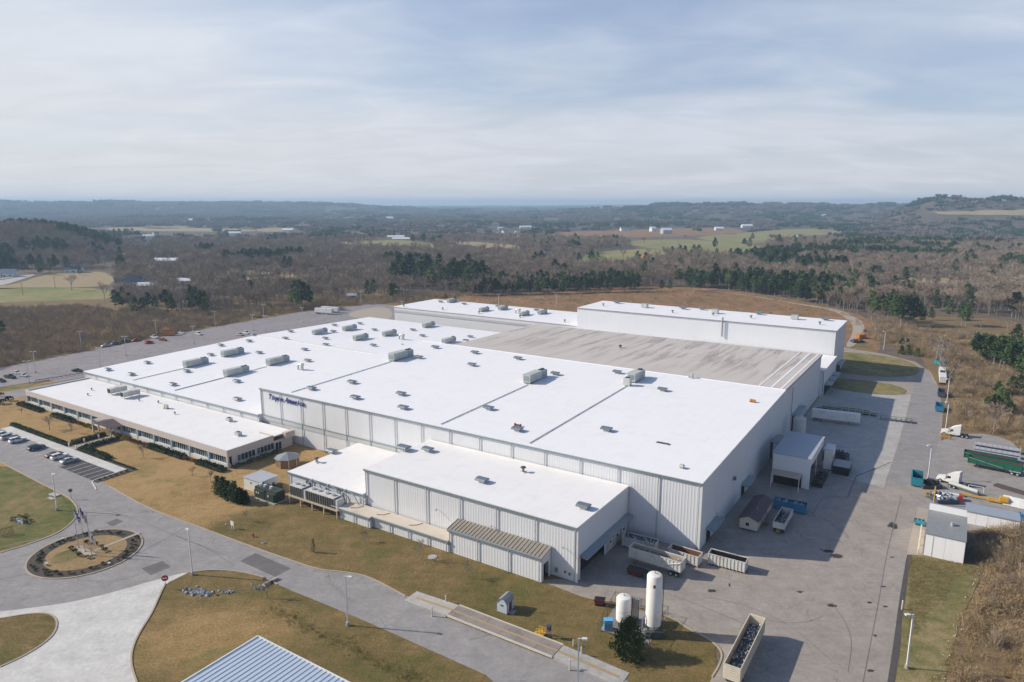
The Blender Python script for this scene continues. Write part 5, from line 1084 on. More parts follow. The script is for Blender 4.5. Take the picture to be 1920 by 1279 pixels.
t = T('junk_pile', 'black pile of junk right beside the teal skip', 'junk pile', P(1741, 912)); heap(-2.6, 2.6, -2, 2, 0, 1.3, 130, 1.2).obj('pieces', ['black', 'scrap_dark', 'slate'], t)['kind'] = 'stuff'
def guard(x, y, lab, s=1.0, rot=TH):
    t = T('safety_barrier', lab, 'guard rail', P(x, y), rot)
    for a in (-1.2, 0, 1.2):
        for b in (-.6, .6): MB().box(a-.06, a+.06, b-.06, b+.06, 0, 1.8*s).obj('post', 'yellow', t)
    for z in (.8, 1.75):
        for b in (-.6, .6): MB().box(-1.25, 1.25, b-.05, b+.05, z*s, z*s+.1).obj('rail', 'yellow', t)
guard(1742, 934, 'yellow guard frame at the corner of the white sheds'); guard(1772, 822, 'yellow guard frame under the white tractor nose', .7)
t = T('bollard', 'tall yellow post above the yellow guard frame', 'bollard', P(1750, 947)); MB().cyl((0, 0, 0), (0, 0, 5.0), .14, n=8).obj('post', 'yellow', t); MB().cyl((0, 0, 0), (0, 0, .3), .3, n=10).obj('foot', 'concrete', t)
def opentop(a, b, lab, paint, H=3.0):
    d = P(*b)-P(*a); t = bin_('dump_trailer', lab, 'trailer', (P(*a)+P(*b))/2, math.atan2(d.y, d.x), d.length, 2.5, H, paint, 'brown', None, 1, 7, 1.25, skids=False); h = d.length/2
    wheels(t, (h-1.0, h-2.3), (-1.0, 1.0), .52); MB().box(-h+.1, h-.1, -.5, .5, .95, 1.245).obj('chassis', 'grey', t)
    for s in (-.8, .8): MB().box(-h*.6-.08, -h*.6+.08, s-.08, s+.08, 0, 1.245).obj('landing_leg', 'grey', t)
    MB().cyl((-h+.3, -1.42, H-.1), (h*.35, -1.42, 1.6), .05, n=6).obj('tarp_arm', 'silver', t); MB().box(h-3.0, h-.3, -1.32, -1.28, 1.1, 1.35).obj('fender', 'silver', t)
opentop((1814, 872), (1916, 893), 'long dark green open trailer, the nearer of two', 'green'); opentop((1806, 862), (1905, 880), 'long dark green open trailer behind its twin', 'green', 2.9)
for i, (a, b) in enumerate([((1824, 853), (1912, 869)), ((1824, 846), (1912, 861)), ((1827, 838), (1913, 852))]):
    d = P(*b)-P(*a); t = T('flatbed_trailer', f'silver flatbed trailer beyond the green trailers, {["nearest", "middle", "farthest"][i]} of three', 'trailer', (P(*a)+P(*b))/2, math.atan2(d.y, d.x), 'silver flatbed trailers'); h = d.length/2
    MB().box(-h, h, -1.25, 1.25, 1.2, 1.4).obj('deck', 'silver', t); MB().box(-h+.2, h-.2, -.45, .45, .8, 1.195).obj('beam', 'grey', t); wheels(t, (-h+.8, -h+2.0), (-1.0, 1.0)); MB().box(h-.12, h, -1.2, 1.2, 1.401, 2.0).obj('headboard', 'galv_light', t)
    for k in range(9): MB().box(-h+.3+k*(2*h-.8)/8, -h+.42+k*(2*h-.8)/8, -1.26, 1.26, 1.401, 1.46).obj('cross_slat', 'galv_light', t)
t = T('tank_trailer', 'grey tube trailer lying behind the second white tractor', 'trailer', P(1806, 920), away((1780, 912), (1822, 926))); MB().cyl((-3.6, 0, 1.0), (3.6, 0, 1.0), .5, n=14).obj('tank', 'ahu', t); MB().box(-3.9, 3.9, -.4, .4, .3, .55).obj('chassis', 'grey', t); wheels(t, (-3, -1.9), (-.9, .9), .4)
t = T('white_frame', 'white pipe frame standing behind the grey tube trailer', 'frame', P(1829, 925), TH); 
for x in (-1.7, 1.7): MB().cyl((x, 0, 0), (x, 0, 2.0), .07, n=6).obj('post', 'white_paint', t)
MB().cyl((-1.7, 0, 2.0), (1.7, 0, 2.0), .07, n=6).obj('bar', 'white_paint', t)
t = T('red_machine', 'bright red machine base with white top beside the yellow beams', 'machine', P(1787, 936), TH+.1); MB().box(-2, 2, -.9, .9, .1, 1.0).obj('base', 'red', t); MB().box(-1.3, 1.2, -.6, .6, 1.0, 1.5).obj('top', 'white_paint', t); MB().box(1.0, 1.9, -.8, .8, 1.001, 1.4).obj('motor', 'red', t); MB().cyl((-1.6, -.95, .7), (-1.6, .95, .7), .3, n=10).obj('roller', 'black', t)
t = T('yellow_lift', 'yellow steel beam and folded lift lying on the gravel', 'lift', P(1845, 938), away((1800, 930), (1875, 944)));
MB().box(-5.5, 1.0, -.15, .15, .5, .85).obj('beam', 'yellow', t); MB().box(.5, 5, -.7, -.3, .4, .8).obj('beam', 'yellow', t); MB().box(.5, 5, .3, .7, .4, .8).obj('beam', 'yellow', t); MB().box(3.2, 5, -.9, .9, .81, 1.8).obj('head', 'yellow', t)
for x in (-4.5, 1.5, 4.4): MB().box(x-.2, x+.2, -.6, .6, 0, .45).obj('support', 'wood', t)
t = T('junk_pile', 'colourful pile of scrap metal left of the red machine', 'junk pile', P(1764, 938)); heap(-2.4, 3, -2.6, 2.4, 0, 1.5, 170, 1.3).obj('pieces', ['scrap', 'slate', 'blue'], t)['kind'] = 'stuff'
t = T('steel_beams', 'bundle of long rusty brown beams at the right edge', 'beams', P(1905, 922), away((1880, 915), (1930, 930)))
for k in range(5): MB().box(-5, 5, -1.2+.5*k, -.95+.5*k, .2, .5).obj('beam', 'brown', t)
for x in (-3, 3): MB().box(x-.1, x+.1, -1.3, 1.4, 0, .2).obj('bearer', 'wood', t)
for i, (x, y) in enumerate([(1888, 948), (1904, 952), (1917, 955)]):
    t = T('panel_stack', f'leaning white sheet panels at the right edge, {["leftmost", "middle", "rightmost"][i]} of three', 'panels', P(x, y), TH, 'white sheet panels'); 
    for k in range(2): MB().hex([(-.9, k*.3, .1), (.9, k*.3, .1), (.9, k*.3+.08, .1), (-.9, k*.3+.08, .1)], [(-.9, 1.6+k*.3, 2.0), (.9, 1.6+k*.3, 2.0), (.9, 1.68+k*.3, 2.0), (-.9, 1.68+k*.3, 2.0)]).obj('panel', 'white_paint', t)
    MB().box(-.8, .8, 2.0, 2.2, 0, 1.6).obj('prop', 'wood', t)
t = T('tarp_bundle', 'bright blue tarpaulin bundle at the right edge', 'tarpaulin', P(1912, 972), TH); heap(-2.2, 2.2, -1.4, 1.4, 0, 1.0, 40, 1.2).obj('cloth', ['blue', 'blue', 'blue'], t)
# white sheds
t = T('storage_shed', 'tall white shed with a grey lean roof beside the right road', 'shed', B(41.7, 25.2), TH)
MB().hex([(0, 0, 0), (7.2, 0, 0), (7.2, 10.8, 0), (0, 10.8, 0)], [(0, 0, 5.0), (7.2, 0, 5.0), (7.2, 10.8, 6.2), (0, 10.8, 6.2)]).obj('wall', 'shed_white', t)
MB().hex([(-.15, -.15, 5.03), (7.35, -.15, 5.03), (7.35, 10.78, 6.23), (-.15, 10.78, 6.23)], [(-.15, -.15, 5.2), (7.35, -.15, 5.2), (7.35, 10.78, 6.4), (-.15, 10.78, 6.4)]).obj('roof', 'steel', t)
MB().prism([(10.8, 0), (14.4, 0), (14.4, 5.2), (10.8, 8.0)], 'x', 0, 7.2).obj('wall', 'shed_white', t); MB().prism([(10.75, 8.01), (14.6, 5.02), (14.6, 5.2), (10.75, 8.19)], 'x', -.1, 7.3).obj('roof', 'galv_light', t)
MB().cyl((4.6, 5.5, 5.7), (4.6, 5.5, 6.6), .4, n=12).obj('vent', 'galv_light', t); MB().box(7.2, 7.28, -.02, 10.8, 0, 4.9).obj('trim', 'maroon', t)
MB().box(1.3, 1.45, -.05, 0, 0, 5.0).obj('downspout', 'white_dirty', t); MB().box(3.6, 3.63, -.02, 0, 0, 5).obj('seam', 'white_dirty', t)
t = T('storage_shed', 'long low white shed behind the tall one, tan flat roof', 'shed', B(49.2, 46.0), TH); MB().box(0, 10.5, 2.5, 7.5, 0, 3.0).obj('wall', 'shed_white', t); MB().box(-.1, 10.6, 2.3, 7.6, 3.0, 3.2).obj('roof', 'galv_light', t); MB().box(10.5, 10.56, 3.5, 5.2, 0, 2.4).obj('door', 'steel', t)
for k in range(4): MB().box(2+2.4*k, 2.04+2.4*k, 2.47, 2.5, 0, 3.0).obj('seam', 'white_dirty', t)
t = T('barrier_pipe', 'cream pipe barrier along the road side of the tall white shed', 'barrier', B(40.6, 25), TH); MB().cyl((0, 0, .7), (0, 14, .7), .12, n=8).obj('rail', 'cream', t)
for y in (0, 4.6, 9.3, 14): MB().cyl((0, y, 0), (0, y, 1.1), .14, n=8).obj('post', 'cream', t)
t = T('oil_drums', 'teal tank and dark drums beside the shed barrier', 'drums', B(40.2, 41), TH); MB().cyl((-1, 0, .7), (1, 0, .7), .6, n=12).obj('tank', 'teal', t)
for k in range(3): MB().cyl((-1+.8*k, 1.7, 0), (-1+.8*k, 1.7, .9), .32, n=12).obj('drum', 'slate', t)
# things near the far right bend
t = T('lumber_stack', 'orange brown stack of timber by the bend behind the tallest hall', 'timber stack', P(1613, 634), .4)
for k in range(4):
    for j in range(5): MB().box(-2.6, 2.6, -1.5+.62*j, -.95+.62*j, .2+.55*k, .7+.55*k).obj('timber', 'orange', t)
for k, (x, y, mt, lab) in enumerate([(1622, 622, 'slate', 'slate grey car parked by the timber stack'), (1607, 642, 'rust', 'rusty scrap bundle before the timber stack')]):
    if k == 0: car(x, y, 'sedan', 'slate', lab, 1.2, 'cars by the rear bend')
    else: t = T('junk_pile', lab, 'junk pile', P(x, y)); heap(-3, 3, -2, 2, 0, 1.6, 90, 1.3).obj('pieces', ['rust', 'slate', 'orange'], t)['kind'] = 'stuff'
bin_('scrap_container', 'small rusty orange skip among the lot cars', 'container', P(317, 629), .2, 6, 2.6, 2.8, 'orange', 'rust', None, ribs=4)
# ------------------------------------------------------------------ chillers, transformers and the front lawn
t = T('chiller_platform', 'steel platform on posts carrying the three chillers', 'platform', B(-96, -31.2), TH)
MB().box(-.3, 17.5, -.2, 3.4, 1.9, 2.15).obj('deck', 'tan', t)
for x in (0, 4.2, 8.4, 12.6, 17.1):
    for y in (.1, 3.1): MB().box(x-.15, x+.15, y-.15, y+.15, 0, 1.9).obj('post', 'tan', t)
for y in (0, 1.2): MB().box(17.5, 17.56, y, y+.06, 2.15, 3.2).obj('rail_post', 'white_paint', t)
MB().box(15.4, 17.5, -.24, -.2, 3.1, 3.2).obj('rail', 'white_paint', t)
for i, (x, w) in enumerate([(.2, 4.4), (6.2, 4.8), (11.1, 4.8)]):
    t = T('chiller', f'dark finned chiller on the raised steel platform, {["leftmost", "middle", "rightmost"][i]} of three', 'chiller', B(-96+x, -31.2, 2.15), TH, 'chillers on the platform')
    MB().box(0, w, .3, 2.9, .05, 2.5).obj('housing', 'coil', t); MB().box(-.05, w+.05, .25, 2.95, 2.5, 2.7).obj('top', 'white_dirty', t); MB().box(0, w, .28, 2.9, -.02, .05).obj('base', 'tan', t)
    for k in range(7): MB().box(k*w/6-.06, k*w/6+.06, .24, .3, .05, 2.5).obj('coil_frame', 'steel', t)
    for k in range(2): MB().cyl((w*(.28+.44*k), 1.6, 2.7), (w*(.28+.44*k), 1.6, 3.05), .55, n=12).obj('fan', 'galv_light', t)
    MB().box(w, w+.9, .5, 2.7, .05, 2.3).obj('control_box', 'white_paint', t)
t = T('pipe_run', 'silver pipes rising over the chillers to the low annexe', 'pipes', B(-92.5, -27.5), TH)
for x in (0, 6, 12): MB().tube([(x, -1, 4.6), (x+1.2, 0, 6.2), (x+3.6, .2, 5.2), (x+6.0, .6, 1.2)], .13).obj('pipe', 'galv_light', t); MB().cyl((x+1.2, 0, 0), (x+1.2, 0, 6.1), .09, n=6).obj('support', 'steel', t)
t = T('transformer', 'dark green transformer pair with white caps on the lawn', 'transformer', B(-106.6, -33.4), TH)
for k, x in enumerate((0, 4.2)): MB().box(x, x+4.0, 0, 2.8, .2, 2.9).obj('cabinet', 'dkgreen', t); MB().box(x+.3, x+3.6, -.5, 0, .2, 2.3).obj('front_box', 'dkgreen', t)
for x in (1, 2.6, 5): MB().cyl((x, 1.2, 2.9), (x, 1.2, 3.5), .38, n=10).obj('cap', 'white_paint', t)
for x in (1.0, 1.8, 5.6): MB().box(x, x+.35, -.53, -.5, 1.4, 1.9).obj('plate', 'white_paint', t)
MB().box(-.4, 8.6, -.9, 3.2, 0, .2).obj('pad', 'concrete', t); MB().box(3.95, 4.25, -.6, 0, .2, 2.6).obj('divider', 'slate', t)
t = T('pump_house', 'small white box building with grey roof beside the conifers', 'pump house', B(-113.6, -31.6), TH)
MB().box(0, 7.0, 0, 5.6, 0, 3.1).obj('wall', 'white_paint', t); MB().box(-.15, 7.15, -.15, 5.75, 3.1, 3.3).obj('roof', 'silver', t); MB().box(7.0, 7.06, 1.8, 2.9, 0, 2.2).obj('door', 'white_dirty', t); MB().box(7.0, 7.1, 3.6, 4.3, 1.2, 1.9).obj('louvre', 'rust', t); MB().box(7.1, 8.6, 4, 5.6, 0, 1.2).obj('pipe_box', 'dkgreen', t); MB().box(2.8, 3.3, -.06, 0, 2.0, 2.4).obj('lamp', 'ahu_dark', t)
t = T('gazebo', 'tan octagonal shelter with pale pointed roof by the office end', 'gazebo', P(540, 872)); n8 = 8
for k in range(8):
    a, b = k*math.pi/4+.39, (k+1)*math.pi/4+.39; pa, pb = Vector((3.2*math.cos(a), 3.2*math.sin(a), 0)), Vector((3.2*math.cos(b), 3.2*math.sin(b), 0))
    MB().hex([pa*.97, pa, pb, pb*.97], [pa*.97+Vector((0, 0, 2.2)), pa+Vector((0, 0, 2.2)), pb+Vector((0, 0, 2.2)), pb*.97+Vector((0, 0, 2.2))]).obj('wall', 'wood', t); MB().cyl(pa*1.0, pa+Vector((0, 0, 2.6)), .12, n=6).obj('post', 'cream', t)
    q = 1.18; zc = Vector((0, 0, 4.1)); e0, e1 = pa*q+Vector((0, 0, 2.6)), pb*q+Vector((0, 0, 2.6)); MB().add([e0, e1, zc, e0-Vector((0, 0, .1)), e1-Vector((0, 0, .1)), zc-Vector((0, 0, .1))], [(0, 1, 2), (3, 5, 4), (0, 3, 4, 1), (1, 4, 5, 2), (2, 5, 3, 0)]).obj('roof', 'steel', t)
# weighbridge
t = T('weighbridge', 'long truck weighbridge with yellow centre line beside the road', 'weighbridge', B(-41.6, -49.4), TH)
MB().prism([(0, .02), (10.4, .02), (10.4, .52), (0, .06)], 'y', .1, 3.9).obj('ramp', 'concrete', t); MB().prism([(32.8, .02), (45, .02), (45, .06), (32.8, .52)], 'y', .1, 3.9).obj('ramp', 'concrete', t)
for k in range(6): MB().box(10.5+k*3.7, 10.5+k*3.7+3.66, .15, 3.85, .34, .52).obj('deck_plate', 'deck', t)
for y in (0, 3.86): MB().box(10.45, 32.75, y, y+.13, .3, .7).obj('edge_beam', 'cream', t)
for k in range(7): MB().box(10.6+k*3.65, 10.9+k*3.65, .1, 3.8, 0, .33).obj('pier', 'steel', t)
MB().box(10.5, 32.7, 1.75, 2.2, .52, .526).obj('yellow_line', 'ochre', t); MB().hex([(1.5, 1.7, .1), (10.4, 1.7, .52), (10.4, 2.3, .52), (1.5, 2.3, .1)], [(1.5, 1.7, .14), (10.4, 1.7, .53), (10.4, 2.3, .53), (1.5, 2.3, .14)]).obj('yellow_line', 'ochre', t); MB().hex([(32.8, 1.7, .52), (44, 1.7, .09), (44, 2.3, .09), (32.8, 2.3, .52)], [(32.8, 1.7, .53), (44, 1.7, .12), (44, 2.3, .12), (32.8, 2.3, .53)]).obj('yellow_line', 'ochre', t)
for x, y, lab, hgt in [(810, 1156, 'cream marker post at the road side of the left scale ramp', 1.9), (836, 1131, 'cream marker post on the lawn side of the left scale ramp', 1.6), (1068, 1257, 'cream marker post at the road side of the right scale ramp', 1.9), (1090, 1229, 'cream marker post on the lawn side of the right scale ramp', 1.6), (1075, 1211, 'short white capped post on the lawn near the scale', 1.1), (1309-9, 1052, 'small pale post at the hall corner', 1.0), (1691, 1143, 'cream post at the road edge near the lone lamp', 1.8)]:
    t = T('bollard', lab, 'bollard', P(x, y)); MB().cyl((0, 0, 0), (0, 0, hgt), .13, n=8).obj('post', 'cream', t); MB().lathe([(.13, hgt), (.1, hgt+.08), (.02, hgt+.12)], 8).obj('cap', 'white_paint', t)
t = T('scale_kiosk', 'grey blue ticket box on a yellow stepped stand by the scale', 'kiosk', P(1020, 1194), TH); MB().box(-1.3, .2, -.6, .5, .55, .65).obj('platform', 'yellow', t)
for x in (-1.2, -.5, .1):
    for y in (-.5, .4): MB().box(x-.05, x+.05, y-.05, y+.05, 0, 1.5).obj('post', 'yellow', t)
for z in (1.0, 1.45):
    for y in (-.5, .4): MB().box(-1.25, .15, y-.04, y+.04, z, z+.08).obj('rail', 'yellow', t)
MB().box(-1.9, -1.3, -.5, .4, .2, .3).obj('step', 'yellow', t); MB().cyl((.9, .2, 0), (.9, .2, 1.4), .1, n=8).obj('stem', 'steel', t); MB().box(.6, 1.2, -.1, .5, 1.4, 2.5).obj('box', 'slate', t); MB().box(.75, 1.1, -.13, -.1, 1.8, 2.2).obj('screen', 'black', t)
q0, q1, q2 = P(932, 1147), P(954.7, 1155), P(968, 1145); dx = q1-q0; 
t = T('garden_shed', 'small pale blue garden shed with red door on the lawn', 'shed', q0, math.atan2(dx.y, dx.x)); w_, d_ = 2.1, 2.6
MB().box(0, w_, 0, d_, .15, 2.1).obj('wall', 'white_blue', t); MB().box(.05, w_-.05, .05, d_-.05, 0, .15).obj('skid', 'wood', t)
MB().prism([(0, 2.1), (w_, 2.1), (w_*.8, 2.75), (w_*.5, 3.05), (w_*.2, 2.75)], 'y', .02, d_-.02).obj('gable', 'white_blue', t)
for a, b in (((-.1, 2.05), (w_*.2, 2.8)), ((w_*.2, 2.8), (w_*.5, 3.1)), ((w_*.5, 3.1), (w_*.8, 2.8)), ((w_*.8, 2.8), (w_+.1, 2.05))): MB().prism([a, b, (b[0], b[1]+.06), (a[0], a[1]+.06)], 'y', -.15, d_+.15).obj('roof_panel', 'steel', t)
MB().box(w_, w_+.04, .8, 1.8, .2, 2.0).obj('door', 'maroon', t); MB().box(w_, w_+.035, .65, .78, .2, 2.05).obj('door_frame', 'white_paint', t); MB().box(w_, w_+1.0, .7, 1.9, 0, .12).obj('step', 'concrete', t); MB().box(.8, 1.4, -.05, 0, 1.5, 1.75).obj('box', 'ahu_dark', t)
# signs, hydrants, small things on the lawn
t = T('no_entry_sign', 'round red no entry sign with white bar at the concrete drive', 'road sign', P(311, 1104), .25); MB().cyl((0, .04, 0), (0, .04, 2.4), .05, n=6).obj('post', 'steel', t); MB().cyl((0, -.03, 2.3), (0, .0, 2.3), .62, n=24).obj('disc', 'red', t); MB().box(-.42, .42, -.045, -.031, 2.2, 2.4).obj('bar', 'white_paint', t); MB().cyl((0, .001, 2.3), (0, .02, 2.3), .68, n=24).obj('back_plate', 'white_paint', t)
t = T('stop_sign', 'dark backed eight sided sign on the left grass verge', 'road sign', P(134, 936), .4); MB().cyl((0, 0, 0), (0, 0, 2.6), .05, n=6).obj('post', 'steel', t); MB().cyl((0, -.02, 2.4), (0, .02, 2.4), .5, n=8).obj('plate', 'grey', t)
t = T('lawn_sign', 'small blank white sign board on the lawn by the road', 'sign', P(436, 992), TH); MB().box(-.55, .55, -.03, .03, .9, 2.0).obj('board', 'white_paint', t)
for x in (-.4, .4): MB().box(x-.05, x+.05, .03, .1, 0, 1.9).obj('post', 'white_paint', t)
t = T('standpipe', 'thin white standpipe left of the white sign board', 'standpipe', P(424, 993)); MB().cyl((0, 0, 0), (0, 0, 1.3), .07, n=6).obj('pipe', 'steel', t); MB().lathe([(.15, 1.3), (.15, 1.5), (.03, 1.6)], 8).obj('cap', 'white_paint', t)
t = T('fire_hydrant', 'red fire hydrant on the lawn near the road', 'hydrant', P(475, 1007)); MB().lathe([(.22, 0), (.22, .1), (.15, .12), (.15, .7), (.2, .72), (.16, .9), (.03, 1.0)], 12).obj('body', 'red', t); MB().cyl((-.3, 0, .55), (.3, 0, .55), .08, n=8).obj('outlet', 'red', t); MB().cyl((0, -.28, .5), (0, 0, .5), .1, n=8).obj('outlet', 'red', t)
for x, y, s, lab in [(811, 1045, 1.0, 'pale round manhole cover on the lawn beside a small bare tree'), (495, 1018, .5, 'dark valve lid near the fire hydrant')]:
    t = T('manhole', lab, 'manhole', P(x, y)); MB().cyl((0, 0, 0), (0, 0, .14), s, n=20).obj('ring', 'concrete', t); MB().cyl((0, 0, .14), (0, 0, .18), s*.75, n=20).obj('cover', 'silver' if s > .9 else 'grey', t)
t = T('drain_inlet', 'pale concrete drain inlet on the left green verge', 'drain inlet', P(104, 929), TH); MB().box(-2, 1.2, -.8, .8, 0, .25).obj('slab', 'concrete', t); MB().box(-.6, .8, -.81, -.805, .02, .2).obj('opening', 'dark', t); MB().box(.2, 2.6, -2, -1.2, 0, .18).obj('slab', 'concrete', t)
t = T('culvert', 'concrete culvert headwall by the road bend', 'culvert', P(508, 1092), .9); MB().box(-1.6, 1.6, -.25, .25, 0, .5).obj('headwall', 'concrete', t); MB().cyl((0, -.3, .2), (0, .3, .2), .28, n=12).obj('pipe', 'dark', t); MB().box(-1.9, -1.6, -.8, .25, 0, .35).obj('wing', 'concrete', t)
t = T('security_fence', 'black picket fence corner at the left edge of the green verge', 'fence', P(0, 1008), away((0, 1008), (26, 1001))); L_ = (P(26, 1001)-P(0, 1008)).length
for i in range(12): MB().box(i*L_/11-.03, i*L_/11+.03, -.03, .03, 0, 2.0).obj('picket', 'black', t)
for z in (.3, 1.8): MB().box(0, L_, -.02, .02, z, z+.06).obj('rail', 'black', t)
def stones(name, label, x0, y0, x1, y1, n, s, seed):
    r = random.Random(seed); c = P((x0+x1)/2, (y0+y1)/2); m = MB()
    for i in range(n):
        f_ = r.gauss(.5, .24); q = P(x0+(x1-x0)*f_, (y0+y1)/2+(y1-y0)*(.45*(f_-.5)+r.gauss(0, .26)))-c; k = s*r.uniform(.5, 1.2); pts = []
        for a in range(6):
            th = a*math.pi/3; rr = k*r.uniform(.7, 1.1); pts.append((q.x+rr*math.cos(th), q.y+rr*math.sin(th)))
        m.hex  # irregular faceted stone
        vs = [(x, y, 0) for x, y in pts]+[(q.x+(x-q.x)*.7, q.y+(y-q.y)*.7, k*r.uniform(.6, 1.1)) for x, y in pts]
        m.add(vs, [(i_, (i_+1) % 6, (i_+1) % 6+6, i_+6) for i_ in range(6)]+[(6, 7, 8, 9, 10, 11)], r.choice((0, 0, 1)))
    o = m.obj(name, ['stone', 'silver'], loc=c); tag(o, label, 'stones', kind='stuff')
stones('riprap', 'heap of grey riprap stones on the slope below the road', 345, 1105, 398, 1117, 150, .33, 1); stones('riprap', 'smaller loose riprap stones right of the heap', 412, 1107, 440, 1113, 26, .3, 2); stones('riprap', 'pale stones at the drain on the left green verge', 26, 974, 50, 983, 40, .35, 4); stones('riprap', 'line of stones at the culvert', 470, 1098, 498, 1108, 14, .3, 6)
# flags
pad = IC+Vector((-.4, .2, .13)); ang = away((153, 1030), (176, 1043))
t = T('flag_pad', 'pale concrete pad at the foot of the three flagpoles', 'concrete pad', pad, ang); MB().box(-3.4, 3.4, -.8, .8, 0, .12).obj('slab', 'kerb', t)
def flag(lx, hgt, lab, lab2, style, drop):
    q = pad+Vector((math.cos(ang), math.sin(ang), 0))*lx+Vector((0, 0, .12))
    t = T('flagpole', lab, 'flagpole', q); MB().cyl((0, 0, 0), (0, 0, hgt), .09, .05, 10).obj('pole', 'silver', t); MB().lathe([(.25, 0), (.25, .12), (.1, .2)], 12).obj('base', 'silver', t); MB().lathe([(.02, 0), (.12, .12), (.02, .24)], 10, (0, 0, hgt)).obj('finial', 'ochre', t)
    nx, nz = 15, 13; W_, H_ = 3.0, 1.8; vs = []; fs = []; mi = []
    for j in range(nz+1):
        for i in range(nx+1):
            s, h_ = i/nx*W_, j/nz*H_; x = .08+s*.42; y = .16*math.sin(s*5.5+h_*.6)*min(1, s*1.5); vs.append((x, y, hgt-.3-drop-h_-s*.86))
    for j in range(nz):
        for i in range(nx):
            fs.append((j*(nx+1)+i, j*(nx+1)+i+1, (j+1)*(nx+1)+i+1, (j+1)*(nx+1)+i)); c = 0
            if style == 'stripes': c = 2 if (i < 6 and j < 7) else (1 if j % 2 == 0 else 0); c = 0 if (i < 6 and j < 7 and i % 2 == 1 and j % 2 == 1 and False) else c
            elif style == 'disc': c = 1 if ((i+.5)/nx*W_-W_/2)**2+((j+.5)/nz*H_-H_/2)**2 < .55**2 else 0
            elif style == 'blue': c = 2 if (j < 4 or (4 < i < 11 and 5 < j < 10)) else 0
            mi.append(c)
    m = MB(); m.add(vs, fs); m.m = mi; f = m.obj('flag', ['flag_white', 'red', 'navy'], None, loc=q); tag(f, lab2, 'flag')
flag(-2.9, 9.5, 'left flagpole of the round island', 'white and blue flag hanging limp on the left pole', 'blue', 0); flag(0.1, 10.6, 'tallest middle flagpole of the round island', 'limp red and white striped flag with blue canton', 'stripes', 0); flag(3.0, 9.5, 'right flagpole of the round island', 'white flag with red disc hanging half way down the right pole', 'disc', 3.2)
for i, (x, y) in enumerate([(88, 1061), (205, 1060), (118, 1014), (122, 1015)]):
    if i == 3: continue
    t = T('floodlight', ['small white ground light on the left of the island lawn', 'pale ground light in the near right island bed', 'pale ground light in the far island bed'][i], 'floodlight', P(x, y)+Vector((0, 0, .13)), .5); MB().box(-.12, .12, -.1, .1, 0, .25).obj('stem', 'steel', t); MB().hex([(-.25, -.2, .25), (.25, -.2, .25), (.25, .2, .3), (-.25, .2, .3)], [(-.25, -.25, .5), (.25, -.25, .5), (.25, .1, .6), (-.25, .1, .6)]).obj('head', 'white_paint', t)
for i, (u, v) in enumerate([(-187.8, -40.6), (-183.2, -40.6), (-187.8, -36), (-183.2, -36), (-187.8, -31.5), (-183.2, -31.5)]):
    t = T('path_light', 'white path light at the entrance walk, %s pair, %s side' % (['near', 'middle', 'far'][i//2], ['left', 'right'][i % 2]), 'path light', B(u, v), TH, 'white path lights'); MB().box(-.14, .14, -.14, .14, 0, 1.1).obj('post', 'white_paint', t); MB().box(-.2, .2, -.2, .2, 1.1, 1.3).obj('cap', 'white_paint', t)
# metal roof in the foreground
t = T('metal_roofed_building', 'nearest building, only its pale blue ribbed metal roof in view', 'building', B(-47.7, -77.4), TH)
wr, dr_ = 34.0, 26.0; n = 37; zr = 6.0
MB().box(.4, wr-.4, -dr_+.4, -.4, 0, 5.85).obj('wall', 'siding', t)
pm = MB().hex([(.02, -dr_, zr-.12), (.9, -dr_, zr-.12), (.9, 0, zr-.12), (.02, 0, zr-.12)], [(.02, -dr_, zr), (.9, -dr_, zr), (.9, 0, zr), (.02, 0, zr)]).mesh('roof_panel', 'blue_roof'); rbm = MB().prism([(-.07, zr), (.07, zr), (.03, zr+.11), (-.03, zr+.11)], 'y', -dr_, 0).mesh('roof_rib', 'blue_roof')
for i in range(n): link('roof_panel', pm, t, (.0+i*.92, 0, 0)); link('roof_rib', rbm, t, (.0+i*.92, 0, 0))
MB().box(-.3, wr+.2, .005, .25, zr-.4, zr+.1).obj('eave_trim', 'white_paint', t); MB().box(-.35, -.11, -dr_, .0, zr-.4, zr+.2).obj('eave_trim', 'white_paint', t)
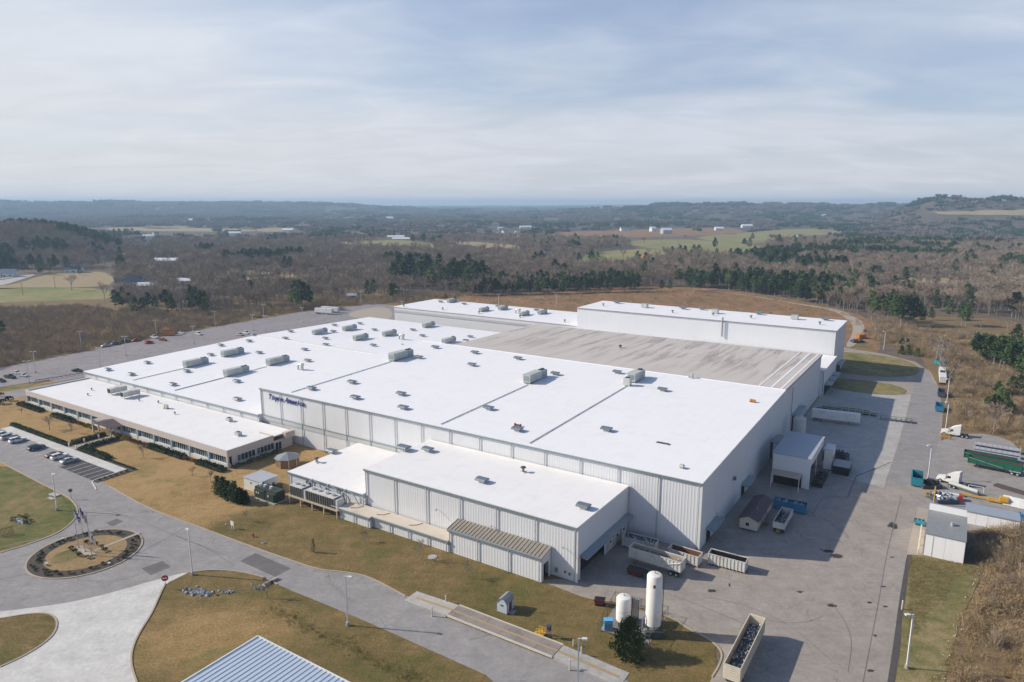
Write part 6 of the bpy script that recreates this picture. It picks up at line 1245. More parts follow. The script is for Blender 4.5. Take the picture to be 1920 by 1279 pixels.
# ------------------------------------------------------------------ lamp posts
def make_post(hgt=9.8, arms=1):
    t = T('lamp_post', 'x', 'lamp post'); MB().cyl((0, 0, 0), (0, 0, .7), .32, n=12).obj('base', 'concrete', t); MB().box(-.11, .11, -.11, .11, .7, hgt).obj('pole', 'pole', t)
    for s in ((1,) if arms == 1 else (1, -1)): MB().box(min(0, s*.9), max(0, s*.9), -.05, .05, hgt-.12, hgt).obj('arm', 'pole', t); MB().box(s*.9-.38, s*.9+.38, -.26, .26, hgt-.2, hgt+.06).obj('luminaire', 'pole', t)
    return cache(t)
lp1, lp2 = make_post(), make_post(9.8, 2); f1 = f2 = True
for x, y, two, rot, lab in [(652, 1173, 0, TH+.3, 'pale lamp post at the foreground road, casting a long shadow'), (1700, 1253, 0, math.pi, 'lone pale lamp post on the right grass strip'), (107, 957, 0, TH, 'pale lamp post on the left green verge'), (1740, 898, 0, math.pi, 'pale lamp post beside the teal skip'), (361, 1078, 0, 2.2, 'pale lamp post where the concrete drive meets the road'), (1083, 1303, 0, TH+.5, 'pale lamp post cut by the bottom edge beside the scale'),
                       (1657, 656, 0, math.pi, 'pale lamp post at the bend behind the tallest hall'), (1775, 757, 0, math.pi, 'tall pale lamp post between the skips on the right'), (1773, 806, 0, math.pi, 'pale lamp post behind the nearer white tractor nose'),
                       (67, 699, 1, 0, 'lot lamp post behind the white cars at the left'), (55, 719, 1, 0, 'nearest lot lamp post at the left edge grass'), (153, 656, 1, 0, 'lot lamp post standing at the scrub edge, leftmost there'), (237, 667, 1, 0, 'lot lamp post in front of the parked row'), (189, 690, 1, 0, 'lot lamp post just behind the low left roof'), (294, 632, 1, 0, 'lot lamp post by the white pickup'), (364, 645, 1, 0, 'lot lamp post right of the rusty skip'), (404, 614, 1, 0, 'lot lamp post at the scrub edge, middle of the lot'), (475, 620, 1, 0, 'lot lamp post behind the far left roof corner'), (495, 598, 1, 0, 'lot lamp post at the scrub edge near the conifers'), (568, 605, 1, 0, 'lot lamp post left of the white trailers'), (613, 605, 1, 0, 'lot lamp post in front of the white trailers'), (498, 622, 1, 0, 'lot lamp post partly hidden by the far left roof edge'), (754, 592, 1, 0, 'lamp post rising behind the left corner of the rear hall'),
                       (850, 577, 1, 0, 'lamp post rising behind the rear hall, second'), (935, 577, 1, 0, 'lamp post rising behind the rear hall, third'), (1043, 577, 1, 0, 'lamp post rising behind the rear hall, nearest the tallest hall'), (677, 569, 1, 0, 'distant lamp post by the bright grass clearing')]:
    q = P(x, y)
    if two: o = place(lp2, f2, q, lab, rot=.4); f2 = False
    else: o = place(lp1, f1, q, lab, rot=rot); f1 = False
    if two: o['group'] = 'lamp posts of the parking lot'
t = T('guard_rail', 'dark rail along the road beside the office end', 'guard rail', P(66, 716), away((66, 716), (155, 702))); L_ = (P(155, 702)-P(66, 716)).length
MB().box(0, L_, -.05, .05, .5, .8).obj('rail', 'grey', t)
for k in range(12): MB().box(k*L_/11-.06, k*L_/11+.06, .05, .15, 0, .8).obj('post', 'wood', t)
strip('kerb', PX([(75, 722), (160, 707)]), .4, 0, .15, 'kerb', 0); sheet('grass_strip', PX([(0, 726), (60, 718), (66, 720), (60, 724), (0, 734)]), .03, 'island', 1)
# ------------------------------------------------------------------ far farms, fields and houses
def inpoly(px, py, poly):
    px = np.asarray(px); py = np.asarray(py); r = np.zeros(px.shape, bool); n = len(poly)
    for i in range(n):
        x0, y0 = poly[i]; x1, y1 = poly[(i+1) % n]
        c = ((y0 > py) != (y1 > py))
        if y0 != y1: r ^= c & (px < (x1-x0)*(py-y0)/(y1-y0)+x0)
    return r
FIELDS = [('field_tan', [(-120, 546), (0, 537), (40, 530), (72, 518), (118, 511), (207, 509), (217, 534), (160, 539), (0, 541), (-120, 549)]), ('field_green', [(-120, 541), (0, 540), (160, 539), (216, 546), (207, 561), (150, 562), (0, 568), (-120, 574)]),
          ('field_tan', [(-120, 505), (0, 505), (85, 505), (95, 511), (0, 513), (-120, 514)]), ('field_tan', [(160, 494), (220, 482), (226, 497), (180, 502)]), ('field_tan', [(453, 507), (500, 508), (573, 517), (570, 525), (520, 522), (455, 515)]),
          ('field_green', [(602, 454), (660, 452), (740, 450), (785, 453), (822, 459), (815, 465), (750, 461), (660, 459)]), ('field_tan', [(833, 451), (870, 452), (960, 459), (985, 462), (976, 468), (900, 465), (850, 458)]),
          ('field_tan', [(483, 428), (552, 427), (552, 434), (480, 435)]), ('field_tan', [(195, 426), (330, 427), (480, 430), (478, 435), (350, 434), (210, 433)]),
          ('field_green', [(1066, 488), (1134, 469), (1237, 466), (1258, 476), (1200, 486), (1153, 490), (1096, 493)]), ('field_green', [(1172, 452), (1275, 448), (1350, 453), (1432, 461), (1437, 471), (1370, 477), (1230, 467), (1175, 459)]),
          ('field_red', [(1020, 440), (1070, 434), (1164, 432), (1272, 428), (1380, 427), (1400, 438), (1300, 442), (1180, 445), (1060, 445)]), ('field_green', [(1300, 444), (1400, 436), (1500, 428), (1592, 432), (1560, 440), (1490, 443), (1440, 453), (1400, 457), (1330, 452)]),
          ('field_tan', [(1655, 522), (1740, 519), (1822, 526), (1815, 536), (1700, 531)]), ('field_tan', [(1018, 410), (1047, 408), (1043, 416), (1022, 416)]), ('field_tan', [(1335, 405), (1370, 402), (1372, 408), (1340, 409)]),
          ('field_green', [(672, 557), (722, 553), (718, 563), (676, 566)]), ('field_green', [(1463, 476), (1487, 477), (1482, 487)]), ('field_tan', [(270, 425), (350, 424), (352, 428), (272, 429)]), ('field_tan', [(1540, 408), (1640, 406), (1645, 410), (1545, 412)]), ('field_tan', [(400, 530), (470, 516), (520, 512), (530, 516), (470, 525)])]
for mt, pl in FIELDS:
    sheet('field', PX(pl), .05, mt, 1)
nh, nv = 16, 5; vs = []
HF = [(1748, 399), (1990, 391), (1990, 406), (1765, 404)]
for j in range(nv):
    for i in range(nh):
        a, b = i/(nh-1), j/(nv-1); x = (HF[0][0]*(1-a)+HF[1][0]*a)*(1-b)+(HF[3][0]*(1-a)+HF[2][0]*a)*b; y = (HF[0][1]*(1-a)+HF[1][1]*a)*(1-b)+(HF[3][1]*(1-a)+HF[2][1]*a)*b
        q = march(x, y); vs.append((q.x, q.y, q.z+1.5))
fs = [(j*nh+i, j*nh+i+1, (j+1)*nh+i+1, (j+1)*nh+i) for j in range(nv-1) for i in range(nh-1)]
tag(MB().add(vs, fs).obj('hill_field', 'field_tan', smooth=True), kind='structure')
FIELDS_PX = [p for _, p in FIELDS]+[HF]
sheet('far_road', PX([(-200, 535), (0, 526), (30, 520), (66, 513.5), (66, 516), (35, 526), (0, 537), (-200, 552)]), .08, 'concrete', 1)
sheet('far_road', PX([(0, 521), (40, 514), (66, 513.5), (66, 516), (40, 518), (0, 524)]), .07, 'concrete', 1)
ROADPX = [(-200, 530), (0, 518), (66, 511), (66, 518), (35, 528), (0, 539), (-200, 555)]
HPX = []
def house(x, y, L, W, H, wall, roof, rot, label, name='farmhouse', cat='house'):
    q = P(x, y) if y > 425 else march(x, y)
    t = T(name, label, cat, q, rot); MB().box(-L/2, L/2, -W/2, W/2, -1, H).obj('wall', wall, t); r = H+W*.32; roof = 'roof_white' if roof == 'galv_light' else roof
    for s in (-1, 1): MB().hex([(-L/2-.4, s*(W/2+.4), H-.2), (-L/2-.4, 0, r), (L/2+.4, 0, r), (L/2+.4, s*(W/2+.4), H-.2)], [(-L/2-.4, s*(W/2+.4), H), (-L/2-.4, 0, r+.25), (L/2+.4, 0, r+.25), (L/2+.4, s*(W/2+.4), H)]).obj('roof', roof, t)
    for s in (-1, 1): MB().prism([(-W/2, H), (W/2, H), (0, r-.05)], 'x', s*L/2-.1, s*L/2+.1).obj('gable', wall, t)
    if name == 'farmhouse':
        for k in range(3): MB().box(-L/2+(k+.5)*L/3-.6, -L/2+(k+.5)*L/3+.6, -W/2-.06, -W/2, 1.1, 2.5).obj('window', 'glass', t)
        MB().box(L*.1-.5, L*.1+.5, -W/2-.07, -W/2, 0, 2.1).obj('door', 'maroon', t); MB().box(L*.25-.4, L*.25+.4, -.4, .4, r-.6, r+.9).obj('chimney', 'rust', t)
    d = math.hypot(q.x, q.y)/FPX; HPX.append((x, y, L/2/d+1.5, 16/d if y > 440 else 22/d))
for a in [(8, 519, 22, 12, 4, 'white_paint', 'galv', .3, 'house with pale grey roof at the left edge behind the forked road'), (140, 511, 16, 10, 4, 'white_paint', 'slate', .2, 'small white house beside a dark tree on the left fields'), (247, 536, 26, 12, 4, 'silver', 'slate', .5, 'grey roofed farmhouse among bare trees at the left'), (276, 541, 14, 8, 3, 'white_paint', 'galv_light', .2, 'low white outbuilding beside the grey roofed farmhouse'), (344, 532, 14, 7, 3, 'white_paint', 'galv_light', .1, 'small pale shed in the bare wood at the left'), (313, 493, 34, 9, 3.4, 'white_paint', 'galv_light', .05, 'long white shed in the left woods'), (279, 447, 22, 12, 5, 'white_paint', 'galv_light', .4, 'white barn beside the distant left road'),
          (1171, 433, 24, 14, 6, 'white_paint', 'galv', .2, 'white farmhouse on the far upper pasture, left of three barns'), (1224, 434, 16, 12, 9, 'white_paint', 'galv_light', .5, 'white barn with dark neighbour on the far pasture'), (1249, 438, 26, 16, 9, 'silver', 'galv_light', .3, 'big grey roofed barn on the far pasture'), (1348, 432, 24, 12, 6, 'white_paint', 'galv_light', .1, 'white farmhouse at the tree line of the far pasture'), (1400, 427, 34, 14, 6, 'white_paint', 'galv_light', .1, 'large white farmhouse right of the far pasture'),
          (1498, 447, 16, 10, 5, 'white_paint', 'slate', .5, 'white gabled house half hidden by dark pines'), (1508, 470, 14, 9, 4, 'white_paint', 'silver', .2, 'small white house in the bare trees right of centre'), (1771, 474, 18, 11, 4, 'cream', 'cream', .15, 'cream house in the woods on the right'), (1028, 476, 14, 9, 4, 'silver', 'slate', .4, 'grey house at the left corner of the green pasture'), (1212, 484, 12, 8, 3, 'orange', 'orange', .3, 'small orange brown barn at the pasture edge'), (660, 559, 7, 4, 2.4, 'white_paint', 'galv_light', .2, 'tiny white hut beside the bright grass clearing')]:
    house(*a)
for a in [(1697, 472, 38, 11, 3.4, 'white_paint', 'silver', .06, 'long white barn with pale roof in the right woods'), (742, 446, 52, 11, 3.2, 'white_paint', 'galv_light', .1, 'long white poultry shed, left one of the pair in mid distance'), (752, 450, 50, 11, 3.2, 'white_paint', 'galv_light', .1, 'long white poultry shed in front of its pair in mid distance'), (540, 433, 40, 14, 4, 'white_paint', 'galv_light', 0, 'long white works building on the far left fields'), (732, 410, 60, 20, 5, 'white_paint', 'galv_light', 0, 'very distant long white building below the ridge'), (355, 414, 50, 20, 5, 'white_paint', 'galv_light', 0, 'very distant white building under the left ridge'), (394, 414, 36, 20, 6, 'white_paint', 'galv_light', 0, 'second very distant white building under the left ridge'), (440, 440, 40, 14, 5, 'white_paint', 'galv_light', .2, 'white roofed farm shed by dark trees at the far left'), (1545, 405, 30, 14, 5, 'white_paint', 'galv_light', .1, 'distant white barn at the foot of the right hills'), (985, 428, 50, 14, 5, 'white_paint', 'galv_light', .2, 'distant pale farm shed left of the far pasture')]:
    house(a[0], a[1], a[2]*.72, a[3]*.8, a[4]*.8, *a[5:], name='farm_shed', cat='shed')
for i, (x, y) in enumerate([(262, 437), (270, 442), (283, 452), (292, 439), (268, 456), (275, 463)]): house(x, y, 13, 9, 3.2, ('white_paint', 'cream')[i % 2], ('galv', 'slate', 'silver')[i % 3], .3*i, 'small pale house along the distant left road, %s' % ordn(i, 6), cat='house')
for i, (x, y) in enumerate([(930, 424), (938, 430), (946, 436), (955, 441), (968, 438), (934, 440), (976, 444)]): house(x, y, 14, 9, 3.4, ('white_paint', 'silver')[i % 2], ('slate', 'galv_light', 'galv')[i % 3], .4*i, 'small house of the hamlet left of the far pasture, %s' % ordn(i, 7), cat='house')
for x, y, lab in [(43, 554, 'wooden utility pole on the green pasture at the left, nearer one'), (104, 541, 'wooden utility pole on the tan pasture at the left, farther one')]:
    t = T('utility_pole', lab, 'utility pole', P(x, y)); MB().cyl((0, 0, 0), (0, 0, 11), .18, .12, 8).obj('pole', 'wood', t); MB().box(-1.2, 1.2, -.08, .08, 10, 10.2).obj('crossarm', 'wood', t)
q = march(1857, 374); t = T('radio_mast', 'thin lattice radio mast on the far right hilltop', 'mast', q)
for k in range(3): MB().cyl((1.2*math.cos(k*2.1), 1.2*math.sin(k*2.1), 0), (.2*math.cos(k*2.1), .2*math.sin(k*2.1), 42), .25, n=5).obj('leg', 'steel', t)
for k in range(8): MB().cyl((-.9, -.5, 2+k*4.5), (.9, .5, 6+k*4.5), .15, n=4).obj('brace', 'steel', t)

# ------------------------------------------------------------------ trees: prototypes
rt = random.Random(11)
def rvec(r): 
    v = Vector((r.gauss(0, 1), r.gauss(0, 1), r.gauss(0, 1))); return v.normalized()
def leafm(m, c, s, r, flat_=.0, mi=0):
    a = rvec(r); b = a.orthogonal().normalized()
    if flat_: a.z *= 1-flat_; b.z *= 1-flat_
    m.add([c-a*s*.5, c+b*s*.45, c+a*s*.5, c-b*s*.35], [(0, 1, 2, 3)], mi)
def pine_mesh(seed, H=15.0, n=46, k=11, s=1.15, low=.34, wide=.25, top=.06, sh=1.0):
    r = random.Random(seed); crown = MB(); trunk = MB().cyl((0, 0, -.3), (0, 0, H*.9), .24, .05, 7)
    for i in range(n):
        f = low+(1-low)*((i+r.random())/n); z = H*f; g = (f-low)/(1-low)
        rad = H*wide*(max(0, math.sin(min(1, g*1.15+.12)*math.pi))**.6*(1-top)+top)*r.uniform(.45, 1.08)
        if sh == 0: rad = H*wide*(1-g)**.8*r.uniform(.5, 1.05)+.1
        a = r.random()*2*math.pi+i*2.4; c = Vector((rad*math.cos(a), rad*math.sin(a), z))
        if i % 3 == 0: trunk.cyl((0, 0, z-.4), tuple(c), .05, .02, 4, cap=False)
        for _ in range(k):
            leafm(crown, c+Vector((r.gauss(0, .62), r.gauss(0, .62), r.gauss(0, .38)))*s, s*r.uniform(.7, 1.25), r, .3)
    return trunk, crown
def bare_mesh(seed, H=13.0, tw=340, wd=.06, ln=1.5):
    r = random.Random(seed); trunk = MB(); crown = MB(); tips = []
    def grow(p, d, L, rad, lev):
        q = p+d*L; trunk.cyl(tuple(p), tuple(q), rad, rad*.62, 5 if lev < 2 else 3, cap=False)
        if lev >= 3: tips.append((p, q, d)); return
        for _ in range((5, 3, 3)[lev]):
            nd = (d*(.75 if lev else .95)+rvec(r)*.62+Vector((0, 0, .18))).normalized(); f = r.uniform(.55, 1) if lev else r.uniform(.62, 1)
            grow(p.lerp(q, f), nd, L*r.uniform(.55, .8), rad*.55, lev+1)
        tips.append((p, q, d))
    grow(Vector((0, 0, -.3)), Vector((r.uniform(-.06, .06), r.uniform(-.06, .06), 1)).normalized(), H*.42, H*.017, 0)
    for i in range(tw):
        p, q, d = r.choice(tips); a = p.lerp(q, r.uniform(.3, 1.05)); nd = (d*.7+rvec(r)*.75+Vector((0, 0, .25))).normalized(); b = a+nd*ln*r.uniform(.6, 1.3); s = nd.orthogonal().normalized()*wd
        if r.random() < .5: s = nd.cross(s)
        crown.add([a-s, a+s, b], [(0, 1, 2)])
    return trunk, crown
def scrub_mesh(seed, H=2.6, R_=1.5, n=300, wd=.022):
    """a loose dome of short twigs, with a few stems running up through it"""
    r = random.Random(seed); m = MB()
    for i in range(n):
        a = r.random()*6.283; q = r.random()**.55*R_; top = H*(.9-.6*(q/R_)**2)*r.uniform(.75, 1.1); p = Vector((q*math.cos(a), q*math.sin(a), top*r.random()**.7))
        d = (Vector((math.cos(a), math.sin(a), 0))*r.uniform(-.2, .7)+Vector((0, 0, .75))+rvec(r)*.75).normalized(); b = p+d*H*r.uniform(.1, .3); s = d.orthogonal().normalized()*wd*r.uniform(.6, 1.5)
        if r.random() < .5: s = d.cross(s)
        m.add([p-s, p+s, b], [(0, 1, 2)])
    for i in range(9):
        a = r.random()*6.283; d = (Vector((math.cos(a), math.sin(a), 0))*r.uniform(0, .5)+Vector((0, 0, 1))).normalized(); s = d.orthogonal().normalized()*wd*1.6; m.add([-s, s, d*H*r.uniform(.7, 1.1)], [(0, 1, 2)])
    return m
def joined(a, b, name, mats):
    m = MB(); m.v = a.v+b.v; m.f = a.f+[[i+len(a.v) for i in f] for f in b.f]; m.m = [0]*len(a.f)+[1]*len(b.f); return raw(m, name, mats)
def raw(m, name, mats):
    me = bpy.data.meshes.new(name); me.from_pydata(m.v, [], m.f)
    for x in mats: me.materials.append(M_[x])
    if any(m.m): me.polygons.foreach_set('material_index', m.m)
    me.update(); return me
PINES = []; BARES = []; PINE_S = []; BARE_S = []; BARE_FAR = []; SCRUB = []
for k in range(5):
    a, b = pine_mesh(20+k, 15, 46+4*k, 11, 1.15, (.34, .4, .28, .45, .22)[k], (.24, .27, .22, .29, .25)[k]); PINES.append((raw(a, 'trunk', ['bark']), raw(b, 'crown', ['pine']))); PINE_S.append(joined(a, b, 'pine_tree', ['bark', 'pine']))
for k in range(5):
    a, b = bare_mesh(40+k, 13, 420, .055, 1.5); BARES.append((raw(a, 'trunk', ['bark']), raw(b, 'crown', ['twig'])))
    a, b = bare_mesh(40+k, 13, 190, .095, 1.9); BARE_S.append(joined(a, b, 'bare_tree', ['bark', 'twig']))
for k in range(4): SCRUB.append(raw(scrub_mesh(60+k), 'scrub_bush', ['twig_red']))
SCRUB.append(raw(scrub_mesh(70, 3.6, 1.3, 280, .022), 'scrub_bush', ['twig'])); SCRUB.append(raw(scrub_mesh(71, 2.0, 1.8, 300, .022), 'scrub_bush', ['twig_red']))
def clump_mesh(seed, mat, n=15, R_=17, h0=9, h1=13, cr=4.2):
    r = random.Random(seed); m = MB(); bm = bmesh.new(); bmesh.ops.create_icosphere(bm, subdivisions=1, radius=1.0); bv = [v.co.copy() for v in bm.verts]; bf = [[v.index for v in f.verts] for f in bm.faces]; bm.free()
    for i in range(n):
        a = r.random()*6.283; q = R_*r.random()**.5; h = r.uniform(h0, h1); c = cr*r.uniform(.7, 1.25)
        m.add([(q*math.cos(a)+v.x*c*r.uniform(.75, 1.2), q*math.sin(a)+v.y*c*r.uniform(.75, 1.2), max(0, h-c+v.z*c*r.uniform(.8, 1.25))) for v in bv], bf)
        for _ in range(26):
            p = Vector((q*math.cos(a), q*math.sin(a), h-c))+rvec(r)*c*r.uniform(.8, 1.25); s = rvec(r)*c*.25
            m.add([p-s, p+s, p+Vector((0, 0, c*.35))+rvec(r)*c*.2], [(0, 1, 2)])
    return raw(m, 'tree_clump', [mat])
CL_B = [clump_mesh(80+k, 'far_wood') for k in range(4)]; CL_P = [clump_mesh(90+k, 'pine_far', 16, 17, 12, 17, 3.8) for k in range(3)]

def scatter(name, label, cat, meshes, pts, scl, seed=0, group=None):
    """one 'stuff' object: points carrying scale / turn / kind, with the meshes instanced on them"""
    pts = np.asarray(pts, dtype=np.float32); n = len(pts); rg = np.random.default_rng(seed)
    me = bpy.data.meshes.new(name); me.vertices.add(n); me.vertices.foreach_set('co', pts.ravel())
    for nm, ty, val in (('scl', 'FLOAT', np.asarray(scl, dtype=np.float32)), ('ang', 'FLOAT', rg.uniform(0, 6.283, n).astype(np.float32)), ('pick', 'INT', rg.integers(0, len(meshes), n).astype(np.int32))):
        a = me.attributes.new(nm, ty, 'POINT'); a.data.foreach_set('value', val)
    o = link(name, me); tag(o, label, cat, kind='stuff')
    ng = bpy.data.node_groups.new(name, 'GeometryNodeTree'); ng.interface.new_socket('Geometry', in_out='INPUT', socket_type='NodeSocketGeometry'); ng.interface.new_socket('Geometry', in_out='OUTPUT', socket_type='NodeSocketGeometry')
    gi, go = ng.nodes.new('NodeGroupInput'), ng.nodes.new('NodeGroupOutput'); gg = ng.nodes.new('GeometryNodeGeometryToInstance')
    for m in reversed(meshes):
        po = bpy.data.objects.new(m.name+'_form', m); oi = ng.nodes.new('GeometryNodeObjectInfo'); oi.inputs[0].default_value = po; ng.links.new(oi.outputs['Geometry'], gg.inputs[0])
    ip = ng.nodes.new('GeometryNodeInstanceOnPoints'); ip.inputs['Pick Instance'].default_value = True
    def attr(nm, ty):
        a = ng.nodes.new('GeometryNodeInputNamedAttribute'); a.data_type = ty; a.inputs[0].default_value = nm; return a.outputs['Attribute']
    cx = ng.nodes.new('ShaderNodeCombineXYZ'); ng.links.new(attr('ang', 'FLOAT'), cx.inputs[2]); er = ng.nodes.new('FunctionNodeEulerToRotation'); ng.links.new(cx.outputs[0], er.inputs[0])
    ng.links.new(gi.outputs[0], ip.inputs['Points']); ng.links.new(gg.outputs[0], ip.inputs['Instance']); ng.links.new(attr('pick', 'INT'), ip.inputs['Instance Index']); ng.links.new(er.outputs[0], ip.inputs['Rotation'])
    sc_ = ng.nodes.new('ShaderNodeCombineXYZ'); s_ = attr('scl', 'FLOAT')
    for k in range(3): ng.links.new(s_, sc_.inputs[k])
    ng.links.new(sc_.outputs[0], ip.inputs['Scale']); ng.links.new(ip.outputs[0], go.inputs[0])
    md = o.modifiers.new('scatter', 'NODES'); md.node_group = ng; return o
def tree(kind, q, H, label, group, k, mats=None):
    tr, cr = (PINES if kind == 'pine_tree' else BARES)[k % 5]; s = H/(15.0 if kind == 'pine_tree' else 12.5)
    t = T(kind, label, 'pine' if kind == 'pine_tree' else 'tree', q, (k*2.39996) % 6.283, group); t.scale = (s,)*3
    link('trunk', tr, t); link('crown', cr, t); return t
def hpx(x, y, px_):
    q = P(x, y); lo, hi = 0, 60
    for _ in range(40):
        m = (lo+hi)/2
        if proj(q.x, q.y, m)[1] > y-px_: lo = m
        else: hi = m
    return lo
# pines one can pick out: (x, y of the foot, height) in the photo
PL = []; rp = random.Random(21)
for x in range(742, 908, 7): PL.append((x+rp.uniform(-3, 3), rp.uniform(524, 547), rp.uniform(38, 54), 'tall pines in the dark clump behind the rear hall', 'tall pine in the dark clump behind the rear hall'))
for row in range(3):
    for x in range(872, 1204, 9): PL.append((x+rp.uniform(-3, 3), 554-(x-872)*.022-row*6+rp.uniform(-1, 1), rp.uniform(22, 33), 'young pines of the plantation behind the back roofs', 'dense young pine in the plantation behind the back roofs'))
for x, y, hh in [(216, 578, 34), (224, 586, 38), (232, 575, 36), (243, 580, 30), (255, 590, 34), (268, 588, 30), (280, 585, 36), (292, 582, 28), (312, 584, 40), (322, 586, 36), (335, 580, 30), (358, 578, 44), (368, 580, 42), (378, 586, 30), (384, 590, 32), (415, 562, 26), (430, 560, 24), (460, 552, 34), (470, 556, 30), (555, 578, 52), (563, 580, 56), (572, 578, 48), (580, 576, 40), (630, 556, 22), (690, 556, 30), (700, 558, 34), (740, 560, 28), (734, 562, 30), (520, 506, 24), (535, 508, 28), (545, 507, 26), (5, 632, 30), (-4, 636, 34), (835, 566, 14), (853, 570, 14)]:
    PL.append((x, y, hh, 'dark pines scattered behind the parking lot', 'dark pine standing in the bare wood behind the parking lot'))
for x, y, hh in [(1292, 545, 32), (1300, 548, 34), (1312, 545, 30), (1325, 541, 32), (1340, 540, 30), (1355, 540, 28), (1372, 542, 30), (1388, 545, 30), (1398, 548, 34), (1410, 546, 30), (1430, 548, 30), (1440, 552, 28), (1452, 556, 30), (1466, 556, 28), (1480, 558, 24), (1494, 552, 20), (1500, 566, 26), (1515, 568, 28), (1570, 576, 26), (1590, 578, 28), (1602, 580, 30), (1530, 571, 36), (1541, 573, 40), (1550, 572, 34)]:
    PL.append((x, y, hh, 'pines along the track behind the high bay hall', 'rounded dark pine along the pale track on the right'))
for x, y, hh in [(1640, 590, 34), (1652, 598, 44), (1664, 602, 50), (1676, 606, 54), (1688, 612, 56), (1700, 612, 58), (1712, 612, 54), (1722, 610, 44), (1630, 580, 36), (1645, 575, 32)]:
    PL.append((x, y, hh, 'pines of the big bright clump on the right', 'big bright pine in the clump beyond the gravel track'))
for x, y, hh in [(1755, 583, 28), (1775, 588, 34), (1802, 610, 40), (1810, 612, 42), (1834, 676, 46), (1848, 682, 52), (1862, 690, 58), (1874, 692, 62), (1890, 700, 60), (1905, 706, 56), (1918, 712, 60), (1930, 716, 60), (1868, 782, 40), (1882, 778, 44), (1850, 770, 26), (1745, 600, 24), (1700, 655, 20), (1690, 652, 18), (1950, 690, 60), (1945, 730, 56), (1895, 745, 40), (1910, 740, 38), (1870, 745, 30), (1828, 668, 44), (1842, 676, 50), (1856, 684, 54), (1880, 694, 60), (1898, 700, 62), (1912, 706, 60), (1926, 712, 62), (1886, 678, 46), (1906, 684, 50), (1872, 770, 44), (1860, 776, 36), (1890, 786, 34), (1905, 648, 40), (1780, 600, 34)]:
    PL.append((x, y, hh, 'pines scattered through the right scrub', 'green pine standing in the brown scrub on the right'))
for x, y, hh in [(1195, 495, 24), (1210, 500, 26), (1108, 498, 28), (1120, 496, 24), (1085, 496, 22), (1087, 470, 16), (1340, 468, 22), (1395, 465, 18), (1405, 466, 20), (1260, 482, 20), (1275, 482, 22), (1300, 483, 24), (1310, 481, 22), (1255, 545, 20), (1240, 547, 22), (1460, 466, 26), (1490, 470, 24), (1410, 488, 22), (1420, 486, 20), (1560, 474, 24), (1575, 478, 28), (1590, 470, 24), (1545, 480, 18), (1720, 484, 22), (1735, 485, 26), (1700, 486, 20), (1840, 482, 22), (1850, 480, 20), (215, 447, 18), (225, 449, 20), (236, 449, 18), (700, 440, 14), (720, 441, 14), (150, 516, 14), (1630, 488, 20), (1810, 500, 24), (1890, 505, 22), (1790, 525, 22), (1858, 532, 24), (1720, 500, 16)]:
    PL.append((x, y, hh, 'pines dotted through the middle distance', 'dark pine dotted among fields and bare woods in the middle distance'))
# a wide random wood ------------------------------------------------------------------------
rg = np.random.default_rng(5)
def fan(n, d0, d1, b0=-130, b1=2060):
    d = np.sqrt(rg.uniform(d0*d0, d1*d1, n)); b = rg.uniform(b0, b1, n); a = np.arctan((b-960)/(FPX*math.cos(PITCH)))
    return d*np.sin(a), d*np.cos(a)
def project(X, Y, Z):
    cp, sp = math.cos(PITCH), math.sin(PITCH); c = Y*cp-(Z-CAM_H)*sp; u = Y*sp+(Z-CAM_H)*cp
    return 960+FPX*X/c, 639.5-FPX*u/c
def heights(X, Y): return np.array([hz(float(x), float(y)) for x, y in zip(X, Y)])
LOT_SCRUB = [(-400, 800), (0, 690), (160, 657), (300, 630), (420, 609), (560, 584), (640, 574), (745, 570), (860, 556), (860, 548), (740, 556), (640, 564), (560, 570), (420, 590), (218, 584), (150, 574), (0, 580), (-400, 610)]
R_SCRUB = [(1625, 590), (1680, 575), (1760, 580), (1900, 600), (2300, 680), (2700, 1500), (1745, 1500), (1752, 1400), (1770, 1279), (1803, 1170), (1853, 1072), (1832, 1050), (1832, 1000), (2000, 1000), (1925, 848), (1890, 819), (1792, 798), (1788, 760), (1764, 680), (1700, 659), (1642, 640)]
def blocked(X, Y, Z, H, leak=.035):
    x, y = project(X, Y, Z); xt, yt = project(X, Y, Z+H*.75); b = inpoly(x, y, SITE) | inpoly(x, y, ROADPX)
    for f in FIELDS_PX: b |= (inpoly(x, y, f) | inpoly(xt, yt, f)) & (rg.random(len(X)) > leak)
    for hx, hy, hw, hv in HPX: b |= (abs(x-hx) < hw) & (yt < hy) & (y > hy-2)
    return b, x, y
X, Y = fan(30000, 250, 1500); Z = heights(X, Y); b, x, y = blocked(X, Y, Z, 12, .006)
sc1 = inpoly(x, y, LOT_SCRUB) | inpoly(x, y, R_SCRUB)
dens = np.array([mnoise.noise((a/70, c/70, 0))+.5*mnoise.noise((a/23, c/23, 4)) for a, c in zip(X, Y)])
pn = np.array([mnoise.noise((a/130, c/130, 9))+.4*mnoise.noise((a/40, c/40, 2)) for a, c in zip(X, Y)])
nearhill = (x < 230) & (np.hypot(X, Y) > 850)
keep = ~b & ((dens > -.5) | (x > 1200)) & ((x > 222) | (y < 505) | (rg.random(len(X)) < .25)) & (~sc1 | ((rg.random(len(X)) < .05) & (y < 700)))
isp = keep & ((pn > np.where(x > 1250, .25, .42)) | (nearhill & (pn > .02) & (y > 440)) | ((x > 1000) & (rg.random(len(X)) < .025))) & ~sc1
isb = keep & ~isp
dist = np.hypot(X, Y)
lab_b = 'bare grey brown tree in the winter woods around the factory'
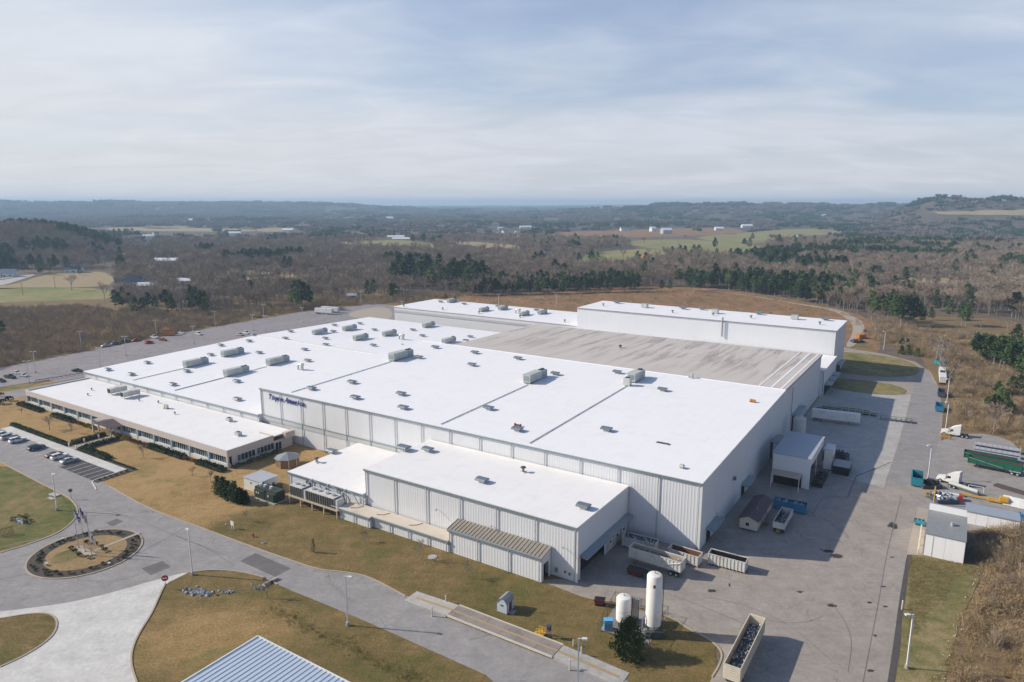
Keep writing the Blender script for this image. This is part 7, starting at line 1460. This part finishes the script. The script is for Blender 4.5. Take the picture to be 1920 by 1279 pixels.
def region(a, b):
    for lim, wh in ((220, 'beyond the scrub at the far left of the lot'), (420, 'among the dark pines behind the lot'), (600, 'behind the scrub and the white trailers'), (760, 'behind the bright grass clearing'), (1220, 'around the young pine plantation'), (1460, 'just beyond the pale gravel track'), (1640, 'behind the bend of the gravel track'), (1760, 'beside the big bright pines on the right')):
        if a < lim: return 'bare grey brown tree '+wh, 'bare trees '+wh
    return 'bare grey brown tree rising from the brown scrub on the right', 'bare trees in the right scrub'
order = np.argsort(dist); nb = 0; ind = np.zeros(len(X), bool)
for i in order:
    if isb[i] and 0 < x[i] < 1920 and nb < 262: ind[i] = True; nb += 1; tree('bare_tree', (X[i], Y[i], Z[i]), (rg.uniform(11, 16.5) if x[i] > 222 else rg.uniform(5, 9)) if not sc1[i] else rg.uniform(5, 8), *region(x[i], y[i]), int(i))
rest = isb & ~ind
scatter('bare_woodland', 'grey brown leafless woodland filling the valley', 'woodland', BARE_S, np.c_[X, Y, Z][rest], rg.uniform(.68, 1.12, rest.sum())+.4*rg.random(rest.sum())**3, 1)
npn = 0
for x_, y_, h_, g_, l_ in PL:
    if npn >= 292: break
    q = P(x_, y_); tree('pine_tree', q, min(26, hpx(x_, y_, h_)), l_, g_, npn); npn += 1
scatter('pine_woodland', 'dark green pine stands in the far woods', 'woodland', PINE_S, np.c_[X, Y, Z][isp], rg.uniform(.75, 1.2, isp.sum()), 2)
# scrub around the site
def scrub(n, d0, d1, poly, b0, b1, smin, smax, name, label, seed, thr=-.62, var=.3, forms=None):
    X, Y = fan(n, d0, d1, b0, b1); x, y = project(X, Y, np.zeros(n)); k = inpoly(x, y, poly); X, Y = X[k], Y[k]
    dn = np.array([mnoise.noise((a/14, c/14, 5)) for a, c in zip(X, Y)]); k = dn > thr; X, Y, dn = X[k], Y[k], dn[k]
    return scatter(name, label, 'scrub', forms or SCRUB, np.c_[X, Y, np.zeros(len(X))], rg.uniform(smin, smax, len(X))*(1+var*dn), seed)
scrub(16000, 240, 640, LOT_SCRUB, -100, 900, .7, 1.6, 'scrub_thicket', 'brown leafless scrub between the parking lot and woods', 3)
scrub(17000, 60, 480, R_SCRUB, 1580, 2300, .55, 1.35, 'scrub_thicket', 'brown tangled thicket along the right edge', 4, -.3, .7)
DG = [raw(scrub_mesh(180+k, 1.1, 1.3, 90, .022), 'dry_grass_tuft', [('dry_grass', 'dry_grass', 'twig_red')[k]]) for k in range(3)]
R_EDGE = [(1640, 585), (1680, 572), (1760, 577), (1900, 596), (2300, 676), (2700, 1500), (1738, 1500), (1744, 1400), (1761, 1279), (1792, 1170), (1842, 1075), (1826, 1050), (1832, 1003), (2000, 1000), (1925, 846), (1890, 817), (1790, 796), (1785, 760), (1762, 680), (1698, 657), (1640, 640)]
scrub(34000, 60, 480, R_EDGE, 1580, 2300, .5, 1.0, 'dry_grass', 'dry tan grass and weeds among the thicket on the right edge', 14, -.9, .25, DG)
# far woods as clumps of crowns
X, Y = fan(30000, 1450, 9500); d = np.hypot(X, Y); kk = rg.random(len(X)) < np.clip(2600/d, .25, 1)**1.2; X, Y, d = X[kk], Y[kk], d[kk]; Z = heights(X, Y); b, x, y = blocked(X, Y, Z, 14)
pn = np.array([mnoise.noise((a/260, c/520, 9))+.45*mnoise.noise((a/90, c/90, 2)) for a, c in zip(X, Y)])
gap = np.array([mnoise.noise((a/500, c/800, 19)) for a, c in zip(X, Y)]); keep = ~b & (gap > -.52)
hillp = (x > 1660) & (x < 1830) & (y < 392) & (d < 3600)
isp = keep & (((pn > .12) & (x > 1150)) | ((pn > .22) & (x > 600)) | (pn > .36) | (hillp & (x < 1775))); isb = keep & ~isp; s = np.clip(d/3000, .75, 1.9)*rg.uniform(.75, 1.2, len(X))
scatter('far_woodland', 'distant grey brown woods rolling to the horizon', 'woodland', CL_B, np.c_[X, Y, Z][isb], (s*.95)[isb], 5); scatter('far_pine_woodland', 'distant dark green pine woods among the grey ones', 'woodland', CL_P, np.c_[X, Y, Z][isp], s[isp], 6)

# ------------------------------------------------------------------ garden plants
def leaf_ball(seed, n, rx, rz, s):
    r = random.Random(seed); m = MB()
    for i in range(n):
        d = rvec(r); d.z = abs(d.z) if r.random() < .8 else d.z; k = r.uniform(.6, 1.05); leafm(m, Vector((d.x*rx*k, d.y*rx*k, rz*.45+d.z*rz*.55*k)), s*r.uniform(.6, 1.3), r)
    return m
SH = {mt: [raw(leaf_ball(100+k, 120, .75, 1.1, .3), 'foliage', [mt]) for k in range(3)] for mt in ('hedge', 'yellow_shrub', 'red_shrub', 'cedar')}
stem_me = raw(MB().cyl((0, 0, -.05), (0, 0, .6), .05, .03, 6), 'stem', ['bark'])
def shrub(q, s, mt, label, group, k=0):
    t = T('shrub', label, 'shrub', q, k*1.7, group); t.scale = (s,)*3; link('foliage', SH[mt][k % 3], t); link('stem', stem_me, t); return t
def hedge(u0, u1, v0, v1, hh, label, mt='hedge', seed=0):
    r = random.Random(seed); m = MB(); n = int((u1-u0)*(v1-v0)*34)
    for i in range(n):
        a, b = r.uniform(u0, u1), r.uniform(v0, v1); e = min(a-u0, u1-a, b-v0, v1-b); z = hh*min(1, .45+e*1.1)*r.uniform(.55, 1.12)*(1+.22*mnoise.noise((a*.8, b*.8, seed))); leafm(m, Vector((a-u0, b-v0, z)), r.uniform(.22, .5), r)
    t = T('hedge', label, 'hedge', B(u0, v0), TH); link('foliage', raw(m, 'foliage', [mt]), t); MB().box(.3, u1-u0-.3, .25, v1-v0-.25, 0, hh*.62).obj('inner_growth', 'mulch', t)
def ux(x, y): return uv(x, y)[0]
for i, (a, b, lab) in enumerate([((45, 757), (87, 771), 'dark hedge under the office windows at the far left end'), ((107, 778), (142, 791), 'dark hedge under the office windows, second bed'), ((278, 836), (315, 851), 'dark hedge under the office windows right of the red shrubs'), ((318, 852), (346, 860), 'dark hedge under the office windows, fourth bed'), ((372, 868), (424, 884), 'dark hedge under the office windows by the near corner')]):
    hedge(ux(*a), ux(*b), -28.6, -25.9, 1.3, lab, seed=i)
hedge(-190.4, -188.4, -39.3, -28.5, 1.3, 'dark hedge on the left of the entrance walk', seed=10); hedge(-182.6, -180.6, -39.3, -28.5, 1.3, 'dark hedge on the right of the entrance walk', seed=11)
hedge(-227.5, -189, -41.1, -39.4, 1.1, 'long dark hedge behind the left parking bays', seed=12); hedge(-182, -166, -41.1, -38.4, 1.3, 'dark hedge behind the middle parking bays', seed=13)
def row(a, b, n, s, mt, lab, grp, dv=0):
    ua, ub = ux(*a), ux(*b)
    for k in range(n): shrub(B(ua+(ub-ua)*k/(n-1), -27.4+dv+rp.uniform(-.4, .4)), s*rp.uniform(.85, 1.15), mt, lab, grp, k)
row((147, 791), (170, 799), 9, .9, 'red_shrub', 'reddish shrub under the office windows left of the entrance', 'reddish shrubs left of the entrance'); row((172, 797), (188, 803), 6, 1.15, 'yellow_shrub', 'yellow green shrub left of the office entrance', 'yellow shrubs left of the entrance')
row((230, 816), (252, 825), 7, 1.15, 'yellow_shrub', 'yellow green shrub right of the office entrance', 'yellow shrubs right of the entrance'); row((255, 826), (278, 836), 9, .9, 'red_shrub', 'reddish shrub under the office windows right of the entrance', 'reddish shrubs right of the entrance'); row((348, 861), (370, 868), 6, .9, 'red_shrub', 'reddish shrub under the office windows near the corner', 'reddish shrubs near the office corner')
for k in range(11): shrub(B(-128.2+rp.uniform(-.3, .3), -24+k*1.6), rp.uniform(.8, 1.25), 'cedar' if k % 3 else 'hedge', "round shrub along the office's short right side", "shrubs along the office's right side", k)
for k in range(10): shrub(B(-164.5+k*1.45, -40.3), .62, 'hedge', 'small dark shrub beside the empty parking bays', 'small shrubs beside the parking bays', k)
for k in range(6): shrub(B(-151.7, -42.3-k*1.5), .62, 'hedge', 'small dark shrub on the end strip of the parking bays', 'small shrubs at the end of the parking bays', k)
for k in range(46):
    a = k/46*6.283+rp.uniform(-.03, .03); r_ = rp.uniform(8.5, 10.2); q = IC+Vector((r_*math.cos(a), r_*math.sin(a), .12))
    if (q-P(250, 1003)).length < 2.2: continue
    shrub(q, rp.choice((.4, .45, .55, .7)), 'hedge', 'dark low shrub in the ring bed of the round island', 'shrubs of the round island bed', k)
for k, (x, y) in enumerate([(134, 1031), (141, 1037), (150, 1044), (166, 1048), (163, 1020), (179, 1023), (191, 1029), (197, 1035)]): shrub(P(x, y)+Vector((0, 0, .13)), .75, 'hedge', 'dark shrub beside the flagpole pad', 'shrubs beside the flagpole pad', k)
shrub(P(2, 744), 1.6, 'red_shrub', 'brownish shrub bed at the left edge road', None, 1); shrub(P(18, 752), 1.9, 'hedge', 'dark low shrub by the left road loop', None, 2); shrub(P(5, 758), 2.0, 'hedge', 'dark low shrub at the far left lawn edge', None, 0)
for k in range(9): shrub(P(rp.uniform(20, 60), rp.uniform(965, 985)), rp.uniform(.4, .8), 'cedar', 'scrubby growth along the ditch on the green verge', 'ditch growth on the left verge', k)
for x, y, hh, lab in [(41, 777, 2.6, 'tiny bare tree on the lawn near the far office end'), (93, 806, 6.0, 'largest bare tree on the lawn before the office'), (135, 812, 4.0, 'small bare tree between large one and entrance walk'), (269, 858, 5.0, 'bare tree in the middle of the tan lawn'), (361, 893, 3.2, 'small bare sapling at the near end of the tan lawn'), (395, 903, 3.4, 'small bare sapling left of the conifers'), (462, 978, 3.0, 'small bare sapling below the transformer pair'), (684, 1017, 3.4, 'small bare tree on the lawn left of the gallery'), (787, 1050, 4.6, 'bare tree beside the pale round manhole'), (877, 1084, 4.0, 'bare tree on the lawn near the lean-to'), (502, 1122, 3.8, 'bare sapling near the road culvert'), (206, 822, 4.5, 'bare brown tree crowding the office entrance')]:
    t = tree('bare_tree', P(x, y), hh, lab, None, int(x))
for x, y, hh, lab in [(135, 545, 34, 'lone bare tree on the tan pasture at the left'), (196, 565, 36, 'wide bare tree at the edge of the green pasture'), (225, 540, 28, 'bare tree beside the grey roofed farmhouse'), (1247, 447, 12, 'lone bare tree on the far pasture')]: tree('bare_tree', P(x, y), hpx(x, y, hh), lab, None, int(x)+1)
# evergreens near by
def conifer(name, q, H, wide, n, s, label, mt, seed, group=None, k=9, low=.04):
    r = random.Random(seed); tr = MB().cyl((0, 0, -.1), (0, 0, H*.85), .14, .03, 7); m = MB()
    for i in range(n):
        f = low+(1-low)*(i+r.random())/n; g = 1-f; rad = H*wide*(g**.62)*(.5+.5*min(1, f/.2))*r.uniform(.35, 1.1); a = i*2.39996+r.uniform(-.4, .4); c = Vector((rad*math.cos(a), rad*math.sin(a), f*H-.05*rad)); 
        if i % 4 == 0: tr.cyl((0, 0, f*H*.97), tuple(c), .03, .012, 4, cap=False)
        for _ in range(k): leafm(m, c+Vector((r.gauss(0, .5), r.gauss(0, .5), r.gauss(0, .35)))*s*1.5, s*r.uniform(.6, 1.3), r)
    t = T(name, label, 'evergreen', q, seed, group); link('trunk', raw(tr, 'trunk', ['bark']), t); link('crown', raw(m, 'crown', [mt]), t)
conifer('conifer_tree', P(1179, 1228), hpx(1179, 1228, 68), .54, 400, .36, 'single dark evergreen in front of the white tanks', 'evergreen', 3, None, 13)
for k, (x, y) in enumerate([(409, 924), (419, 929), (429, 934), (440, 939), (451, 943), (460, 944)]): conifer('conifer_tree', P(x, y+1), hpx(x, y, (32, 34, 32, 36, 28, 24)[k]), .36, 110, .4, 'dark bushy conifer in the row before the pump house, %s' % ordn(k, 6), 'hedge', k+30, 'conifers before the pump house')
conifer('conifer_tree', P(588, 1036), 3.2, .16, 26, .2, 'thin green young conifer on the lawn above the road', 'cedar', 51)
for k, (x, y) in enumerate([(1748, 652), (1760, 655), (1690, 664), (1702, 662), (1720, 668), (1730, 600)]): conifer('conifer_tree', P(x, y), 4.2, .42, 50, .5, 'yellow green bushy cedar at the scrub edge by the bend', 'cedar', k+60, 'cedars at the bend')
# ditch growth
rr = random.Random(4); m = MB(); ca = P(520, 1150); pts = [(505, 1140), (560, 1165), (620, 1195), (680, 1225), (740, 1255), (800, 1285)]
dpts = []
for i in range(420):
    k = rr.randrange(5); f = rr.random(); x = pts[k][0]*(1-f)+pts[k+1][0]*f+rr.gauss(0, 10); y = pts[k][1]*(1-f)+pts[k+1][1]*f+rr.gauss(0, 7); dpts.append(tuple(P(x, y)))
SG = [raw(scrub_mesh(75+k, .8, .8, 60, .02), 'tall_grass', ['ditch']) for k in range(2)]+[raw(scrub_mesh(77, .9, .9, 60, .02), 'tall_grass', ['ditch'])]
scatter('ditch_grass', 'tall olive grass along the ditch below the road', 'grass', SG, dpts, [rr.uniform(.25, .6) for _ in dpts], 8)
VERGE = [(1705, 1042), (1810, 1056), (1842, 1070), (1800, 1165), (1770, 1279), (1745, 1420), (1690, 1420), (1700, 1200), (1704, 1100)]
scrub(60000, 60, 200, VERGE, 1600, 2000, .12, .34, 'verge_grass', 'patchy short grass on the right verge', 31, -.2, .6, DG[:2]+SG[:1])
# rough tufts over the russet field and the lot scrub edge
RF = [(745, 572), (860, 553), (1000, 551), (1100, 540), (1200, 536), (1330, 540), (1450, 555), (1560, 577), (1630, 600), (1655, 650), (1640, 656), (1590, 600), (1100, 575), (840, 562), (735, 580)]
scrub(9000, 300, 620, RF, 700, 1700, .35, .8, 'field_tufts', 'russet tufts and weeds over the rough field behind the halls', 21, -.15, .5, DG[1:]+SCRUB[:2])
# litter along the thicket edge
r = random.Random(9); m = MB(); c0 = P(1790, 1150)
for i in range(60):
    f = r.random(); q = P(1835-85*f+r.gauss(0, 7), 1075+220*f)-c0; s = r.uniform(.05, .16); leafm(m, Vector((q.x, q.y, .08+s*.3)), s*1.6, r)
tag(m.obj('litter', 'white_paint', loc=c0), 'pale litter caught along the thicket edge on the right', 'litter', kind='stuff')
# ------------------------------------------------------------------ the hazy air
hb = MB().box(-13200, 13200, -13200, 13200, -12, 128).obj('haze', 'line'); hb.data.materials.clear()
m = bpy.data.materials.new('hazy air'); m.use_nodes = True; n_ = m.node_tree; n_.nodes.clear()
ov = n_.nodes.new('ShaderNodeOutputMaterial'); pv = n_.nodes.new('ShaderNodeVolumePrincipled'); pv.inputs['Density'].default_value = 1.55e-4; pv.inputs['Color'].default_value = (.55, .775, 1.0, 1); pv.inputs['Anisotropy'].default_value = .1
n_.links.new(pv.outputs[0], ov.inputs['Volume']); hb.data.materials.append(m); tag(hb, 'thin pale haze over the whole valley', 'haze', kind='stuff')
